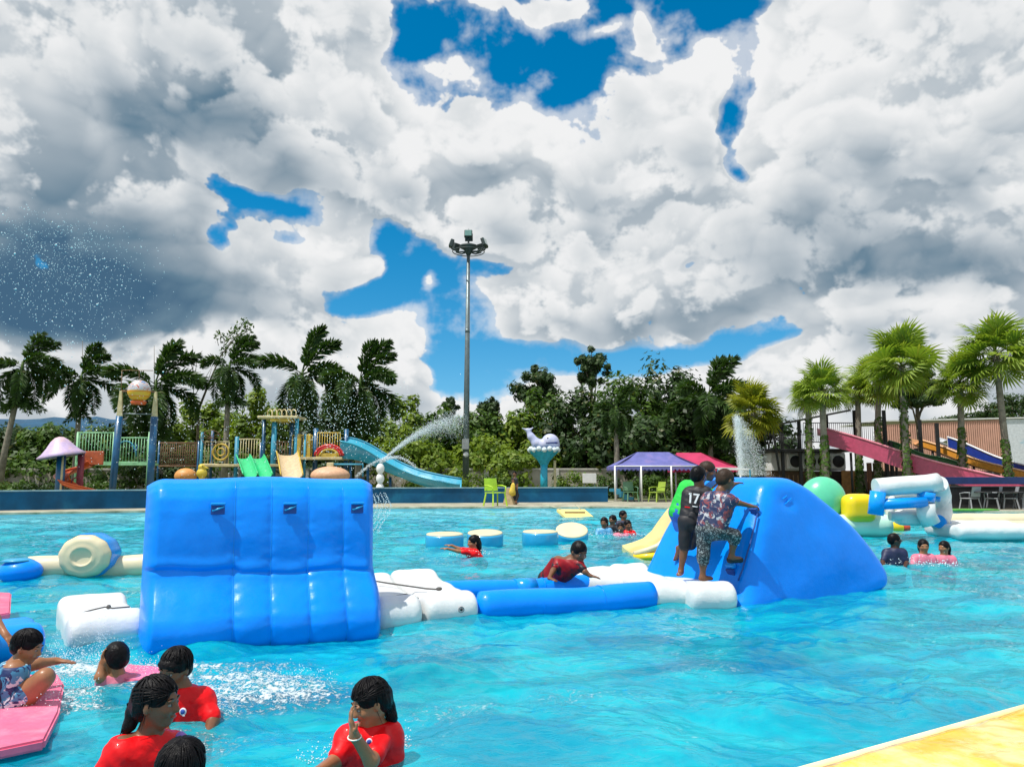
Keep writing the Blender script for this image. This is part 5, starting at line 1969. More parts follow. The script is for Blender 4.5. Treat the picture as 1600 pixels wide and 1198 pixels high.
# ---- floodlight mast
def mast():
    Y = 47.0
    b0 = ground_at(727.5, Y)
    top = at(732, 388, Y)
    H = top.z - b0.z
    o = thing('floodlight_mast', 'tall grey steel floodlight mast with a ring of lamps, middle of the photo', 'light mast', b0)
    dx = top.x - b0.x
    MB().tube([(0, 0, 0), (dx * .5, 0, H * .5), (dx, 0, H)], [0.22, 0.165, 0.10], 14).build('pole', M_galv, o)
    for f in (0.33, 0.66):
        MB().tube([(dx * f, 0, H * f - .12), (dx * f, 0, H * f + .12)], 0.21 - .09 * f, 14).build('sleeve', M_galv, o)
    MB().box((0.0, -.24, at(727, 698, Y).z), (0.42, .2, .62), bev=.02).build('switch_box', mat('box_grey', (0.25, .27, .27), rough=.6), o)
    MB().lathe([(0.001, 0), (.16, 0), (.16, .02), (0.001, .02)], 16, (0.03, -.24, at(727, 714, Y).z), mat=Matrix.Rotation(pi / 2, 4, 'X')).build('round_plate', M_whitep, o)
    MB().lathe([(0.12, -.55), (.25, -.30), (.28, -.22), (.56, -.05), (.56, 0.06), (.40, .12), (.1, .14)], 24, (dx, 0, H + .1)).build('head_frame', M_lampb, o)
    # ring and arms with lamps
    for k, (a, tilt) in enumerate(((pi * 1.02, .25), (pi * 1.5, .1), (-.02, .25), (-.35, .2), (pi * .5, .1), (pi * .78, .2), (pi*.25, .2))):
        c = Vector((dx + cos(a) * 1.06, sin(a) * 1.06, H + .28 + (.35 if k in (1,4) else 0)))
        if k in (1, 4):
            c = Vector((dx, -.35 if k == 1 else .35, H + .82))
        l = thing_part = MB()
        R = Matrix.Rotation(a + pi / 2, 4, 'Z') @ Matrix.Rotation(-0.35, 4, 'X')
        lamp = MB().box(c, (.50, .22, .50), bev=.04, rot=R).build('flood_lamp', M_lampb, o)
        MB().box(c + (R.to_3x3() @ Vector((0, -.115, 0))), (.42, .02, .42), bev=.006, rot=R).build('lens', M_glass, lamp)
        mb = MB()
        mb.tube([(dx, 0, H - .22), (dx + (c.x - dx) * .55, c.y * .55, H - .25), (c.x * 1.0 - 0 * dx, c.y, H - .05), (c.x, c.y, c.z - .22)], .045, 6)
        mb.build('arm', M_lampb, o)
    MB().tube([(dx + 1.0 * cos(t / 24 * 2 * pi), 1.0 * sin(t / 24 * 2 * pi), H - .22) for t in range(24)], .03, 6, closed=True).build('ring', M_lampb, o)
    MB().tube([(dx, 0, H + .2), (dx, 0, H + 1.3)], .012, 5).build('lightning_rod', M_galv, o)


mast()


# ---- generic railing between two points
def railing(o, a, b_, h, n, m, bar_r=0.02, rail_r=0.03, z0=0.0, low=0.08, name='bar', railm=None):
    a, b_ = Vector(a), Vector(b_)
    for zz in (z0 + low, z0 + h):
        MB().tube([a + Vector((0, 0, zz)), b_ + Vector((0, 0, zz))], rail_r, 6).build('rail', railm or m, o)
    me = MB().tube([(0, 0, z0 + low), (0, 0, z0 + h)], bar_r, 5).mesh(name, [m])
    for i in range(n + 1):
        p = a + (b_ - a) * (i / n)
        obj(name, me, o, p)


# ---- lilac mushroom shelter and orange spiral slide
def mushroom():
    Y = 33.5
    c = ground_at(94, Y)
    px = Y / 1200
    o = thing('mushroom_shelter', 'lilac mushroom shaped shelter on a blue column beside the orange slide', 'play shelter', c)
    zc = at(94, 712, Y).z - c.z
    R = 34 * px
    prof = [(R * .98, -.02), (R * 1.0, .03), (R * .8, .16), (R * .58, .38), (R * .36, .66), (R * .18, .80), (0.001, .84)]
    under = [(0.001, .05), (R * .3, .04), (R * .9, -.05), (R * .98, -.02)]
    m = Matrix.Rotation(radians(-9), 4, 'Y') @ Matrix.Rotation(radians(4), 4, 'X')
    MB().lathe(prof, 36, (0, 0, zc), mat=m).build('cap', mat('lilac_fibreglass', (0.50, 0.38, 0.58), rough=.5, var=.12, scale=3, color2=(0.62, 0.42, 0.45), c2scale=1.2), o)
    MB().lathe(under, 36, (0, 0, zc), mat=m).build('cap_underside', M_bpost, o)
    MB().tube([(0, 0, 0), (0, 0, zc)], 6.5 * px, 14).build('column', M_bpost, o)
    MB().tube([(.13, -.12, 0), (.13, -.12, zc)], 1.6 * px, 8).build('pale_stripe', M_cpaint, o)
    # slide
    c2 = ground_at(124, Y + .6)
    s = thing('spiral_slide', 'orange spiral tube slide beside the lilac mushroom shelter', 'slide', c2)
    zt = at(124, 706, Y).z - c2.z
    P = []
    for i in range(26):
        t = i / 25
        a = 1.2 + t * 5.2
        r = .62
        z = zt * .62 * (1 - t) + .34
        row = []
        for k in range(9):
            q = -1.25 + 2.5 * k / 8
            rr = r + .26 * sin(q)
            row.append((cos(a) * rr * (1 + .3 * t), sin(a) * rr, z + .26 * (1 - cos(q)) ))
        P.append(row)
    P = np.array(P)
    mb = MB(); mb.grid(P); low_ = P.copy(); low_[:, :, 2] -= .05; mb.grid(low_[:, ::-1])
    mb.build('chute', M_orange, s)
    MB().tube([tuple(p) for p in P[:, 0]], .035, 6).build('chute_rim', M_orange, s)
    MB().tube([tuple(p) for p in P[:, -1]], .035, 6).build('chute_rim', M_orange, s)
    MB().box((.25, .5, zt * .90), (1.0, .08, .62), bev=.03).build('panel', mat('brick_red_panel', (0.42, 0.09, 0.03), rough=.6, var=.2, scale=5), s)
    MB().tube([(0, .05, 0), (0, .05, zt)], .14, 10).build('newel', mat('maroon_post', (0.22, 0.03, 0.05), rough=.5), s)
    MB().tube([(-.75, -.1, 0), (-.70, -.1, zt * .75)], .10, 8).build('side_post', mat('maroon_post', (0.22, 0.03, 0.05)), s)
    pts = [(.15 + .26 * cos(t / 16 * 2 * pi), -.42, zt * .42 + .26 * sin(t / 16 * 2 * pi)) for t in range(16)]
    MB().tube(pts, .03, 6, closed=True).build('hoop', mat('maroon_post', (0.22, 0.03, 0.05)), s)


mushroom()


# ---- bucket tower
def bucket_tower():
    Y = 36.0
    px = Y / 1200
    a, b_ = ground_at(181, Y), ground_at(236, Y + .4)
    o = thing('bucket_tower', 'water bucket tower of two blue posts holding a patterned round bucket', 'water tower', a)
    zt = at(181, 650, Y).z - a.z
    w = b_.x - a.x
    lean = .16
    MB().tube([(-.15, 0, 0), (0, 0, zt)], 5.2 * px, 14).build('post', M_bpost, o)
    MB().tube([(w - .04, .4, 0), (w, .4, zt)], 5.4 * px, 14).build('post', M_bpost, o)
    MB().tube([(-.15, 0, 0), (-.13, 0, .35)], 6.5 * px, 14).build('foot', M_bpost2, o)
    # cream brackets
    zb = at(181, 611, Y).z - a.z
    for x, yy in ((0, 0), (w, .4)):
        mb = MB()
        mb.prism([(-.13, 0), (.13, 0), (.05, zb - zt + .02), (-.05, zb - zt + .02)], -.05, .05, mat=Matrix.Translation((x, yy, zt)) @ Matrix.Rotation(pi / 2, 4, 'X'))
        mb.build('bracket', M_cpaint, o)
    MB().tube([(0, 0, zt + .12), (w, .4, zt + .12)], .03, 6).build('cross_rod', M_galv, o)
    MB().tube([(0, 0, zb), (w, .4, zb)], .045, 8).build('axle', M_brown, o)
    mb = MB()
    for p, q in (((0, 0, zb), (-.02, 0, zb + 1.0)), ((0, 0, zb + 1.0), (w * .9, .3, zb + 1.02)), ((w * .5, .2, zb + .45), (w * .48, .2, zb + 1.0))):
        mb.tube([p, q], .018, 5)
    mb.build('thin_pipe', mat('rust_pipe', (.2, .12, .06), rough=.8), o)
    # bucket: round, striped pattern in yellow, red and pale blue
    m = bpy.data.materials.new('bucket_paint'); m.use_nodes = True
    t = m.node_tree; nb = NB(t); bs = t.nodes['Principled BSDF']
    tc = nb.n('ShaderNodeTexCoord').outputs['Object']
    x, y, z = nb.sep(tc)
    top = nb.ramp(nb.noise(tc, 4.5, 2, .5), [(0, (.45, .45, .5)), (.47, (.62, .58, .55)), (.52, (.45, .06, .04)), (.56, (.55, .5, .48)), (.65, (.10, .22, .45)), (1, (.6, .6, .6))], 'CONSTANT')
    lowc = nb.ramp(nb.m('FRACT', nb.m('MULTIPLY', z, 4.5)), [(0, (.70, .42, .03)), (.55, (.62, .20, .02)), (.75, (.70, .48, .06)), (1, (.7, .42, .03))], 'CONSTANT')
    t.links.new(nb.mix(nb.smooth(z, zb + .02, zb + .05), lowc, top), bs.inputs['Base Color'])
    bs.inputs['Roughness'].default_value = .4
    cx = w * .52
    MB().ball((cx, .2, zb + .03), (.52, .52, .52), 30, 20).build('bucket', m, o)
    MB().lathe([(.30, -.62), (.36, -.50), (.30, -.44)], 24, (cx, .2, zb)).build('bucket_foot', M_orange, o)


bucket_tower()


# ---- green railed walkway
def walkway():
    Y = 38.5
    a, b_ = ground_at(116, Y), ground_at(232, Y)
    o = thing('green_walkway', 'raised walkway with pale green railings between mushroom and bucket tower', 'walkway', a)
    w = b_.x - a.x
    z0 = at(116, 722, Y).z - a.z
    h = at(116, 676, Y).z - a.z
    railing(o, (0, 0, 0), (w * .5, 0, 0), h, 12, M_grail, .02, .035, 0, z0)
    railing(o, (w * .56, 0, 0), (w, 0, 0), h - .25, 11, M_grail, .02, .035, 0, z0)
    MB().box((w / 2, .5, z0 - .1), (w, 1.1, .12), bev=.02).build('deck', M_grail, o)
    for x in (0.05, w * .5, w * .56, w * .98):
        MB().tube([(x, 0, 0), (x, 0, h + .05)], .05, 8).build('post', M_grail, o)
    MB().tube([(w * .68 + .55 * cos(t / 12 * pi), -.1, z0 + .3 + .75 * sin(t / 12 * pi)) for t in range(13)], .03, 6).build('hoop', M_bpost2, o)
    # brown net bridge
    Y = 40
    a, b_ = ground_at(246, Y), ground_at(308, Y)
    o = thing('net_bridge', 'brown rope net bridge between the bucket tower and the play tower', 'net bridge', a)
    w = b_.x - a.x
    z0 = at(246, 728, Y).z - a.z; h = at(246, 692, Y).z - a.z
    railing(o, (0, 0, 0), (w, 0, 0), h, 18, M_brown, .022, .045, 0, z0, name='net_strand')
    mb = MB()
    for k in range(1, 8):
        z = z0 + (h - z0) * k / 8
        mb.tube([(0, 0.02, z), (w / 2, 0.02, z - .05), (w, 0.02, z)], .018, 5)
    mb.build('net', M_brown, o)
    for x in (0, w):
        MB().tube([(x, 0, 0), (x, 0, h + .1)], .05, 8).build('post', M_bpost, o)


walkway()


# ---- play tower with platform, roof hoops, panels and slides
def play_tower():
    Y = 41.0
    px = Y / 1200
    a = ground_at(310, Y)
    o = thing('play_tower', 'large climbing tower of blue posts with a cream hooped roof and barred panels', 'play tower', a)
    X = lambda p: at(p, 745, Y).x - a.x
    Z = lambda p: at(500, p, Y).z - a.z
    posts = [(313, 675, 2.2), (322, 672, 2.2), (355, 684, 3.2), (368, 682, 3.2), (404, 652, 2.8), (415, 655, 4.0), (426, 655, 4.2), (448, 655, 3.0), (452, 660, 3.0), (461, 650, 3.0), (487, 668, 4.0), (532, 668, 3.6), (475, 678, 2), (400, 690, 2.2)]
    for i, (p, t, r) in enumerate(posts):
        MB().tube([(X(p), (i % 3) * .6, 0), (X(p), (i % 3) * .6, Z(t))], r * px, 10).build('post', M_bpost if i % 3 else M_bpost2, o)
    # deck beams
    for p0, p1, z in ((313, 368, 727), (368, 460, 727), (460, 535, 716)):
        MB().box(((X(p0) + X(p1)) / 2, .6, Z(z)), (X(p1) - X(p0), 1.6, .14), bev=.02).build('deck', M_cpaint, o)
    for p0, p1, t0, t1, n, m in ((313, 356, 690, 725, 8, M_cpaint), (370, 404, 686, 725, 8, M_cpaint), (427, 448, 690, 722, 5, M_brown), (494, 530, 676, 712, 9, M_ypaint), (455, 486, 680, 712, 7, M_ypaint)):
        railing(o, (X(p0), -.02, 0), (X(p1), -.02, 0), Z(t0), n, m, .02, .032, 0, Z(t1), name='panel_bar')
    # yellow flower ring on the first panel
    c = (X(344), -.06, Z(706))
    MB().tube([(c[0] + .42 * cos(t / 20 * 2 * pi), c[1], c[2] + .42 * sin(t / 20 * 2 * pi)) for t in range(20)], .05, 6, closed=True).build('ring_panel', M_ypaint, o)
    MB().tube([(c[0] + .20 * cos(t / 14 * 2 * pi), c[1], c[2] + .20 * sin(t / 14 * 2 * pi)) for t in range(14)], .04, 6, closed=True).build('ring_panel', M_ypaint, o)
    # yellow solid panels
    for p0, p1, t0, t1 in ((463, 468, 678, 716), (479, 484, 678, 716)):
        MB().box(((X(p0) + X(p1)) / 2, -.06, (Z(t0) + Z(t1)) / 2), (X(p1) - X(p0), .05, Z(t0) - Z(t1)), bev=.01).build('yellow_panel', M_ypaint, o)
    # red and orange climbing arch inside
    for k, (m, r) in enumerate(((M_redp, .74), (M_redp, .60), (M_ypaint, .46))):
        pts = [(X(514) + r * cos(t / 14 * pi), -.12, Z(712) + r * .75 * sin(t / 14 * pi)) for t in range(15)]
        MB().tube(pts, .075, 8).build('arch', m, o)
    MB().box((X(512), -.14, Z(711)), (X(530) - X(494), .06, .20), bev=.02).build('orange_panel', M_ypaint, o)
    # roof plate with row of hoops
    z = Z(652)
    MB().box((X(433), .6, z), (X(464) - X(401), 1.9, .14), bev=.04).build('roof_plate', M_cpaint, o)
    MB().box((X(437), .3, z - .16), (X(452) - X(420), 1.2, .16), bev=.04).build('roof_soffit', M_ypaint, o)
    for k in range(6):
        cx = X(417 + k * 7.6)
        pts = [(cx + .17 * cos(t / 10 * pi * 1.25 - .3), -.1 + .04 * t, z + .08 + .36 * sin(max(0, t / 10 * pi * 1.0))) for t in range(11)]
        MB().tube(pts, .028, 6).build('roof_hoop', M_cpaint, o)
    # small wheel of rods at the left
    c = (X(328), -.1, Z(684))
    mb = MB()
    mb.tube([(c[0] + .50 * cos(t / 20 * 2 * pi), c[1], c[2] + .40 * sin(t / 20 * 2 * pi)) for t in range(20)], .02, 5, closed=True)
    for k in range(5):
        aa = k / 5 * pi
        mb.tube([(c[0] - .5 * cos(aa), c[1], c[2] - .4 * sin(aa)), (c[0] + .5 * cos(aa), c[1], c[2] + .4 * sin(aa))], .014, 5)
    mb.build('spray_wheel', M_brown, o)

    # green twin slide
    def chute(name, label, p_top, p_bot, w, m, rim, ztop, zbot, ya, yb, lanes=1, dx=0.0, cat='slide'):
        b0 = Vector((at(p_bot, 745, yb).x, yb, .15))
        s = thing(name, label, cat, b0)
        for l in range(lanes):
            P = []
            for i in range(10):
                t = i / 9
                cx = at(p_top, 745, ya).x * (1 - t) + at(p_bot, 745, yb).x * t + l * w * 1.02 - b0.x
                yy = ya * (1 - t) + yb * t - b0.y
                zz = ztop + (zbot - ztop) * (t ** 1.15)
                row = []
                for k in range(7):
                    q = -1 + 2 * k / 6
                    row.append((cx + q * w / 2, yy, zz + .22 * abs(q) ** 4))
                P.append(row)
            P = np.array(P)
            mb = MB(); mb.grid(P)
            lo_ = P.copy(); lo_[:, :, 2] -= .04; mb.grid(lo_[:, ::-1])
            mb.build('chute', m, s)
            for k in (0, -1):
                MB().tube([tuple(v) for v in P[:, k]], .04, 6).build('chute_rim', rim, s)
        return s
    chute('twin_slide', 'bright green twin lane slide in front of the play tower', 378, 391, .72, M_gplast, M_gplast, Z(717), Z(747), 40.4, 38.2, lanes=2)
    chute('cream_slide', 'cream slide with yellow sides at the middle of the play tower', 447, 456, 1.1, mat('pale_tan', (.55, .42, .25), rough=.5), M_ypaint, Z(712), Z(748), 40.3, 38.4)
    # stairs sides
    s = thing('play_stairs', 'yellow sided steps between the cream slide and the blue post', 'steps', ground_at(470, 39.2))
    for k, p in enumerate((466, 482)):
        q = at(p, 745, 39.2).x - s.location.x
        MB().prism([(-.1, .0), (.35, 0), (.05, 1.15), (-.12, 1.15)], -.04, .04, mat=Matrix.Translation((q, 0, 0)) @ Matrix.Rotation(pi / 2, 4, 'X')).build('side_board', M_ypaint, s)
    me = MB().box((0, 0, 0), (.55, .25, .05)).mesh('tread', [M_cpaint])
    for k in range(5):
        obj('tread', me, s, (.15, .1 + k * .16, .2 + k * .2))


play_tower()


# ---- cyan body slide sweeping right
def cyan_slide():
    Y = 41.5
    pts2 = [(536, 690, 0), (556, 694, 0), (578, 704, 0), (600, 718, -.2), (625, 732, -.4), (655, 744, -.8), (690, 752, -1.2), (720, 757, -1.4)]
    a = ground_at(536, Y)
    o = thing('cyan_slide', 'wide cyan water slide sweeping down to the right from the play tower', 'water slide', a)
    C = [at(p, q, Y + d) for p, q, d in pts2]
    # refine
    tt = np.linspace(0, len(C) - 1, 40)
    cx = np.array([np.interp(tt, range(len(C)), [c[i] for c in C]) for i in range(3)]).T
    for _ in range(3):
        cx[1:-1] = (cx[:-2] + cx[1:-1] + cx[2:]) / 3
    P = []
    for i, c in enumerate(cx):
        row = []
        for k in range(13):
            q = -1 + 2 * k / 12
            # open U with the near lip lower than the far lip
            y = q * .72
            z = -.30 - .42 * (1 - abs(q) ** 2.4) + (.30 if q > 0 else -0.0) * abs(q) ** 2
            row.append((c[0], c[1] + y, c[2] + z + .30))
        P.append(row)
    P = np.array(P)
    mb = MB(); mb.grid(P)
    lo_ = P.copy(); lo_[:, :, 2] -= .05; mb.grid(lo_[:, ::-1])
    mb.build('trough', M_slide, o, a)
    for k in (0, -1):
        MB().tube([tuple(v) for v in P[:, k]], .05, 8).build('rim', M_bpost2 if k else M_slide, o, a)
    # deep outer skirt seen from the pool
    sk = []
    for i, c in enumerate(cx):
        t = i / 39
        d = .85 * (1 - t) ** 1.0 + .08
        sk.append([(c[0], P[i, 0, 1] - .0, P[i, 0, 2]), (c[0], P[i, 0, 1] + .06, P[i, 0, 2] - d * .5), (c[0], P[i, 0, 1] + .30, P[i, 0, 2] - d)])
    MB().grid(np.array(sk)).build('outer_skirt', M_slide, o, a)
    for p, top in ((548, 720), (575, 730), (610, 745)):
        c = at(p, top, Y)
        MB().tube([(c.x, c.y, .15), (c.x, c.y, c.z)], .08, 8).build('support', M_bpost, o, a)


cyan_slide()


# ---- small figures: duck spout, domes, stacked ball post
def small_play():
    Y = 38
    c = ground_at(315, Y)
    o = thing('duck_spout', 'small yellow duck shaped water spout behind the top edge of the blue climbing wall', 'duck figure', c)
    s = SDF(.025, .06)
    z = at(315, 732, Y).z - .15
    s.ell((0, 0, z - .22), (.26, .2, .24)); s.ell((-.02, 0, z + .08), (.17, .15, .16)); s.cap((.12, 0, z + .06), (.30, 0, z + .03), .05, .03); s.cap((0, 0, 0), (0, 0, z - .3), .12)
    sdf_obj('duck_body', s, mat('duck_yellow', (.62, .48, .05), rough=.4), o)
    MB().ball((.08, -.14, z + .12), .03, 8, 6).build('eye', M_dark, o)
    c = ground_at(290, Y + 1)
    o = thing('orange_dome', 'small orange dome left of the yellow duck spout', 'play dome', c)
    r = 17 / 1200 * Y
    z = at(290, 731, Y + 1).z - .15
    MB().ball((0, 0, z - r * .75), (r, r, r * .75), 24, 14).build('dome_shell', mat('salmon_shell', (.62, .28, .08), rough=.5), o)
    MB().tube([(0, 0, 0), (0, 0, z - r)], .18, 10).build('dome_stem', M_cpaint, o)
    c = ground_at(516, Y + 1)
    o = thing('salmon_dome', 'wide salmon pink dome right of the play tower with a cream pipe on top', 'play dome', c)
    r = 31 / 1200 * Y
    z = at(516, 729, Y + 1).z - .15
    MB().ball((0, 0, z - r * .45), (r, r * .9, r * .47), 30, 16).build('dome_shell', mat('salmon_dome', (.62, .36, .22), rough=.55, var=.1), o)
    MB().tube([(0, 0, 0), (0, 0, z - r * .5)], .2, 10).build('dome_stem', M_cpaint, o)
    MB().box((0, 0, z + .10), (.34, .3, .22), bev=.03).build('dome_cap', M_cpaint, o)
    MB().tube([(.1, 0, z + .12), (1.65, -.1, z + .12), (1.65, -.1, z - .5)], .05, 8).build('water_pipe', M_bpost2, o)
    Y = 37.6
    c = ground_at(594, Y)
    o = thing('ball_post', 'white post of stacked balls standing in front of the cyan slide', 'ball post', c)
    zt = at(594, 724, Y).z - .15
    n = 4
    r = zt / (2 * n) * 1.08
    me = MB().ball((0, 0, 0), (.20, .20, r), 18, 12).mesh('ball', [M_whitep])
    for k in range(n):
        obj('ball', me, o, (0, 0, r * .9 + k * 2 * r * .92))
    # whale
    Y = 44.0
    c = ground_at(850, Y)
    o = thing('whale_sculpture', 'lilac whale sculpture resting on a cyan wave pedestal', 'sculpture', c)
    pxm = Y / 1200
    X = lambda p: at(p, 745, Y).x - c.x
    Z = lambda q: at(850, q, Y).z - .15
    s = SDF(.03, .09)
    s.ell((X(860), 0, Z(689)), (.47, .42, .42)); s.ell((X(864), 0, Z(696)), (.40, .38, .25))
    path = [(864, 692, .38), (848, 695, .30), (838, 692, .27), (830, 682, .20), (825, 672, .12)]
    for (a0, b0, r0), (a1, b1, r1) in zip(path[:-1], path[1:]):
        s.cap((X(a0), 0, Z(b0)), (X(a1), 0, Z(b1)), r0, r1)
    s.cap((X(826), 0, Z(673)), (X(816), -.1, Z(669)), .09, .03); s.cap((X(826), 0, Z(673)), (X(833), -.1, Z(668)), .09, .03)
    sdf_obj('whale_body', s, mat('whale_lilac', (.46, .50, .72), rough=.45, coat=.1, color2=(.52, .52, .66), c2scale=1.5), o)
    MB().ball((X(862), -.33, Z(692)), (.36, .10, .07), 16, 8).build('mouth_stripe', mat('whale_navy', (.01, .02, .15), rough=.4), o)
    MB().ball((X(856), -.36, Z(685)), (.05, .03, .05), 10, 6).build('eye', M_dark, o)
    MB().tube([(0, 0, .3), (0, 0, Z(725))], [.22, .20], 14).build('pedestal_column', mat('wave_cyan', (.02, .36, .52), rough=.4, var=.15), o)
    prof = [(.18, Z(728)), (.34, Z(720)), (.62, Z(711)), (.84, Z(705))]
    mb = MB(); V = []; F = []; seg = 44
    for i, (r, z) in enumerate(prof):
        for k in range(seg):
            a_ = 2 * pi * k / seg
            q = r * (1 + .10 * (i / 3) * sin(a_ * 11))
            V.append((q * cos(a_), q * .85 * sin(a_), z))
    for i in range(3):
        for k in range(seg):
            k2 = (k + 1) % seg
            F.append((i * seg + k, i * seg + k2, (i + 1) * seg + k2, (i + 1) * seg + k))
    mb.add(V, F, True).build('wave_cup', mat('wave_cyan', (.02, .36, .52)), o)
    me = MB().ball((0, 0, 0), (.15, .13, .15), 12, 8).mesh('foam_curl', [mat('foam_white_paint', (.62, .72, .74), rough=.5)])
    for k in range(16):
        a_ = 2 * pi * k / 16
        obj('foam_curl', me, o, (.80 * cos(a_), .68 * sin(a_), Z(703) + (.06 if k % 2 else 0)))
    MB().lathe([(.3, 0), (.5, 0), (.42, .3), (.25, .42)], 16, (0, 0, 0)).build('footing', M_cpaint, o)
    p = ground_at(867, Y + .4)
    o = thing('timber_post', 'plain pale post standing behind the whale pedestal', 'post', p)
    MB().box((0, 0, 1.1), (.14, .14, 2.2), bev=.01).build('shaft', M_cpaint, o)
    # white board
    c = ground_at(921, 44)
    o = thing('sign_board', 'small blank white board in the shrubs right of the whale', 'sign', c)
    zz = at(921, 747, 44).z - .15
    MB().box((0, 0, zz), (.78, .04, .55), bev=.01).build('board_face', M_whitep, o)
    for x in (-.3, .3):
        MB().tube([(x, .04, 0), (x, .04, zz)], .025, 6).build('leg', M_galv, o)
    # pale box by the wall
    Y = 35.5
    c = ground_at(797, Y)
    o = thing('ticket_plinth', 'beige tapering plinth against the blue wall beside the walking person', 'plinth', c)
    mb = MB()
    b0, b1, h = .33, .20, at(795, 762, Y).z - .15
    mb.add([(-b0, -.2, 0), (b0, -.2, 0), (b0, .2, 0), (-b0, .2, 0), (-b1 + .04, -.15, h), (b1 + .04, -.15, h), (b1 + .04, .15, h), (-b1 + .04, .15, h)], [(0, 1, 5, 4), (1, 2, 6, 5), (2, 3, 7, 6), (3, 0, 4, 7), (4, 5, 6, 7), (0, 3, 2, 1)])
    mb.build('plinth_body', mat('beige_board', (.46, .36, .22), rough=.8, var=.2), o)


small_play()


# ---- plastic chairs
def chair(px, Y, rz, m, label, s=1.0, group=None):
    c = ground_at(px, Y)
    o = thing('plastic_chair', label, 'chair', c, rz, group)
    W, D_, H = .27 * s, .25 * s, .44 * s
    MB().box((0, 0, H), (W * 2, D_ * 2, .035), bev=.012).build('seat', m, o)
    mb = MB()
    P = [[(x * W * (1 - .1 * t), D_ - .02 + .10 * t - .03 * cos(x * 1.5), H + .48 * s * t) for x in np.linspace(-1, 1, 6)] for t in np.linspace(0.12, 1, 5)]
    P = np.array(P); mb.grid(P); Q = P.copy(); Q[..., 1] += .02; mb.grid(Q[:, ::-1])
    mb.build('backrest', m, o)
    for x in (-1, 1):
        for y in (-1, 1):
            MB().bar((x * W * .85, y * D_ * .85, H), (x * W * 1.05, y * D_ * 1.15, 0), .045 * s).build('leg', m, o)
        MB().tube([(x * W * 1.0, D_, H + .24 * s), (x * W * 1.08, 0, H + .24 * s), (x * W * 1.02, -D_ * .9, H + .2 * s), (x * W * .9, -D_ * .9, H)], .022 * s, 6).build('armrest', m, o)
    return o


M_chy = mat('lime_plastic', (.42, .62, .03), rough=.4)
M_chg = mat('grey_green_plastic', (.10, .22, .12), rough=.5)
M_chw = mat('white_plastic', (.30, .31, .33), rough=.5)
chair(774, 33.8, radians(35), M_chy, 'lime yellow plastic chair on the far deck in front of the blue wall', 1.3)
chair(985, 39.5, radians(15), M_chg, 'dull green plastic chair under the purple canopy', 1.1)
chair(1026, 39.0, radians(-60), mat('dull_lime', (.30, .42, .05), rough=.5), 'lime plastic chair beside the second canopy post', 1.1)


# ---- canopies
def canopy(pxs, Y, zt, ze, m, label, depth=3.2, posts=(), shade=None):
    x0, x1, r0, r1 = [at(p, 745, Y).x for p in pxs]
    o = thing('canopy_tent', label, 'canopy', Vector((x0, Y, .15)))
    def L(x, y, z): return (x - x0, y, z - .15)
    sub = 10
    P = []
    eave_f = [L(x0 + (x1 - x0) * t, 0, ze) for t in np.linspace(0, 1, sub)]
    ridge = [L(r0 + (r1 - r0) * t, depth / 2, zt) for t in np.linspace(0, 1, sub)]
    eave_b = [L(x0 + (x1 - x0) * t, depth, ze) for t in np.linspace(0, 1, sub)]
    def mid(A, B, k): return [tuple(np.array(a) * (1 - k) + np.array(b) * k - np.array([0, 0, .12 * sin(pi * k)])) for a, b in zip(A, B)]
    G = [eave_f, mid(eave_f, ridge, .33), mid(eave_f, ridge, .66), ridge, mid(ridge, eave_b, .33), mid(ridge, eave_b, .66), eave_b]
    G = np.array(G)
    mb = MB(); mb.grid(G, smooth=True)
    # gable ends
    for k in (0, -1):
        e = G[:, k]
        mb.add([tuple(e[i]) for i in range(7)], [(0, 3, 6)], False)
    mb.build('roof_sheet', m, o)
    # scalloped valance
    mb = MB()
    n = 20
    for (A, B) in (((x0, 0), (x1, 0)), ((x0, 0), (x0, depth)), ((x1, 0), (x1, depth)), ((x0, depth), (x1, depth))):
        for i in range(n):
            t0, t1 = i / n, (i + 1) / n
            p0 = np.array([A[0] + (B[0] - A[0]) * t0, A[1] + (B[1] - A[1]) * t0]); p1 = np.array([A[0] + (B[0] - A[0]) * t1, A[1] + (B[1] - A[1]) * t1])
            pm = (p0 + p1) / 2
            mb.add([L(p0[0], p0[1] - .01, ze), L(p1[0], p1[1] - .01, ze), L(p1[0], p1[1] - .01, ze - .14), L(pm[0], pm[1] - .01, ze - .24), L(p0[0], p0[1] - .01, ze - .14)], [(0, 4, 3, 2, 1)], False)
    mb.build('valance', m, o)
    for p, yy in posts:
        x = at(p, 745, Y + yy).x
        MB().tube([L(x, yy, .15), L(x, yy, ze)], .045, 8).build('post', M_whitep, o)
    MB().tube([L(x0, 0, ze), L(x1, 0, ze)], .03, 6).build('eave_tube', M_whitep, o)
    return o


M_purple = mat('purple_canvas', (.14, .15, .42), rough=.8, var=.15, scale=2, trans=.18, color2=(.20, .17, .42), c2scale=1.0)
M_redc = mat('crimson_canvas', (.56, .04, .13), rough=.8, var=.12, scale=2, trans=.22)
canopy((960, 1096, 1004, 1056), 39.5, at(1000, 706, 41).z, at(1000, 728, 39.5).z, M_purple, 'purple gabled canopy with a scalloped edge and white posts', posts=((961, 0), (1002, 0), (1049, 0), (1095, 0), (963, 3.2), (1000, 3.2), (1056, 3.2)))
canopy((1062, 1158, 1068, 1108), 41.5, at(1000, 707, 43).z, at(1000, 731, 41.5).z, M_redc, 'crimson gabled canopy behind the purple one', posts=((1112, 0), (1157, 0), (1112, 3.2), (1157, 3.2)))


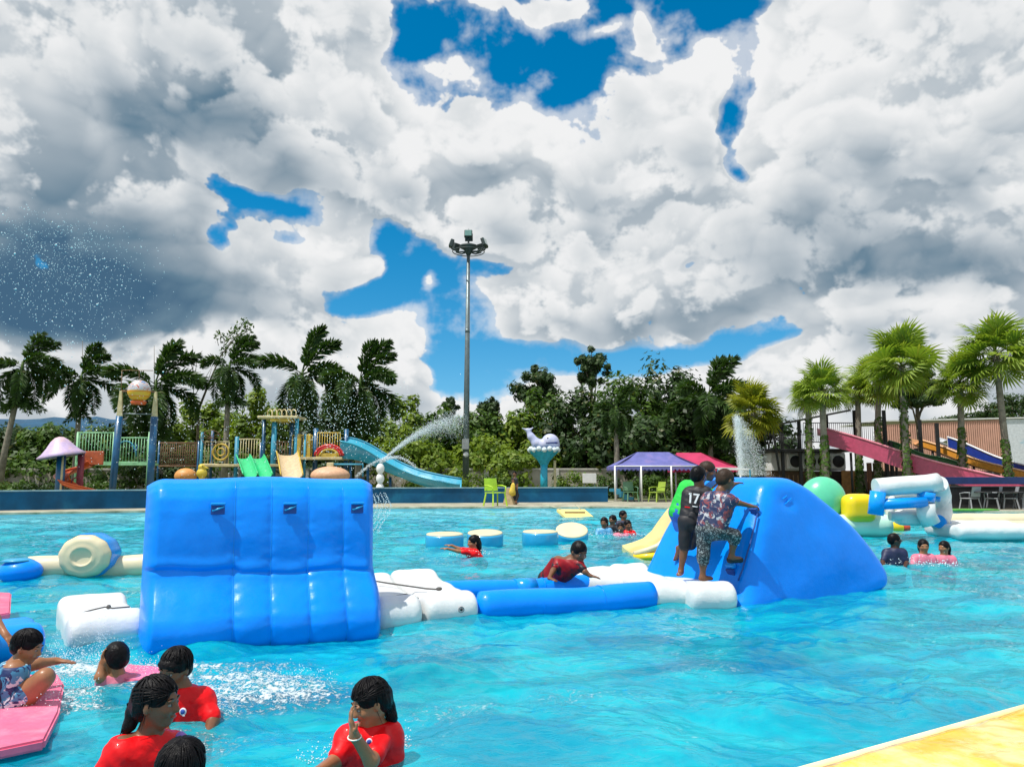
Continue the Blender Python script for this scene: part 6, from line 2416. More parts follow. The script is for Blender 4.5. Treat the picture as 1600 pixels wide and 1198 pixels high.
# goal-like frame behind boys
def small_frame():
    Y = 36
    a, b_ = ground_at(1122, Y), ground_at(1172, Y)
    o = thing('white_frame', 'low white metal frame just above the crest of the blue pyramid', 'metal frame', a)
    w = b_.x - a.x
    h = at(1140, 733, Y).z - .15
    MB().box((w / 2, 0, h), (w, .05, .07), bev=.01).build('top_bar', M_whitep, o)
    for x in (0, w):
        MB().box((x, 0, h / 2), (.06, .06, h), bev=.01).build('leg', M_bpost2, o)


small_frame()


# ---- right hand building, slides, walls
M_black = mat('dark_steel', (.018, .018, .020), rough=.6, var=.3)
M_wood = mat('wood_panel', (.42, .20, .06), rough=.6, var=.25, scale=3, bump=.003, bscale=20)
M_pinkw = mat('salmon_corrugated', (.56, .32, .24), rough=.7, var=.1, scale=1)
M_pinks = mat('pink_slide_gelcoat', (.74, .24, .32), rough=.35, coat=.4, var=.12, color2=(.70, .30, .36), c2scale=.8)
M_maroon = mat('maroon_slide_side', (.46, .06, .13), rough=.4, coat=.3)
M_gs = mat('dark_green_slide', (.01, .12, .03), rough=.35, coat=.3)
M_os = mat('orange_slide', (.72, .30, .04), rough=.35, coat=.3)
M_bs = mat('deep_blue_slide', (.01, .04, .30), rough=.35, coat=.3)
M_ws = mat('white_slide', (.72, .74, .78), rough=.35, coat=.3)


def right_side():
    # service building with air conditioners
    Y = 47.0
    a = ground_at(1206, Y)
    X = lambda p, y=Y: at(p, 745, y).x - a.x
    Z = lambda q, y=Y: at(1300, q, y).z - .15
    o = thing('service_building', 'low service building with a white upper wall and a brown base behind the fan palms', 'building', a)
    MB().box(((X(1206) + X(1322)) / 2, 1.5, (Z(707) + Z(735)) / 2), (X(1322) - X(1206), 3, Z(707) - Z(735)), bev=.02).build('upper_wall', M_whitep, o)
    MB().box(((X(1206) + X(1345)) / 2, 1.55, Z(736) / 2), (X(1345) - X(1206), 2.8, Z(736)), bev=.02).build('base_wall', mat('brown_panelling', (.13, .08, .045), rough=.8, var=.3, scale=2), o)
    me = MB().box((0, 0, 0), (.06, .03, Z(742) )).mesh('batten', [mat('light_batten', (.30, .20, .11), rough=.8)])
    for k in range(14):
        obj('batten', me, o, (X(1212) + k * .28, .12, Z(742) / 2))
    MB().box((X(1264), 1.3, Z(704)), (X(1330) - X(1200), 3.6, .16), bev=.02).build('roof', M_black, o)
    for k, (p, cat_l) in enumerate(((1240, 'air conditioner unit leftmost on the white wall'), (1262, 'air conditioner unit second from the left, behind the round fan palm'), (1283, 'air conditioner unit third from the left'), (1306, 'air conditioner unit rightmost on the white wall beside the wooden panel'))):
        c = Vector((at(p, 745, 46.6).x, 46.3, at(p, 721, 46.6).z))
        u = thing('air_conditioner', cat_l, 'air conditioner', c, 0, 'air conditioner units')
        MB().box((0, 0, 0), (.86, .4, .86), bev=.03).build('casing', M_whitep, u)
        MB().lathe([(.001, .02), (.34, .02), (.36, .0)], 24, (0, -.21, 0), mat=Matrix.Rotation(pi / 2, 4, 'X')).build('fan_opening', M_dark, u)
        mb = MB()
        for q in range(6):
            mb.bar((0, -.235, 0), (.33 * cos(q * pi / 3), -.235, .33 * sin(q * pi / 3)), .02)
        mb.build('fan_grille', M_black, u)
        for r_ in (.15, .3):
            MB().tube([(r_ * cos(t / 16 * 2 * pi), -.235, r_ * sin(t / 16 * 2 * pi)) for t in range(16)], .01, 5, closed=True).build('grille_ring', M_black, u)
    c = ground_at(1330, 45.5)
    u = thing('wooden_screen', 'plain orange brown wooden panel right of the air conditioners', 'screen', c)
    MB().box((0, 0, (at(1330, 735, 45.5).z - .15) / 2), (30 / 1200 * 45.5, .08, at(1330, 735, 45.5).z - .15), bev=.01).build('panel', M_wood, u)
    # dark steel stair tower and platform
    Y = 44.0
    a = ground_at(1190, Y)
    X = lambda p, y=Y: at(p, 745, y).x - a.x
    Z = lambda q, y=Y: at(1300, q, y).z - .15
    o = thing('slide_platform', 'dark steel slide platform with railings and a dark awning behind the fan palms', 'slide platform', a)
    MB().box((X(1258), 1.0, Z(703)), (X(1322) - X(1192), 2.4, .14)).build('platform_deck', M_black, o)
    railing(o, (X(1195), -.2, 0), (X(1262), -.2, 0), Z(679), 26, M_black, .015, .025, 0, Z(702), name='rail_bar')
    railing(o, (X(1262), .3, 0), (X(1390), .3, 0), Z(660), 40, M_black, .015, .025, 0, Z(690), name='rail_bar')
    mb = MB()
    mb.add([(X(1222), -.4, Z(661)), (X(1330), -.4, Z(640)), (X(1330), 2.4, Z(640)), (X(1222), 2.4, Z(661)), (X(1222), -.4, Z(664)), (X(1330), -.4, Z(643)), (X(1330), 2.4, Z(643)), (X(1222), 2.4, Z(664))], [(0, 1, 2, 3), (4, 7, 6, 5), (0, 4, 5, 1), (1, 5, 6, 2), (2, 6, 7, 3), (3, 7, 4, 0)])
    mb.build('awning', M_black, o)
    for p, t in ((1228, 662), (1256, 655), (1300, 648), (1345, 640), (1392, 640), (1420, 650), (1448, 655), (1475, 660), (1400, 690), (1440, 700), (1480, 720)):
        MB().box((X(p), .4, Z(t) / 2), (.16, .16, Z(t))).build('column', M_black, o)
    MB().bar((X(1205), -.3, Z(650)), (X(1216), -.3, Z(742)), .10).build('brace', M_black, o)
    MB().bar((X(1172), -.1, Z(655)), (X(1235), -.1, Z(700)), .08).build('brace', M_black, o)
    # dark underside screen with pale columns
    MB().box((X(1460), 2.2, Z(735) * .5), (X(1620) - X(1340), .1, Z(735)), bev=.01).build('back_screen', mat('dark_screen', (.03, .022, .018), rough=.8), o)
    me = MB().box((0, 0, Z(722) / 2), (.22, .2, Z(722))).mesh('brown_column', [mat('brown_column', (.26, .12, .07), rough=.7)])
    for p in (1378, 1388, 1438, 1448, 1460, 1470, 1492):
        obj('brown_column', me, o, (X(p), 1.5, 0))
    me = MB().box((0, 0, .5), (.06, .04, 1.0)).mesh('picket', [mat('brown_column', (.26, .12, .07))])
    for k in range(26):
        obj('picket', me, o, (X(1385) + k * .17, 1.2, 0.1))
    # slides descending to the right
    def lane(name, label, p0, p1, w, side_m, bed_m, ya, yb, drop=.0, near_h=.55, parts=3):
        q0, q1 = at(p0[0], p0[1], ya), at(p1[0], p1[1], yb)
        s = thing(name, label, 'water slide', Vector((q1.x, q1.y, .15)))
        n = 16
        bed, near, far = [], [], []
        for i in range(n):
            t = i / (n - 1)
            c = q0 * (1 - t) + q1 * t
            sag = -.10 * sin(pi * t) + .05 * sin(3 * pi * t)
            z = c.z + sag
            bed.append([(c.x, c.y + .0, z - .12), (c.x, c.y + w / 2, z - .22), (c.x, c.y + w, z - .12)])
            near.append([(c.x, c.y - .03, z + .06), (c.x, c.y - .05, z - near_h)])
            far.append([(c.x, c.y + w + .03, z - .25), (c.x, c.y + w + .03, z + .16)])
        MB().grid(np.array(bed)[:, ::-1]).build('bed', bed_m, s, s.location)
        MB().grid(np.array(near)).build('near_side', side_m, s, s.location)
        nb_ = np.array(near); nb_[..., 1] += .06
        MB().grid(nb_[:, ::-1]).build('near_side_inner', bed_m, s, s.location)
        MB().grid(np.array(far)[:, ::-1]).build('far_side', bed_m, s, s.location)
        MB().tube([tuple(v[0]) for v in near], .055, 8).build('rim', bed_m, s, s.location)
        for k in range(3):
            i = 2 + k * 5
            x, y, z = near[i][1]
            MB().tube([(x, y + .3, .15), (x, y + .3, z)], .07, 8).build('support', M_black, s, s.location)
        return s
    lane('pink_slide', 'long pink slide with a maroon side, lowest of the slides at the right', (1290, 671), (1640, 768), 1.2, M_maroon, M_pinks, 43, 37.5, near_h=.86)
    lane('green_slide', 'dark green slide above the pink one between the fan palms', (1388, 690), (1496, 724), .8, M_gs, M_gs, 44.6, 42.2, near_h=.60)
    lane('orange_slide', 'orange slide with a pale edge between the green and the blue slides', (1436, 688), (1640, 750), .8, M_os, mat('peach_slide', (.75, .42, .22), rough=.4), 46, 40.5, near_h=.34)
    lane('blue_white_slide', 'deep blue and white slide, highest at the right edge', (1480, 684), (1650, 744), 1.1, M_bs, M_ws, 47.0, 41.5, near_h=.55)
    # salmon wall with white end
    Y = 58
    a = ground_at(1370, Y)
    o = thing('salmon_building', 'long low salmon pink corrugated building with a white end behind the slides', 'building', a)
    x0, x1, x2 = 0, at(1572, 745, Y).x - a.x, at(1700, 745, Y).x - a.x
    zl, zr = at(1370, 664, Y).z - .15, at(1600, 655, Y).z - .15
    mb = MB(); n = 60
    V, F = [], []
    for i in range(n * 2):
        t = i / (n * 2 - 1)
        x = x0 + (x1 - x0) * t
        y = -.05 if i % 2 else .03
        V += [(x, y, 0), (x, y, zl + (zr - zl) * t)]
    for i in range(n * 2 - 1):
        F.append((2 * i, 2 * i + 2, 2 * i + 3, 2 * i + 1))
    mb.add(V, F).build('corrugated_wall', M_pinkw, o)
    MB().box(((x1 + x2) / 2, .2, zr / 2), (x2 - x1, .4, zr), bev=.02).build('white_wall', mat('blue_white_mural', (.66, .70, .74), rough=.7, color2=(.40, .58, .68), c2scale=.5, c2lo=.5, c2hi=.58), o)
    MB().box(((x0 + x2) / 2, 3, zr + .04), (x2 - x0, 6.2, .1), rot=Matrix.Rotation(-(zr - zl) / (x1 - x0) * .5, 4, 'Y')).build('roof', M_whitep, o)
    # terrace rail with chairs in front of the slides
    Y = 30.4
    a = ground_at(1478, Y)
    o = thing('terrace_wall', 'low dark terrace wall at the right edge behind the white chairs', 'wall', a)
    w = at(1660, 745, Y).x - a.x
    h = at(1500, 776, Y).z - .15
    MB().box((w / 2, .8, (h + .35) / 2), (w, .12, h + .35), bev=.01).build('wall_panel', M_black, o)
    MB().box((w / 2, .72, h + .38), (w, .3, .06), bev=.01).build('ledge', M_black, o)
    MB().box((w * .62 + .6, 2.2, h + .62), (w, .2, .30), bev=.01).build('blue_board', mat('navy_board', (.01, .03, .13), rough=.5), o)
    for i, (p, lab) in enumerate(((1513, 'white plastic chair below the creeper covered fan palm'), (1548, 'white plastic chair second from the left on the terrace'), (1574, 'white plastic chair third from the left on the terrace, at the tallest palm'), (1597, 'white plastic chair at the right edge of the terrace'))):
        chair(p, 30.6, radians(200 + 25 * i), M_chw, lab, .95, group='white chairs on the terrace')
    me = None
    for i, p in enumerate((1530, 1562, 1588)):
        c = ground_at(p, 30.5)
        t = thing('round_table', ['small dark table left on the terrace', 'small dark table in the middle of the terrace', 'small dark table at the right end of the terrace'][i], 'table', c, 0, 'dark terrace tables')
        MB().lathe([(.001, .64), (.4, .64), (.4, .68), (.001, .68)], 20).build('table_top', M_black, t)
        MB().tube([(0, 0, 0), (0, 0, .64)], .04, 8).build('table_leg', M_black, t)
    MB()
    g = MB(); a0, a1 = ground_at(1478, 29.4), ground_at(1545, 29.4)
    g.prism([(a0.x, 28.9), (a1.x, 28.9), (a1.x + .2, 29.8), (a0.x, 29.8)], .15, .20)
    tag(g.build('artificial_turf', mat('turf', (.08, .30, .04), rough=.95, var=.2, scale=8)), 'bright green strip of artificial turf on the deck at the right', 'turf mat')


right_side()
# blue drain cover box beside the end of the low wall
o = thing('blue_steps', 'small pale blue steps at the right end of the low blue wall', 'steps', onz(958, 783.5, DECK))
me = MB().box((0, 0, 0), (.5, .7, .14)).mesh('step', [M_bpost2])
for k in range(4):
    obj('step', me, o, (.15 + k * .22, .4, .58 - k * .14))


# ---------------------------------------------------------------- people
def skin(name, c, rough=0.38):
    return mat(name, c, rough=rough, spec=.35, var=.10, scale=9, sss=0.0, coat=.06, bump=.0008, bscale=90, color2=(c[0] * .75, c[1] * .65, c[2] * .6), c2scale=5, c2lo=.5, c2hi=.9)


S_tan = skin('skin_tan', (.30, .135, .065))
S_brown = skin('skin_brown', (.17, .075, .038))
M_hair = mat('wet_black_hair', (.0045, .004, .005), rough=.38, spec=.13, var=.3, scale=30, bump=.006, bscale=45)
M_hairb = mat('brown_tinted_hair', (.035, .02, .013), rough=.5, spec=.2, var=.3, scale=40, bump=.003, bscale=80)
M_eye = mat('eye_white', (.22, .20, .19), rough=.2)
M_iris = mat('eye_dark', (.008, .005, .004), rough=.1)
M_lip = mat('lip', (.28, .075, .055), rough=.4)
C_red = mat('wet_red_shirt', (.74, .002, .006), rough=.5, spec=.22, var=.12, scale=8, bump=.007, bscale=11, coat=.10)
C_navy = mat('navy_cloth', (.006, .012, .05), rough=.6, var=.2, scale=8, bump=.003, bscale=18)
C_black = mat('black_cloth', (.008, .008, .012), rough=.6, var=.2, scale=8, bump=.003, bscale=18)
C_green = mat('bright_green_cloth', (.01, .48, .05), rough=.6, var=.12, scale=8, bump=.003, bscale=18)
C_blue = mat('blue_cloth', (.01, .10, .45), rough=.6, var=.12, scale=8, bump=.003, bscale=18)
C_pink = mat('pink_cloth', (.62, .16, .24), rough=.6, var=.12, scale=8)
C_teal = mat('light_blue_cloth', (.10, .35, .60), rough=.5, var=.12, scale=8)
C_yel = mat('yellow_cloth', (.58, .42, .05), rough=.7, var=.2, scale=8)
C_dred = mat('red_black_shirt', (.26, .004, .010), rough=.5, spec=.25, var=.2, scale=6, bump=.004, bscale=12, color2=(.01, .008, .014), c2scale=4.5, c2lo=.46, c2hi=.53, coat=.05)


def print_mat(name, base, cols, scale=22, thr=(.50, .53), rough=.55):
    m = bpy.data.materials.new(name); m.use_nodes = True
    t = m.node_tree; b = NB(t); bs = t.nodes['Principled BSDF']
    tc = b.n('ShaderNodeTexCoord').outputs['Object']
    c = tuple(base) + (1,)
    for i, q in enumerate(cols):
        n = b.noise(b.v('ADD', tc, (i * 7.3, i * 3.1, i * 5.7)), scale * (1 + .25 * i), 3, .6, dist=1.2)
        c = b.mix(b.smooth(n, thr[0], thr[1]), c, tuple(q) + (1,))
    t.links.new(c, bs.inputs['Base Color'])
    bs.inputs['Roughness'].default_value = rough
    bn = b.n('ShaderNodeBump'); bn.inputs['Distance'].default_value = .004
    t.links.new(b.noise(tc, 18, 4), bn.inputs['Height']); t.links.new(bn.outputs[0], bs.inputs['Normal'])
    return m


C_print = print_mat('white_shirt_with_red_and_navy_print', (.40, .41, .44), [(.20, .04, .05), (.015, .025, .08)], 10, (.46, .52))
C_pants = print_mat('dark_patterned_cloth', (.015, .022, .028), [(.22, .26, .27)], 42, (.54, .57))
C_floral = print_mat('blue_white_floral_swimsuit', (.05, .25, .42), [(.55, .66, .70), (.01, .03, .12)], 13, (.53, .56))


class Fig:
    def __init__(self, label, D, cell, sk, base=None, group=None):
        self.D, self.cell, self.sk = D, cell, sk
        self.base = base
        self.o = thing('person', label, 'person', (base.x, base.y, base.z), 0, group)
        self.s = SDF(cell, .022)
        self.j = {}

    def P(self, px, py, d=0.0):
        return at(px, py, self.D + d)

    def set(self, **kw):
        for k, v in kw.items():
            self.j[k] = Vector(v) if isinstance(v, Vector) else self.P(*v)

    def head(self, px, py, d, face, pitch=0.0, hs=1.0, roll=0.0, hair='short', hair_m=None, eyes=True, tilt=None):
        c = self.P(px, py, d)
        f = Vector((face[0], face[1], 0)).normalized()
        F = (f * cos(pitch) - Vector((0, 0, 1)) * sin(pitch)).normalized()
        Rt = F.cross(Vector((0, 0, 1))).normalized()
        U = Rt.cross(F).normalized()
        if roll:
            q = Matrix.Rotation(roll, 3, F); Rt = q @ Rt; U = q @ U
        M = Matrix((Rt, F, U)).transposed()
        self.hM, self.hc, self.hs = M, c, hs
        s = self.s

        def W(r, f_, u): return c + (Rt * r + F * f_ + U * u) * hs
        self.W = W
        R4 = M.to_4x4()
        E = lambda p, r, k=.012: s.ell(p, [x * hs for x in r], R4, k)
        E(W(0, -.012, .018), (.074, .090, .090))
        E(W(0, .018, -.030), (.060, .066, .072), .03)
        E(W(0, .045, -.078), (.030, .030, .026), .03)
        for q in (-1, 1):
            E(W(q * .036, .060, -.022), (.026, .022, .022), .02)
            E(W(q * .077, -.008, -.008), (.010, .018, .030), .006)
            E(W(q * .030, .076, .026), (.026, .010, .008), .012)
        s.cap(W(0, .080, .012), W(0, .098, -.020), .008 * hs, .013 * hs, .012)
        E(W(0, .090, -.024), (.018, .012, .009), .008)
        E(W(0, .078, -.052), (.024, .012, .009), .006)
        nb = self.j.get('neck')
        if nb is not None:
            s.cap(W(0, -.018, -.055), nb, .044 * hs, .050 * hs, .03)
        if eyes and self.cell < .012:
            for q in (-1, 1):
                e = MB().ball(W(q * .031, .0745, .006), [.0135 * hs, .010 * hs, .0075 * hs], 12, 8, rot=M).build('eye', M_eye, self.o, self.base)
                MB().ball(W(q * .031, .0815, .006), [.0065 * hs, .0045 * hs, .0065 * hs], 10, 6, rot=M).build('iris', M_iris, e, self.base)
                MB().tube([W(q * .014, .0835, .030), W(q * .032, .082, .035), W(q * .048, .072, .029)], [.002 * hs, .0035 * hs, .002 * hs], 6).build('eyebrow', M_hair, self.o, self.base)
            MB().ball(W(0, .0875, -.052), [.021 * hs, .006 * hs, .0062 * hs], 14, 8, rot=M).build('lips', M_lip, self.o, self.base)
        # hair
        h = SDF(max(self.cell, .005), .02)
        h.ell(W(0, -.016, .026), [x * hs for x in (.084, .100, .094)], R4)
        low = -.045
        if hair == 'short':
            h.ell(W(0, -.055, -.015), [x * hs for x in (.072, .055, .060)], R4)
            fringe = .052
        elif hair == 'fringe':
            h.ell(W(0, -.050, -.020), [x * hs for x in (.078, .060, .070)], R4)
            h.ell(W(0, .060, .050), [x * hs for x in (.062, .034, .030)], R4)
            fringe = .034
        elif hair == 'pony':
            h.ell(W(0, -.055, -.02), [x * hs for x in (.076, .058, .070)], R4)
            a, b_, c2 = self.pony
            h.cap(W(0, -.09, .0), a, .040 * hs, .034 * hs); h.cap(a, b_, .036 * hs, .028 * hs); h.cap(b_, c2, .026 * hs, .009 * hs)
            fringe = .050
        elif hair == 'long':
            h.ell(W(0, -.055, -.03), [x * hs for x in (.082, .060, .085)], R4)
            h.cap(W(0, -.07, -.03), W(0, -.075, -.17), .06 * hs, .045 * hs)
            fringe = .048
        Rn, Fn, Un = (np.array(v) for v in (Rt, F, U))
        cn = np.array(c)

        def cut(D, X, Y, Z):
            x, y, z = X - cn[0], Y - cn[1], Z - cn[2]
            r = (x * Rn[0] + y * Rn[1] + z * Rn[2]) / hs; f_ = (x * Fn[0] + y * Fn[1] + z * Fn[2]) / hs; u = (x * Un[0] + y * Un[1] + z * Un[2]) / hs
            strand = perlin2(r * 70 + 100, f_ * 16 + 100, 9, 997) * .5 + perlin2(u * 14 + 50, np.arctan2(r, f_) * 9 + 50, 10, 997) * .5
            D = D + strand * .0045 * hs
            # rounded hairline: an egg of face is left free, longer at the chin
            fw, fc, fu, ft = {'short': (.064, .085, -.040, .092), 'fringe': (.062, .090, -.046, .094), 'pony': (.063, .090, -.038, .104), 'long': (.054, .088, -.040, .092)}[hair]
            m_ = (np.sqrt((r / fw) ** 2 + ((f_ - fc) / .072) ** 2 + ((u - fu + .010 * strand) / ft) ** 2) - 1) * fw * hs
            D = np.maximum(D, -m_)
            ears = np.minimum(f_ + .020, -.002 - u) * hs if hair in ('short', 'pony', 'fringe') else np.full_like(D, -1)
            ears = np.minimum(ears, (np.abs(r) - .045) * hs)
            return np.maximum(D, ears)
        sdf_obj('hair', h, hair_m or M_hair, self.o, self.base, func=cut, it=1)
        if self.cell < .0085:
            self.strands(hair)
        return self

    def strands(self, hair):
        """wet locks lying over the scalp"""
        r = np.random.default_rng(int(abs(self.hc.x) * 1000) % 997)
        hs = self.hs
        cen = np.array([0, -.016, .026]); rad = np.array([.0860, .1020, .0960])
        mb = MB()
        crown = np.array([.15, -.35, 1.0]); crown /= np.linalg.norm(crown)
        if hair == 'pony':
            goal = np.array([0, -1.0, -.15]); goal /= np.linalg.norm(goal)
        n = 120
        for i in range(n):
            a = 2 * pi * (i + r.random()) / n
            front = cos(a) > .25          # a = 0 faces forward
            lowest = (.38 if front else -.50 - .25 * r.random())
            e = np.array([sin(a), cos(a), lowest]); e /= np.linalg.norm(e)
            s0, s1 = (e, goal) if hair == 'pony' and r.random() < .75 else (crown, e)
            w = r.normal(size=3) * .10
            pts, rr = [], []
            m = 9
            for k in range(m):
                t = k / (m - 1)
                q = s0 * (1 - t) + s1 * t + w * sin(pi * t)
                q /= np.linalg.norm(q)
                p = cen + q * rad * (1.0 + .018 * sin(pi * t))
                pts.append(self.W(*p)); rr.append((.0016 + .0030 * sin(pi * min(1, t * 1.05))) * hs)
            if hair in ('long', 'pony') and s0 is crown and not front:
                p2 = cen + q * rad + np.array([r.normal() * .01, -.004, -.045 - .05 * r.random()])
                pts.append(self.W(*p2)); rr.append(.0008)
            mb.tube(pts, rr, 5)
        mb.build('hair_locks', M_hair, self.o, self.base)
        if hair == 'pony':
            a, b_, c2 = self.pony
            mb = MB()
            st = self.W(0, -.09, .0)
            for i in range(26):
                o_ = [Vector(r.normal(size=3) * k) for k in (.012, .014, .013, .008)]
                mb.tube([st + o_[0], a + o_[1], b_ + o_[2], c2 + o_[3] + Vector((0, 0, -.02 * r.random()))], [.005, .006, .005, .001], 5)
            mb.build('ponytail_locks', M_hair, self.o, self.base)

    def limb(self, names, radii, k=.02):
        for a, b_, r0, r1 in zip(names[:-1], names[1:], radii[:-1], radii[1:]):
            self.s.cap(self.j[a], self.j[b_], r0, r1, k)

    def hand(self, wrist, direction, normal, hs=1.0, curl=.3, side=1, spread=.10):
        """palm, four unequal fingers bent at two knuckles, thumb from the side of the palm"""
        w = Vector(wrist); d = Vector(direction).normalized(); n = Vector(normal)
        n = (n - d * n.dot(d)).normalized()
        t = d.cross(n) * side
        M = Matrix((t, d, n)).transposed()
        s = self.s
        fr = max(.0072, self.cell * .85)
        s.box(w + d * .040 * hs, [.031 * hs, .040 * hs, .0125 * hs], M.to_4x4(), .011 * hs, .012)
        s.cap(w - d * .01, w + d * .02 * hs, .020 * hs, .020 * hs, .015)
        for i, (off, ln) in enumerate(((-.024, .052), (-.008, .062), (.008, .066), (.024, .058))):
            p = w + d * .075 * hs + t * off * hs
            dd = (d + t * off * spread * 20).normalized()
            q1 = (dd * cos(curl * .6) + n * sin(curl * .6)).normalized()
            q2 = (dd * cos(curl * 1.5) + n * sin(curl * 1.5)).normalized()
            a = p + q1 * ln * .5 * hs
            b_ = a + q2 * ln * .5 * hs
            s.cap(w + d * .05 * hs + t * off * .8 * hs, p, fr * 1.1, fr * 1.05, .006)
            s.cap(p, a, fr * 1.05, fr * .95, .004)
            s.cap(a, b_, fr * .95, fr * .8, .004)
        p = w + d * .022 * hs + t * .028 * hs
        a = p + (t * .7 + d * .6 + n * .25).normalized() * .032 * hs
        b_ = a + (t * .25 + d * .9 + n * .35).normalized() * .028 * hs
        s.cap(p - t * .01, a, fr * 1.35, fr * 1.1, .008); s.cap(a, b_, fr * 1.1, fr * .9, .005)

    def foot(self, ankle, direction, hs=1.0):
        a = Vector(ankle); d = Vector(direction).normalized()
        t = d.cross(Vector((0, 0, 1))).normalized()
        z = Vector((0, 0, -.035 * hs))
        self.s.cap(a, a + z - d * .03, .030 * hs, .026 * hs)
        self.s.cap(a + z, a + z * 1.1 + d * .10 * hs, .030 * hs, .022 * hs)
        self.s.cap(a + z + t * .014, a + z * 1.2 + d * .11 * hs + t * .018, .022 * hs, .016 * hs)
        for i in range(5):
            p = a + z * 1.25 + d * (.105 - abs(i - 1) * .006) * hs + t * (-.026 + i * .013) * hs
            self.s.cap(p, p + d * .028 * hs, .0095 * hs, .008 * hs, .004)

    def torso(self, r=.075, rc=.085, cloth=None, into=None, grow=0.0):
        j = self.j
        s = into or self.s
        for a, b_ in (('hipL', 'shL'), ('hipR', 'shR')):
            pa, pb = j[a], j[b_]
            s.cap(pa + (pb - pa) * 0.0, pa + (pb - pa) * .88, (r * .98 + grow), (r + grow), .05)
        s.cap((j['hipL'] + j['hipR']) / 2, (j['shL'] + j['shR']) / 2 - Vector((0, 0, .02)), rc + grow, rc * .95 + grow, .05)
        s.cap(j['shL'], j['shR'], .050 + grow, .050 + grow, .04)
        if 'neck' in j:
            s.cap((j['shL'] + j['shR']) / 2, j['neck'], .055 + grow, .048 + grow * .4, .03)

    def shirt(self, m, sleeve=.7, hem=None, grow=.012, name='shirt', r=.075, rc=.085, sleeve_r=.047, extra=(), collar=True, planes=()):
        s = SDF(max(self.cell, .007), .03)
        self.torso(r, rc, into=s, grow=grow)
        j = self.j
        for a, b_ in (('shL', 'elL'), ('shR', 'elR')):
            if a in j and b_ in j and sleeve > 0:
                pa, pb = j[a], j[b_]
                s.cap(pa, pa + (pb - pa) * min(1, sleeve), sleeve_r + grow * .3, sleeve_r + .004, .02)
                if sleeve > 1:
                    w = j['wr' + a[-1]]
                    s.cap(pb, pb + (w - pb) * (sleeve - 1), sleeve_r, .036, .02)
        for e in extra: s.cap(*e)
        bn = self.base
        nk = np.array(j['neck']) if 'neck' in j else None

        def f(D, X, Y, Z):
            w = perlin2(X * 17 + Y * 9 + 60, Z * 11 + 60 + X * 5, 21, 997) * .5 + perlin2((X - Z) * 26 + 90, (Y + Z) * 20 + 90, 22, 997) * .3
            D = D + w * .007 - .006 * np.abs(perlin2((X + Y) * 9 + 33, (Z * 1.6 + X) * 9 + 33, 24, 997)) ** .8 + .003
            if nk is not None and collar:
                D = np.maximum(D, Z - (nk[2] + .004) + 0 * X)
            return D
        o = sdf_obj(name, s, m, self.o, self.base, planes=planes, func=f, it=1)
        return o

    def shorts(self, m, upto=.7, grow=.014, name='shorts', r=.078, low=None):
        s = SDF(max(self.cell, .009), .035)
        j = self.j
        hc = (j['hipL'] + j['hipR']) / 2
        s.cap(j['hipL'], j['hipR'], r + grow, r + grow, .03)
        s.cap(hc, hc + ((j['shL'] + j['shR']) / 2 - hc) * .22, .095 + grow, .088 + grow, .03)
        for q in 'LR':
            if 'kn' + q not in j: continue
            a, b_ = j['hip' + q], j['kn' + q]
            if upto <= 1:
                s.cap(a, a + (b_ - a) * upto, .068 + grow, .056 + grow, .03)
            else:
                s.cap(a, b_, .068 + grow, .052 + grow, .03)
                c = j['an' + q]
                s.cap(b_, b_ + (c - b_) * (upto - 1), .052 + grow, .046 + grow, .02)

        def f(D, X, Y, Z):
            return D + .005 * perlin2(X * 16 + Y * 8 + 60, Z * 12 + 60, 25, 997)
        return sdf_obj(name, s, m, self.o, self.base, func=f, it=1)

    def finish(self, it=1):
        return sdf_obj('body', self.s, self.sk, self.o, self.base, it=it)


def arms(g, L=True, R=True, k=1.0):
    for q, on in (('L', L), ('R', R)):
        if on:
            g.limb(['sh' + q, 'el' + q, 'wr' + q], [.043 * k, .034 * k, .023 * k])


def legs(g, which='LR', k=1.0):
    for q in which:
        n = [x + q for x in ('hip', 'kn', 'an') if x + q in g.j]
        g.limb(n, [.068 * k, .050 * k, .030 * k][:len(n)], .03)
        if 'an' + q in g.j:
            a, b_ = g.j['kn' + q], g.j['an' + q]
            g.s.cap(a + (b_ - a) * .12, a + (b_ - a) * .5, .045 * k, .040 * k, .02)


def crest(parent, base, c, nrm, up, r, shape='round'):
    """small shirt badge: pale disc, blue emblem"""
    n = Vector(nrm).normalized(); u = Vector(up); u = (u - n * u.dot(n)).normalized(); t = u.cross(n)
    M = Matrix((t, u, n)).transposed().to_4x4()
    mw = mat('badge_white', (.62, .60, .66), rough=.6); mb_ = mat('badge_blue', (.02, .07, .35), rough=.6)
    p = MB().lathe([(.001, 0), (r, 0), (r * .98, .003), (.001, .003)], 20, mat=Matrix.Translation(Vector(c)) @ M).build('badge', mw, parent, base)
    MB().lathe([(.001, .002), (r * .66, .002), (r * .64, .006), (.001, .006)], 14, mat=Matrix.Translation(Vector(c)) @ M).build('emblem', mb_, p, base)
    MB().box(Vector(c) + n * .004 - u * r * 1.0 + t * r * .4, (r * .6, r * .25, .003), rot=M.to_3x3()).build('scroll', mw, p, base)


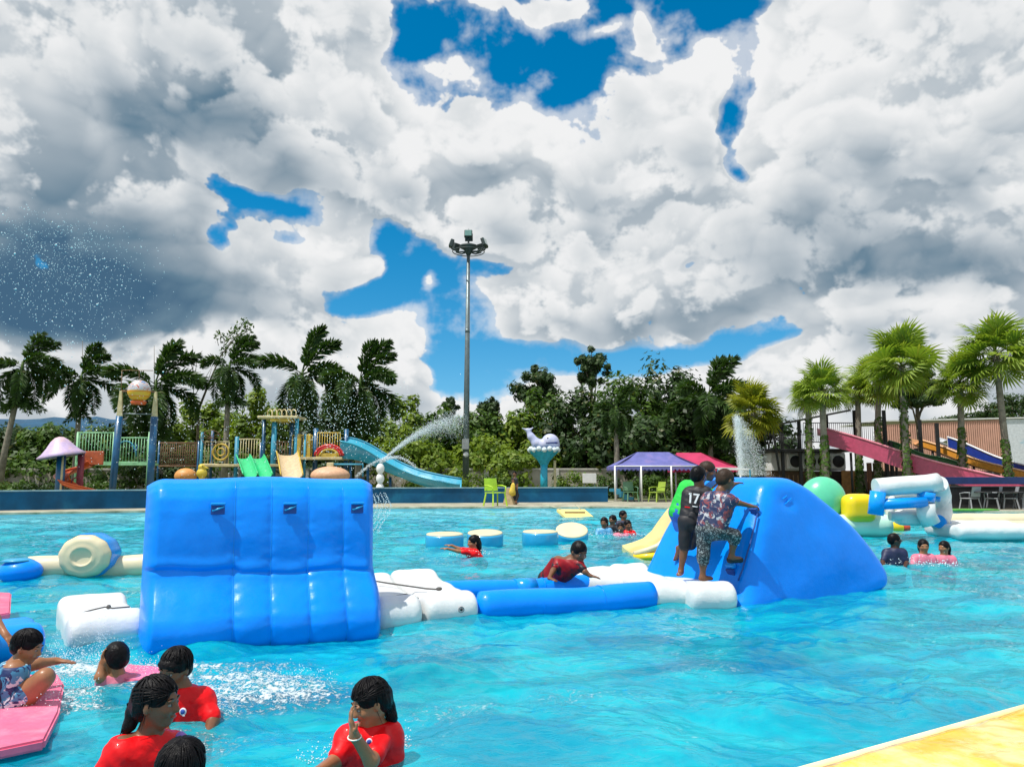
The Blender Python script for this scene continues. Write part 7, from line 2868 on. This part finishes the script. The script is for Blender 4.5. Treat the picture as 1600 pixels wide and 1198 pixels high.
# ---- girl in red, foreground right, hand over her mouth
def girl_hand():
    D = 3.95
    b0 = onz(575, 1165)
    g = Fig('girl in wet red shirt covering her mouth with one hand, lower middle', D, .0062, S_tan, Vector((at(575, 1150, D).x, D, -.35)))
    g.set(neck=(583, 1128, .02), shL=(547, 1150, -.03), shR=(606, 1143, .04), hipL=(556, 1262, .05), hipR=(600, 1262, .08),
          elL=(524, 1188, -.12), wrL=(494, 1206, -.30), elR=(580, 1188, -.20), wrR=(554, 1149, -.27))
    g.pony = (g.P(606, 1103, .05), g.P(612, 1118, .04), g.P(617, 1138, .03))
    g.torso()
    arms(g)
    g.hand(g.j['wrR'], (-.25, -.05, 1.0), (.9, .35, 0), .95, .35, side=-1, spread=.05)
    g.hand(g.j['wrL'], (-.7, -.3, -.45), (0, 0, -1), .9, .3)
    g.head(578, 1096, -.03, (-.86, -.50), .42, .93, hair='pony')
    g.finish()
    g.shirt(C_red, .78)
    w = g.j['wrR']
    MB().tube([w + Vector((.030 * cos(t), .030 * sin(t), .006 * sin(t) - .005)) for t in np.linspace(0, 2 * pi, 18)[:-1]], .0035, 6, closed=True).build('bracelet', mat('white_beads', (.7, .65, .6), rough=.3), g.o, g.base)
    crest(g.o, g.base, g.P(577, 1158, -.12), (-.15, -1, .15), (0, 0, 1), .016)


# ---- boy in red shirt behind the girls
def boy_red():
    D = 4.5
    g = Fig('boy in red shirt with a round blue badge, behind the girl in profile', D, .0066, S_brown, Vector((at(285, 1100, D).x, D, -.35)))
    g.set(neck=(283, 1072, .02), shL=(256, 1092, -.02), shR=(315, 1090, .05), hipL=(266, 1180, .05), hipR=(306, 1180, .05),
          elL=(250, 1128, -.10), wrL=(262, 1150, -.25), elR=(333, 1124, -.02), wrR=(318, 1160, -.20))
    g.torso(); arms(g)
    g.hand(g.j['wrR'], (-.4, -.5, -.5), (0, 0, -1), .9, .3)
    g.head(273, 1043, -.02, (-.30, -.95), .30, .93, roll=-.12, hair='fringe')
    g.finish()
    g.shirt(C_red, .85)
    crest(g.o, g.base, g.P(286, 1111, -.115), (-.1, -1, .1), (0, 0, 1), .020)


# ---- girl in red, profile, foreground left
def girl_profile():
    D = 3.55
    g = Fig('girl in red shirt seen from behind in profile with tied wet hair, lower left', D, .0062, S_brown, Vector((at(220, 1150, D).x, D, -.4)))
    g.set(neck=(236, 1143, .02), shL=(270, 1166, .10), shR=(192, 1170, -.06), hipL=(262, 1290, .05), hipR=(205, 1290, -.02),
          elR=(150, 1222, -.12), wrR=(120, 1262, -.05), elL=(292, 1210, .15), wrL=(310, 1250, .0))
    g.pony = (g.P(210, 1112, .02), g.P(203, 1132, .0), g.P(192, 1150, -.01))
    g.torso(.080, .092); arms(g)
    g.head(246, 1097, .0, (.92, -.05), .10, .96, hair='pony')
    g.finish()
    g.shirt(C_red, .95, r=.080, rc=.092)
    MB().ball(g.P(282, 1150, .03), (.022, .022, .022), 12, 8).build('hair_tie', mat('purple_band', (.25, .12, .45), rough=.5), g.o, g.base)


# ---- child whose crown of hair shows at the lower edge
def crown_child():
    D = 3.1
    g = Fig('wet haired child seen from behind, only the crown above the bottom edge', D, .0075, S_tan, Vector((at(285, 1200, D).x, D, -.5)))
    g.set(neck=(288, 1232, .02), shL=(245, 1262, 0), shR=(338, 1255, 0), hipL=(262, 1380, .05), hipR=(318, 1380, .05), elL=(232, 1310, -.02), wrL=(240, 1350, -.1), elR=(350, 1310, -.02), wrR=(340, 1350, -.1))
    g.torso(); arms(g)
    g.head(285, 1203, 0, (.15, 1), .15, 1.0, hair='long', eyes=False)
    g.finish()
    g.shirt(C_red, .7)


# ---- boy crouching on the pink mat
def crouching():
    D = 4.85
    g = Fig('boy crouching on the pink mat in a blue and white floral swimsuit', D, .007, S_tan, Vector((at(35, 1095, D).x, D, .03)))
    g.set(neck=(32, 1032, .02), shL=(20, 1048, .10), shR=(22, 1047, -.12), hipL=(10, 1098, .08), hipR=(12, 1100, -.10),
          knR=(70, 1058, -.12), anR=(42, 1102, -.10), knL=(66, 1060, .12), anL=(44, 1100, .10),
          elR=(-12, 1078, -.18), wrR=(2, 1108, -.16), elL=(60, 1036, .22), wrL=(88, 1032, .30))
    g.torso(.07, .085); arms(g); legs(g)
    g.hand(g.j['wrL'], (1, .2, -.1), (0, 0, -1), .85, .2)
    g.foot(g.j['anR'], (1, -.1, 0), .9); g.foot(g.j['anL'], (1, .1, 0), .9)
    g.head(43, 1010, -.02, (.95, .10), .35, .86, hair='short')
    g.finish()
    g.shirt(C_floral, 0.0, r=.07, rc=.085, name='swimsuit_top')
    g.shorts(C_floral, .45, name='swim_shorts')
    s = SDF(.008, .02)
    s.cap(g.j['shR'], g.j['elR'], .056, .048); s.cap(g.j['elR'], g.j['wrR'], .046, .034)
    sdf_obj('long_sleeve', s, C_navy, g.o, g.base)


# ---- swimmer with only the head above water
def swimmer():
    D = 5.55
    g = Fig('swimmer with only the black haired head showing below the left white pad', D, .009, S_tan, Vector((at(180, 1035, D).x, D, -.2)))
    g.set(neck=(182, 1052, .0), shL=(166, 1066, -.02), shR=(206, 1068, .05), hipL=(200, 1120, .1), hipR=(230, 1120, .15), elL=(156, 1058, -.08), wrL=(160, 1036, -.05), elR=(228, 1080, .1), wrR=(240, 1090, -.05))
    g.torso(.07, .08); arms(g)
    g.hand(g.j['wrL'], (.1, 0, 1), (1, 0, 0), .8, .3)
    g.head(180, 1027, 0, (-.75, .55), .0, .95, hair='short', eyes=False)
    g.finish(); g.shirt(C_pink, .4, r=.07, rc=.08)


# ---- boy leaning over the blue tubes
def leaning():
    D = 9.45
    g = Fig('boy in dark red and black shirt leaning over the blue side tubes on both hands', D, .011, S_brown, Vector((at(885, 905, D).x, D, .1)))
    g.set(neck=(893, 873, .0), shL=(873, 875, .10), shR=(905, 881, -.14), hipL=(852, 903, .30), hipR=(868, 908, .18),
          elL=(864, 892, -.04), wrL=(858, 903, -.16), elR=(914, 893, -.22), wrR=(922, 899, -.24), knL=(848, 925, .4), knR=(862, 930, .35))
    g.torso(.075, .095); arms(g); legs(g)
    g.hand(g.j['wrL'], (.5, -.5, -.1), (0, 0, -1), .9, .2); g.hand(g.j['wrR'], (.8, -.2, -.15), (0, 0, -1), .9, .2)
    g.head(905, 862, -.12, (.45, -.85), .45, 1.10, hair='short')
    g.finish(); g.shirt(C_dred, .65, r=.075, rc=.095); g.shorts(C_black, .9)


# ---- three boys at the pyramid
def boy_pattern():
    D = 8.75
    g = Fig('boy in printed white shirt and patterned dark trousers gripping the handle of the blue pyramid', D, .010, S_brown, Vector((at(1100, 905, D).x, D, .24)))
    g.set(neck=(1126, 766, .0), shL=(1108, 776, .10), shR=(1139, 779, -.10), hipL=(1100, 828, .06), hipR=(1122, 830, -.06),
          knL=(1099, 868, .02), anL=(1098, 898, .05), knR=(1148, 836, -.06), anR=(1143, 867, -.02),
          elR=(1153, 785, -.12), wrR=(1172, 790, -.10), elL=(1135, 768, .22), wrL=(1147, 756, .26))
    g.torso(.080, .095); arms(g); legs(g)
    g.hand(g.j['wrR'], (1, .0, -.15), (-.1, 0, -1), .95, .8); g.hand(g.j['wrL'], (.9, .3, .2), (0, 0, -1), .95, .4)
    g.foot(g.j['anL'], (.5, .2, 0)); g.foot(g.j['anR'], (.9, .3, 0))
    g.head(1134, 750, .02, (.70, .35), .30, 1.08, hair='short', hair_m=M_hairb)
    g.finish(); g.shirt(C_print, .75, r=.080, rc=.095); g.shorts(C_pants, 1.25, name='trousers', grow=.020)
    s = SDF(.012, .02)
    a = g.j['anR']; s.cap(a + Vector((-.02, 0, -.05)), a + Vector((.11, .03, -.055)), .040, .034)
    sdf_obj('shoe', s, C_black, g.o, g.base)


def boy_number():
    D = 9.1
    g = Fig('boy in black jersey with white number 17, middle of the three climbers', D, .010, S_brown, Vector((at(1068, 897, D).x, D, .24)))
    g.set(neck=(1093, 759, .0), shL=(1077, 768, .06), shR=(1104, 768, -.02), hipL=(1072, 815, .0), hipR=(1090, 816, .0),
          knL=(1070, 852, .0), anL=(1064, 890, .03), knR=(1078, 850, .16), anR=(1060, 856, .36),
          elL=(1092, 785, .22), wrL=(1112, 775, .32), elR=(1112, 784, .08), wrR=(1124, 770, .22))
    g.torso(.074, .090); arms(g); legs(g)
    g.hand(g.j['wrL'], (1, .2, .2), (0, 0, -1), .9, .4); g.hand(g.j['wrR'], (1, .2, .2), (0, 0, -1), .9, .4)
    g.foot(g.j['anL'], (-.4, -.9, 0)); g.foot(g.j['anR'], (-.2, .3, -.6))
    g.head(1092, 744, .02, (.75, .65), .15, 1.05, hair='short', eyes=False)
    g.finish(); g.shirt(C_black, .7, r=.074, rc=.090); g.shorts(C_black, .98, grow=.02)
    # number 17 on the back
    c = g.P(1084, 778, -.135)
    n = Vector((-.45, -.89, .05)).normalized(); u = Vector((.10, 0, 1)); u = (u - n * u.dot(n)).normalized(); t = u.cross(n)
    M = Matrix((t, u, n)).transposed().to_4x4()
    mw = mat('white_print', (.72, .72, .72), rough=.6)

    def stroke(x0, y0, x1, y1, w, name='digit'):
        pass
    for nm, st in (('digit_one', [(-.055, .045, -.032, .045, .018), (-.038, .053, -.038, -.055, .020)]), ('digit_seven', [(-.002, .045, .060, .045, .018), (.052, .045, .018, -.055, .020)])):
        mb = MB()
        for x0, y0, x1, y1, w in st:
            a = c + t * x0 + u * y0; b_ = c + t * x1 + u * y1
            dd = (b_ - a); L_ = dd.length
            q = Matrix((dd.normalized().cross(n), dd.normalized(), n)).transposed()
            mb.box((a + b_) / 2, (w, L_ + .008, .012), rot=q)
        mb.build(nm, mw, g.o, g.base)
    for k, (px, py) in enumerate(((1074, 792), (1086, 791))):
        MB().box(g.P(px, py, -.13), (.06, .012, .012), rot=M.to_3x3()).build('print_line', mw if k else C_red, g.o, g.base)


def boy_green():
    D = 9.75
    g = Fig('boy in bright green shirt and blue shorts, farthest of the three climbers', D, .012, S_brown, Vector((at(1068, 880, D).x, D, .24)))
    g.set(neck=(1094, 750, .0), shL=(1074, 757, .08), shR=(1090, 760, -.08), hipL=(1056, 800, .05), hipR=(1070, 802, -.05),
          knL=(1066, 838, .0), anL=(1058, 872, .1), knR=(1076, 838, .0), anR=(1072, 875, .0), elL=(1104, 768, .2), wrL=(1118, 752, .2), elR=(1108, 770, -.02), wrR=(1122, 756, 0))
    g.torso(.075, .09); arms(g); legs(g)
    g.hand(g.j['wrL'], (1, 0, .2), (0, 0, -1), .9, .4)
    g.foot(g.j['anL'], (.6, .2, 0)); g.foot(g.j['anR'], (.6, .2, 0))
    g.head(1106, 736, .0, (.8, -.3), .25, 1.08, hair='short', hair_m=M_hairb)
    g.finish(); g.shirt(C_green, 1.3, r=.085, rc=.09); g.shorts(C_blue, .9)


# ---- swimmer reaching for the drum floats
def reaching():
    D = 14.0
    g = Fig('swimmer in red shirt stretching both arms towards the leftmost drum float', D, .014, S_tan, Vector((at(738, 866, D).x, D, -.1)))
    g.set(neck=(741, 856, 0), shL=(733, 861, .12), shR=(741, 863, -.12), hipL=(752, 880, .1), hipR=(754, 882, -.1), elL=(717, 857, .15), wrL=(706, 852, .15), elR=(716, 861, -.15), wrR=(700, 857, -.15))
    g.torso(.08, .1); arms(g)
    g.hand(g.j['wrL'], (-1, 0, .1), (0, 0, -1), 1, .2); g.hand(g.j['wrR'], (-1, 0, .1), (0, 0, -1), 1, .2)
    g.head(740, 847, 0, (-.85, -.4), .1, 1.15, hair='long')
    g.finish(); g.shirt(C_red, .7, r=.08, rc=.1)


def small_bather(px, head_py, D, face, shirtm, label, hair='short', w=11, sk=None, hs=1.1, low=34, grp=None, arm=None):
    sk = sk or S_brown
    g = Fig(label, D, .0125, sk, Vector((at(px, 850, D).x, D, -.2)), grp)
    y = head_py
    k = 1200 / D
    g.set(neck=(px, y + .12 * k, 0), shL=(px - .13 * k, y + .19 * k, .02), shR=(px + .13 * k, y + .19 * k, -.02), hipL=(px - .09 * k, y + .62 * k, 0), hipR=(px + .09 * k, y + .62 * k, 0),
          elL=(px - .20 * k, y + .36 * k, -.08), wrL=(px - .15 * k, y + .45 * k, -.25), elR=(px + .20 * k, y + .36 * k, -.08), wrR=(px + .15 * k, y + .45 * k, -.25))
    if arm:
        g.set(**arm)
    g.torso(.075, .09); arms(g)
    g.head(px, y, 0, face, .1, hs, hair=hair, eyes=False)
    g.finish(); g.shirt(shirtm, .75)
    return g


girl_hand(); boy_red(); girl_profile(); crown_child(); crouching(); swimmer(); leaning()
boy_pattern(); boy_number(); boy_green(); reaching()
small_bather(944, 816, 19.0, (-.3, -.9), C_teal, 'leftmost bather of the far group, in a light blue top beside the drum floats', 'long', hs=1.15)
small_bather(957, 812, 19.6, (-.6, -.6), C_black, 'dark clothed bather second from the left in the far group', 'short')
small_bather(974, 805, 19.8, (.5, -.6), C_navy, 'tallest bather of the far group, standing behind the others', 'short')
small_bather(970, 824, 18.6, (-.2, -.9), C_pink, 'smallest bather at the front of the far group in a pale pink top', 'long', hs=1.05)
small_bather(981, 820, 19.0, (.3, -.9), C_red, 'rightmost bather of the far group in a red shirt', 'short')
g = small_bather(1398, 844, 12.6, (.9, -.1), C_navy, 'dark bather with goggles facing right, right of the blue pyramid', 'short', hs=1.0, sk=skin('skin_dark', (.07, .03, .018)))
MB().tube([g.W(.075 * cos(t), .05 + .055 * sin(t), .008) for t in np.linspace(-.2, pi + .2, 12)], .010, 6).build('goggles', M_dark, g.o, g.base)
small_bather(1443, 853, 12.8, (-.2, -.9), C_pink, 'girl with long black hair in a pink top, left of the right hand pair', 'long', sk=S_tan, hs=1.0)
small_bather(1475, 855, 12.8, (-.8, -.4), C_pink, 'girl facing left in a pink top, right of the right hand pair', 'long', sk=S_tan, hs=.95)


def walker():
    D = 35.2
    b0 = ground_at(806, D)
    g = Fig('person in a yellow wrap and dark trousers walking along the far deck', D, .02, S_brown, b0)
    k = 1200 / D
    g.set(neck=(805, 746, 0), shL=(802, 748, .1), shR=(807, 748, -.1), hipL=(803, 764, .06), hipR=(806, 764, -.06), knL=(803, 774, .05), anL=(806, 784, .05), knR=(809, 774, -.05), anR=(806, 784, -.08),
          elL=(800, 756, .15), wrL=(799, 764, .1), elR=(809, 756, -.14), wrR=(808, 765, -.2))
    g.torso(.085, .1); arms(g); legs(g)
    g.foot(g.j['anL'], (1, 0, 0)); g.foot(g.j['anR'], (1, 0, 0))
    g.head(804, 740, 0, (-.2, -.9), .1, 1.1, hair='long', eyes=False)
    g.finish(); g.shirt(C_black, .8); g.shorts(C_black, 1.6, name='trousers')
    s = SDF(.02, .03)
    s.cap(g.P(803, 758, -.02), g.P(801, 769, -.02), .13, .17)
    sdf_obj('wrap', s, C_yel, g.o, g.base)


walker()


def edge_arm():
    D = 5.9
    g = Fig('person mostly outside the left edge, a bare arm resting on the pink mat', D, .009, S_tan, Vector((at(-40, 985, D).x, D, .1)))
    g.set(neck=(-52, 960, 0), shL=(-40, 968, .1), shR=(-38, 966, -.1), hipL=(-90, 1000, .1), hipR=(-92, 1000, -.1), elR=(-8, 966, -.22), wrR=(8, 990, -.28), elL=(-20, 985, .2), wrL=(-5, 990, .1), knL=(-120, 1010, .1), knR=(-120, 1010, -.1))
    g.torso(); arms(g); legs(g)
    g.hand(g.j['wrR'], (.6, -.2, -.5), (0, 0, -1), .9, .3)
    g.head(-45, 938, 0, (.8, -.2), .3, 1.05, hair='short')
    g.finish(); g.shirt(C_black, .6)


edge_arm()


# ---------------------------------------------------------------- water in the air
def droplet_mat(name, tr=.25, c=(.80, .88, .92)):
    m = bpy.data.materials.new(name); m.use_nodes = True
    bs = m.node_tree.nodes['Principled BSDF']
    bs.inputs['Base Color'].default_value = tuple(c) + (1,)
    bs.inputs['Roughness'].default_value = .1
    bs.inputs['IOR'].default_value = 1.33
    bs.inputs['Coat Weight'].default_value = .6
    return m


M_drop = droplet_mat('water_drops')


def drops(name, P, S, label=None, cat=None, m=None, stretch=None):
    """many small octahedral drops in one mesh"""
    P = np.asarray(P, np.float32); n = len(P)
    o8 = np.array([(1, 0, 0), (-1, 0, 0), (0, 1, 0), (0, -1, 0), (0, 0, 1), (0, 0, -1)], np.float32)
    f8 = np.array([(0, 2, 4), (2, 1, 4), (1, 3, 4), (3, 0, 4), (2, 0, 5), (1, 2, 5), (3, 1, 5), (0, 3, 5)])
    sc = np.asarray(S, np.float32)[:, None, None]
    off = o8[None] * sc
    if stretch is not None:
        off = off + (o8[:, 2][None, :, None] * stretch[:, None, :])
    V = (P[:, None] + off).reshape(-1, 3)
    F = (f8[None] + (np.arange(n) * 6)[:, None, None]).reshape(-1, 3)
    ob = obj(name, mesh_np(name, V, F, [m or M_drop], True))
    tag(ob, label, cat, kind='stuff')
    return ob


R7 = np.random.default_rng(77)

# drifting shower of drops in front of the dark cloud, upper left
n = 2300
px = R7.normal(95, 75, n); py = 300 + R7.gamma(3.0, 42, n) + (px - 20) * .22
ok = (px > -40) & (px < 300) & (py < 640) & (R7.random(n) < .9)
P = [at(a, b_, y) for a, b_, y in zip(px[ok], py[ok], R7.uniform(14, 26, ok.sum()))]
S = R7.uniform(.005, .014, len(P)) * (1 + .9 * (R7.random(len(P)) < .06))
drops('drifting_spray', P, S)

# shower over the play tower
n = 1900
px = np.concatenate([R7.normal(505, 60, n // 2), R7.uniform(120, 640, n // 2)]); py = np.concatenate([R7.normal(655, 38, n // 2), R7.normal(660, 50, n // 2)])
P = [at(a, b_, y) for a, b_, y in zip(px, py, R7.uniform(30, 36, n)) if b_ < 770 and b_ > 540]
drops('tower_shower', P, R7.uniform(.007, .024, len(P)))


def jet(p0, v, T, n, spread, size, name, g=9.8, fan=None, dens=1.0):
    t = T * R7.random(n) ** .8
    P = np.array(p0)[None] + np.array(v)[None] * t[:, None]
    P[:, 2] -= .5 * g * t * t
    P += R7.normal(size=(n, 3)) * (spread * (t / T))[:, None]
    if fan is not None:
        P += np.array(fan)[None] * (R7.random(n) ** 1.2 * (t / T))[:, None]
    P = P[P[:, 2] > .02]
    drops(name, P, size * R7.uniform(.5, 1.2, len(P)))


# arc jet right of the cyan slide
q0 = at(594, 722, 38); q1 = at(722, 645, 40)
T = 1.1
v = (q1 - q0) / T; v.z += .5 * 9.8 * T * .0
t = R7.random(9000) ** .9
line = np.array(q0)[None] * (1 - t[:, None]) + np.array(q1)[None] * t[:, None]
line[:, 2] += 0.35 * np.sin(t * pi)
off = R7.normal(size=(9000, 3)) * (.02 + .20 * t ** 1.3)[:, None]
fall = np.abs(R7.normal(size=9000)) * 0.55 * t ** 2
line += off; line[:, 2] -= fall
drops('arc_jet', line, R7.uniform(.006, .015, 9000))
# lower, thinner sprays
for (a0, b0, a1, b1, sag) in ((556, 745, 620, 715, .3), (592, 724, 650, 730, .4)):
    q0, q1 = at(a0, b0, 38), at(a1, b1, 38)
    t = R7.random(700)
    L_ = np.array(q0)[None] * (1 - t[:, None]) + np.array(q1)[None] * t[:, None]
    L_[:, 2] += sag * np.sin(t * pi); L_ += R7.normal(size=L_.shape) * .04
    drops('thin_spray', L_, R7.uniform(.008, .018, 700))

# upright jet that drifts to the right
n = 14000
t = R7.random(n) ** 1.25
base = at(1157, 742, 36.5); top = at(1149, 652, 36.5)
side = R7.random(n) ** 1.5
X = np.zeros((n, 3))
c = np.array(base)[None] * (1 - t[:, None]) + np.array(top)[None] * t[:, None]
w = at(1210, 740, 36.5).x - at(1157, 740, 36.5).x
drift = side * w * (1 - t) ** .55 * 1.0 * (R7.random(n) ** .3) + np.where(t > .8, 0, 0)
core = R7.random(n) < .22
drift = np.where(core, np.abs(R7.normal(size=n)) * .05, drift)
X = c.copy(); X[:, 0] += drift; X[:, 1] += R7.normal(size=n) * .25
X[:, 2] -= np.where(core, 0, 0.0)
X += R7.normal(size=X.shape) * .03
X[:, 2] += R7.normal(size=n) * .10 * (t > .8)
drops('upright_jet', X, R7.uniform(.006, .0135, n))

# small splashes of the near swimmers: thrown drops and crumbling foam
P, S = [], []
for px, py, r, h, m in ((130, 1038, .34, .10, 900), (60, 1108, .38, .06, 800), (105, 1085, .2, .10, 500), (160, 1010, .06, .10, 150), (330, 1125, .16, .05, 300), (400, 1085, .5, .04, 700), (230, 1050, .35, .05, 500), (440, 1060, .4, .03, 300), (625, 1165, .06, .05, 90), (500, 1195, .12, .05, 160), (735, 868, .4, .05, 150), (960, 838, .9, .06, 200), (1400, 882, .35, .06, 120), (1460, 884, .4, .06, 120)):
    c = onz(px, py)
    for _ in range(m):
        a = R7.random() * 2 * pi; q = r * sqrt(R7.random())
        P.append((c.x + q * cos(a), c.y + q * sin(a) * .6, abs(R7.normal()) * h + .005)); S.append(R7.uniform(.0015, .0048) * (1 if c.y < 8 else 2.6))
drops('splash_drops', P, S)
# rivulets at the right edge of the climbing wall
P = []
for k in range(5):
    x = 572 + k * 7
    for i in range(90):
        P.append(at(x + R7.normal() * 1.2 + 10 * sin(i * .05), 770 + i * .7, 11.5))
drops('dripping_water', P, R7.uniform(.003, .009, len(P)))
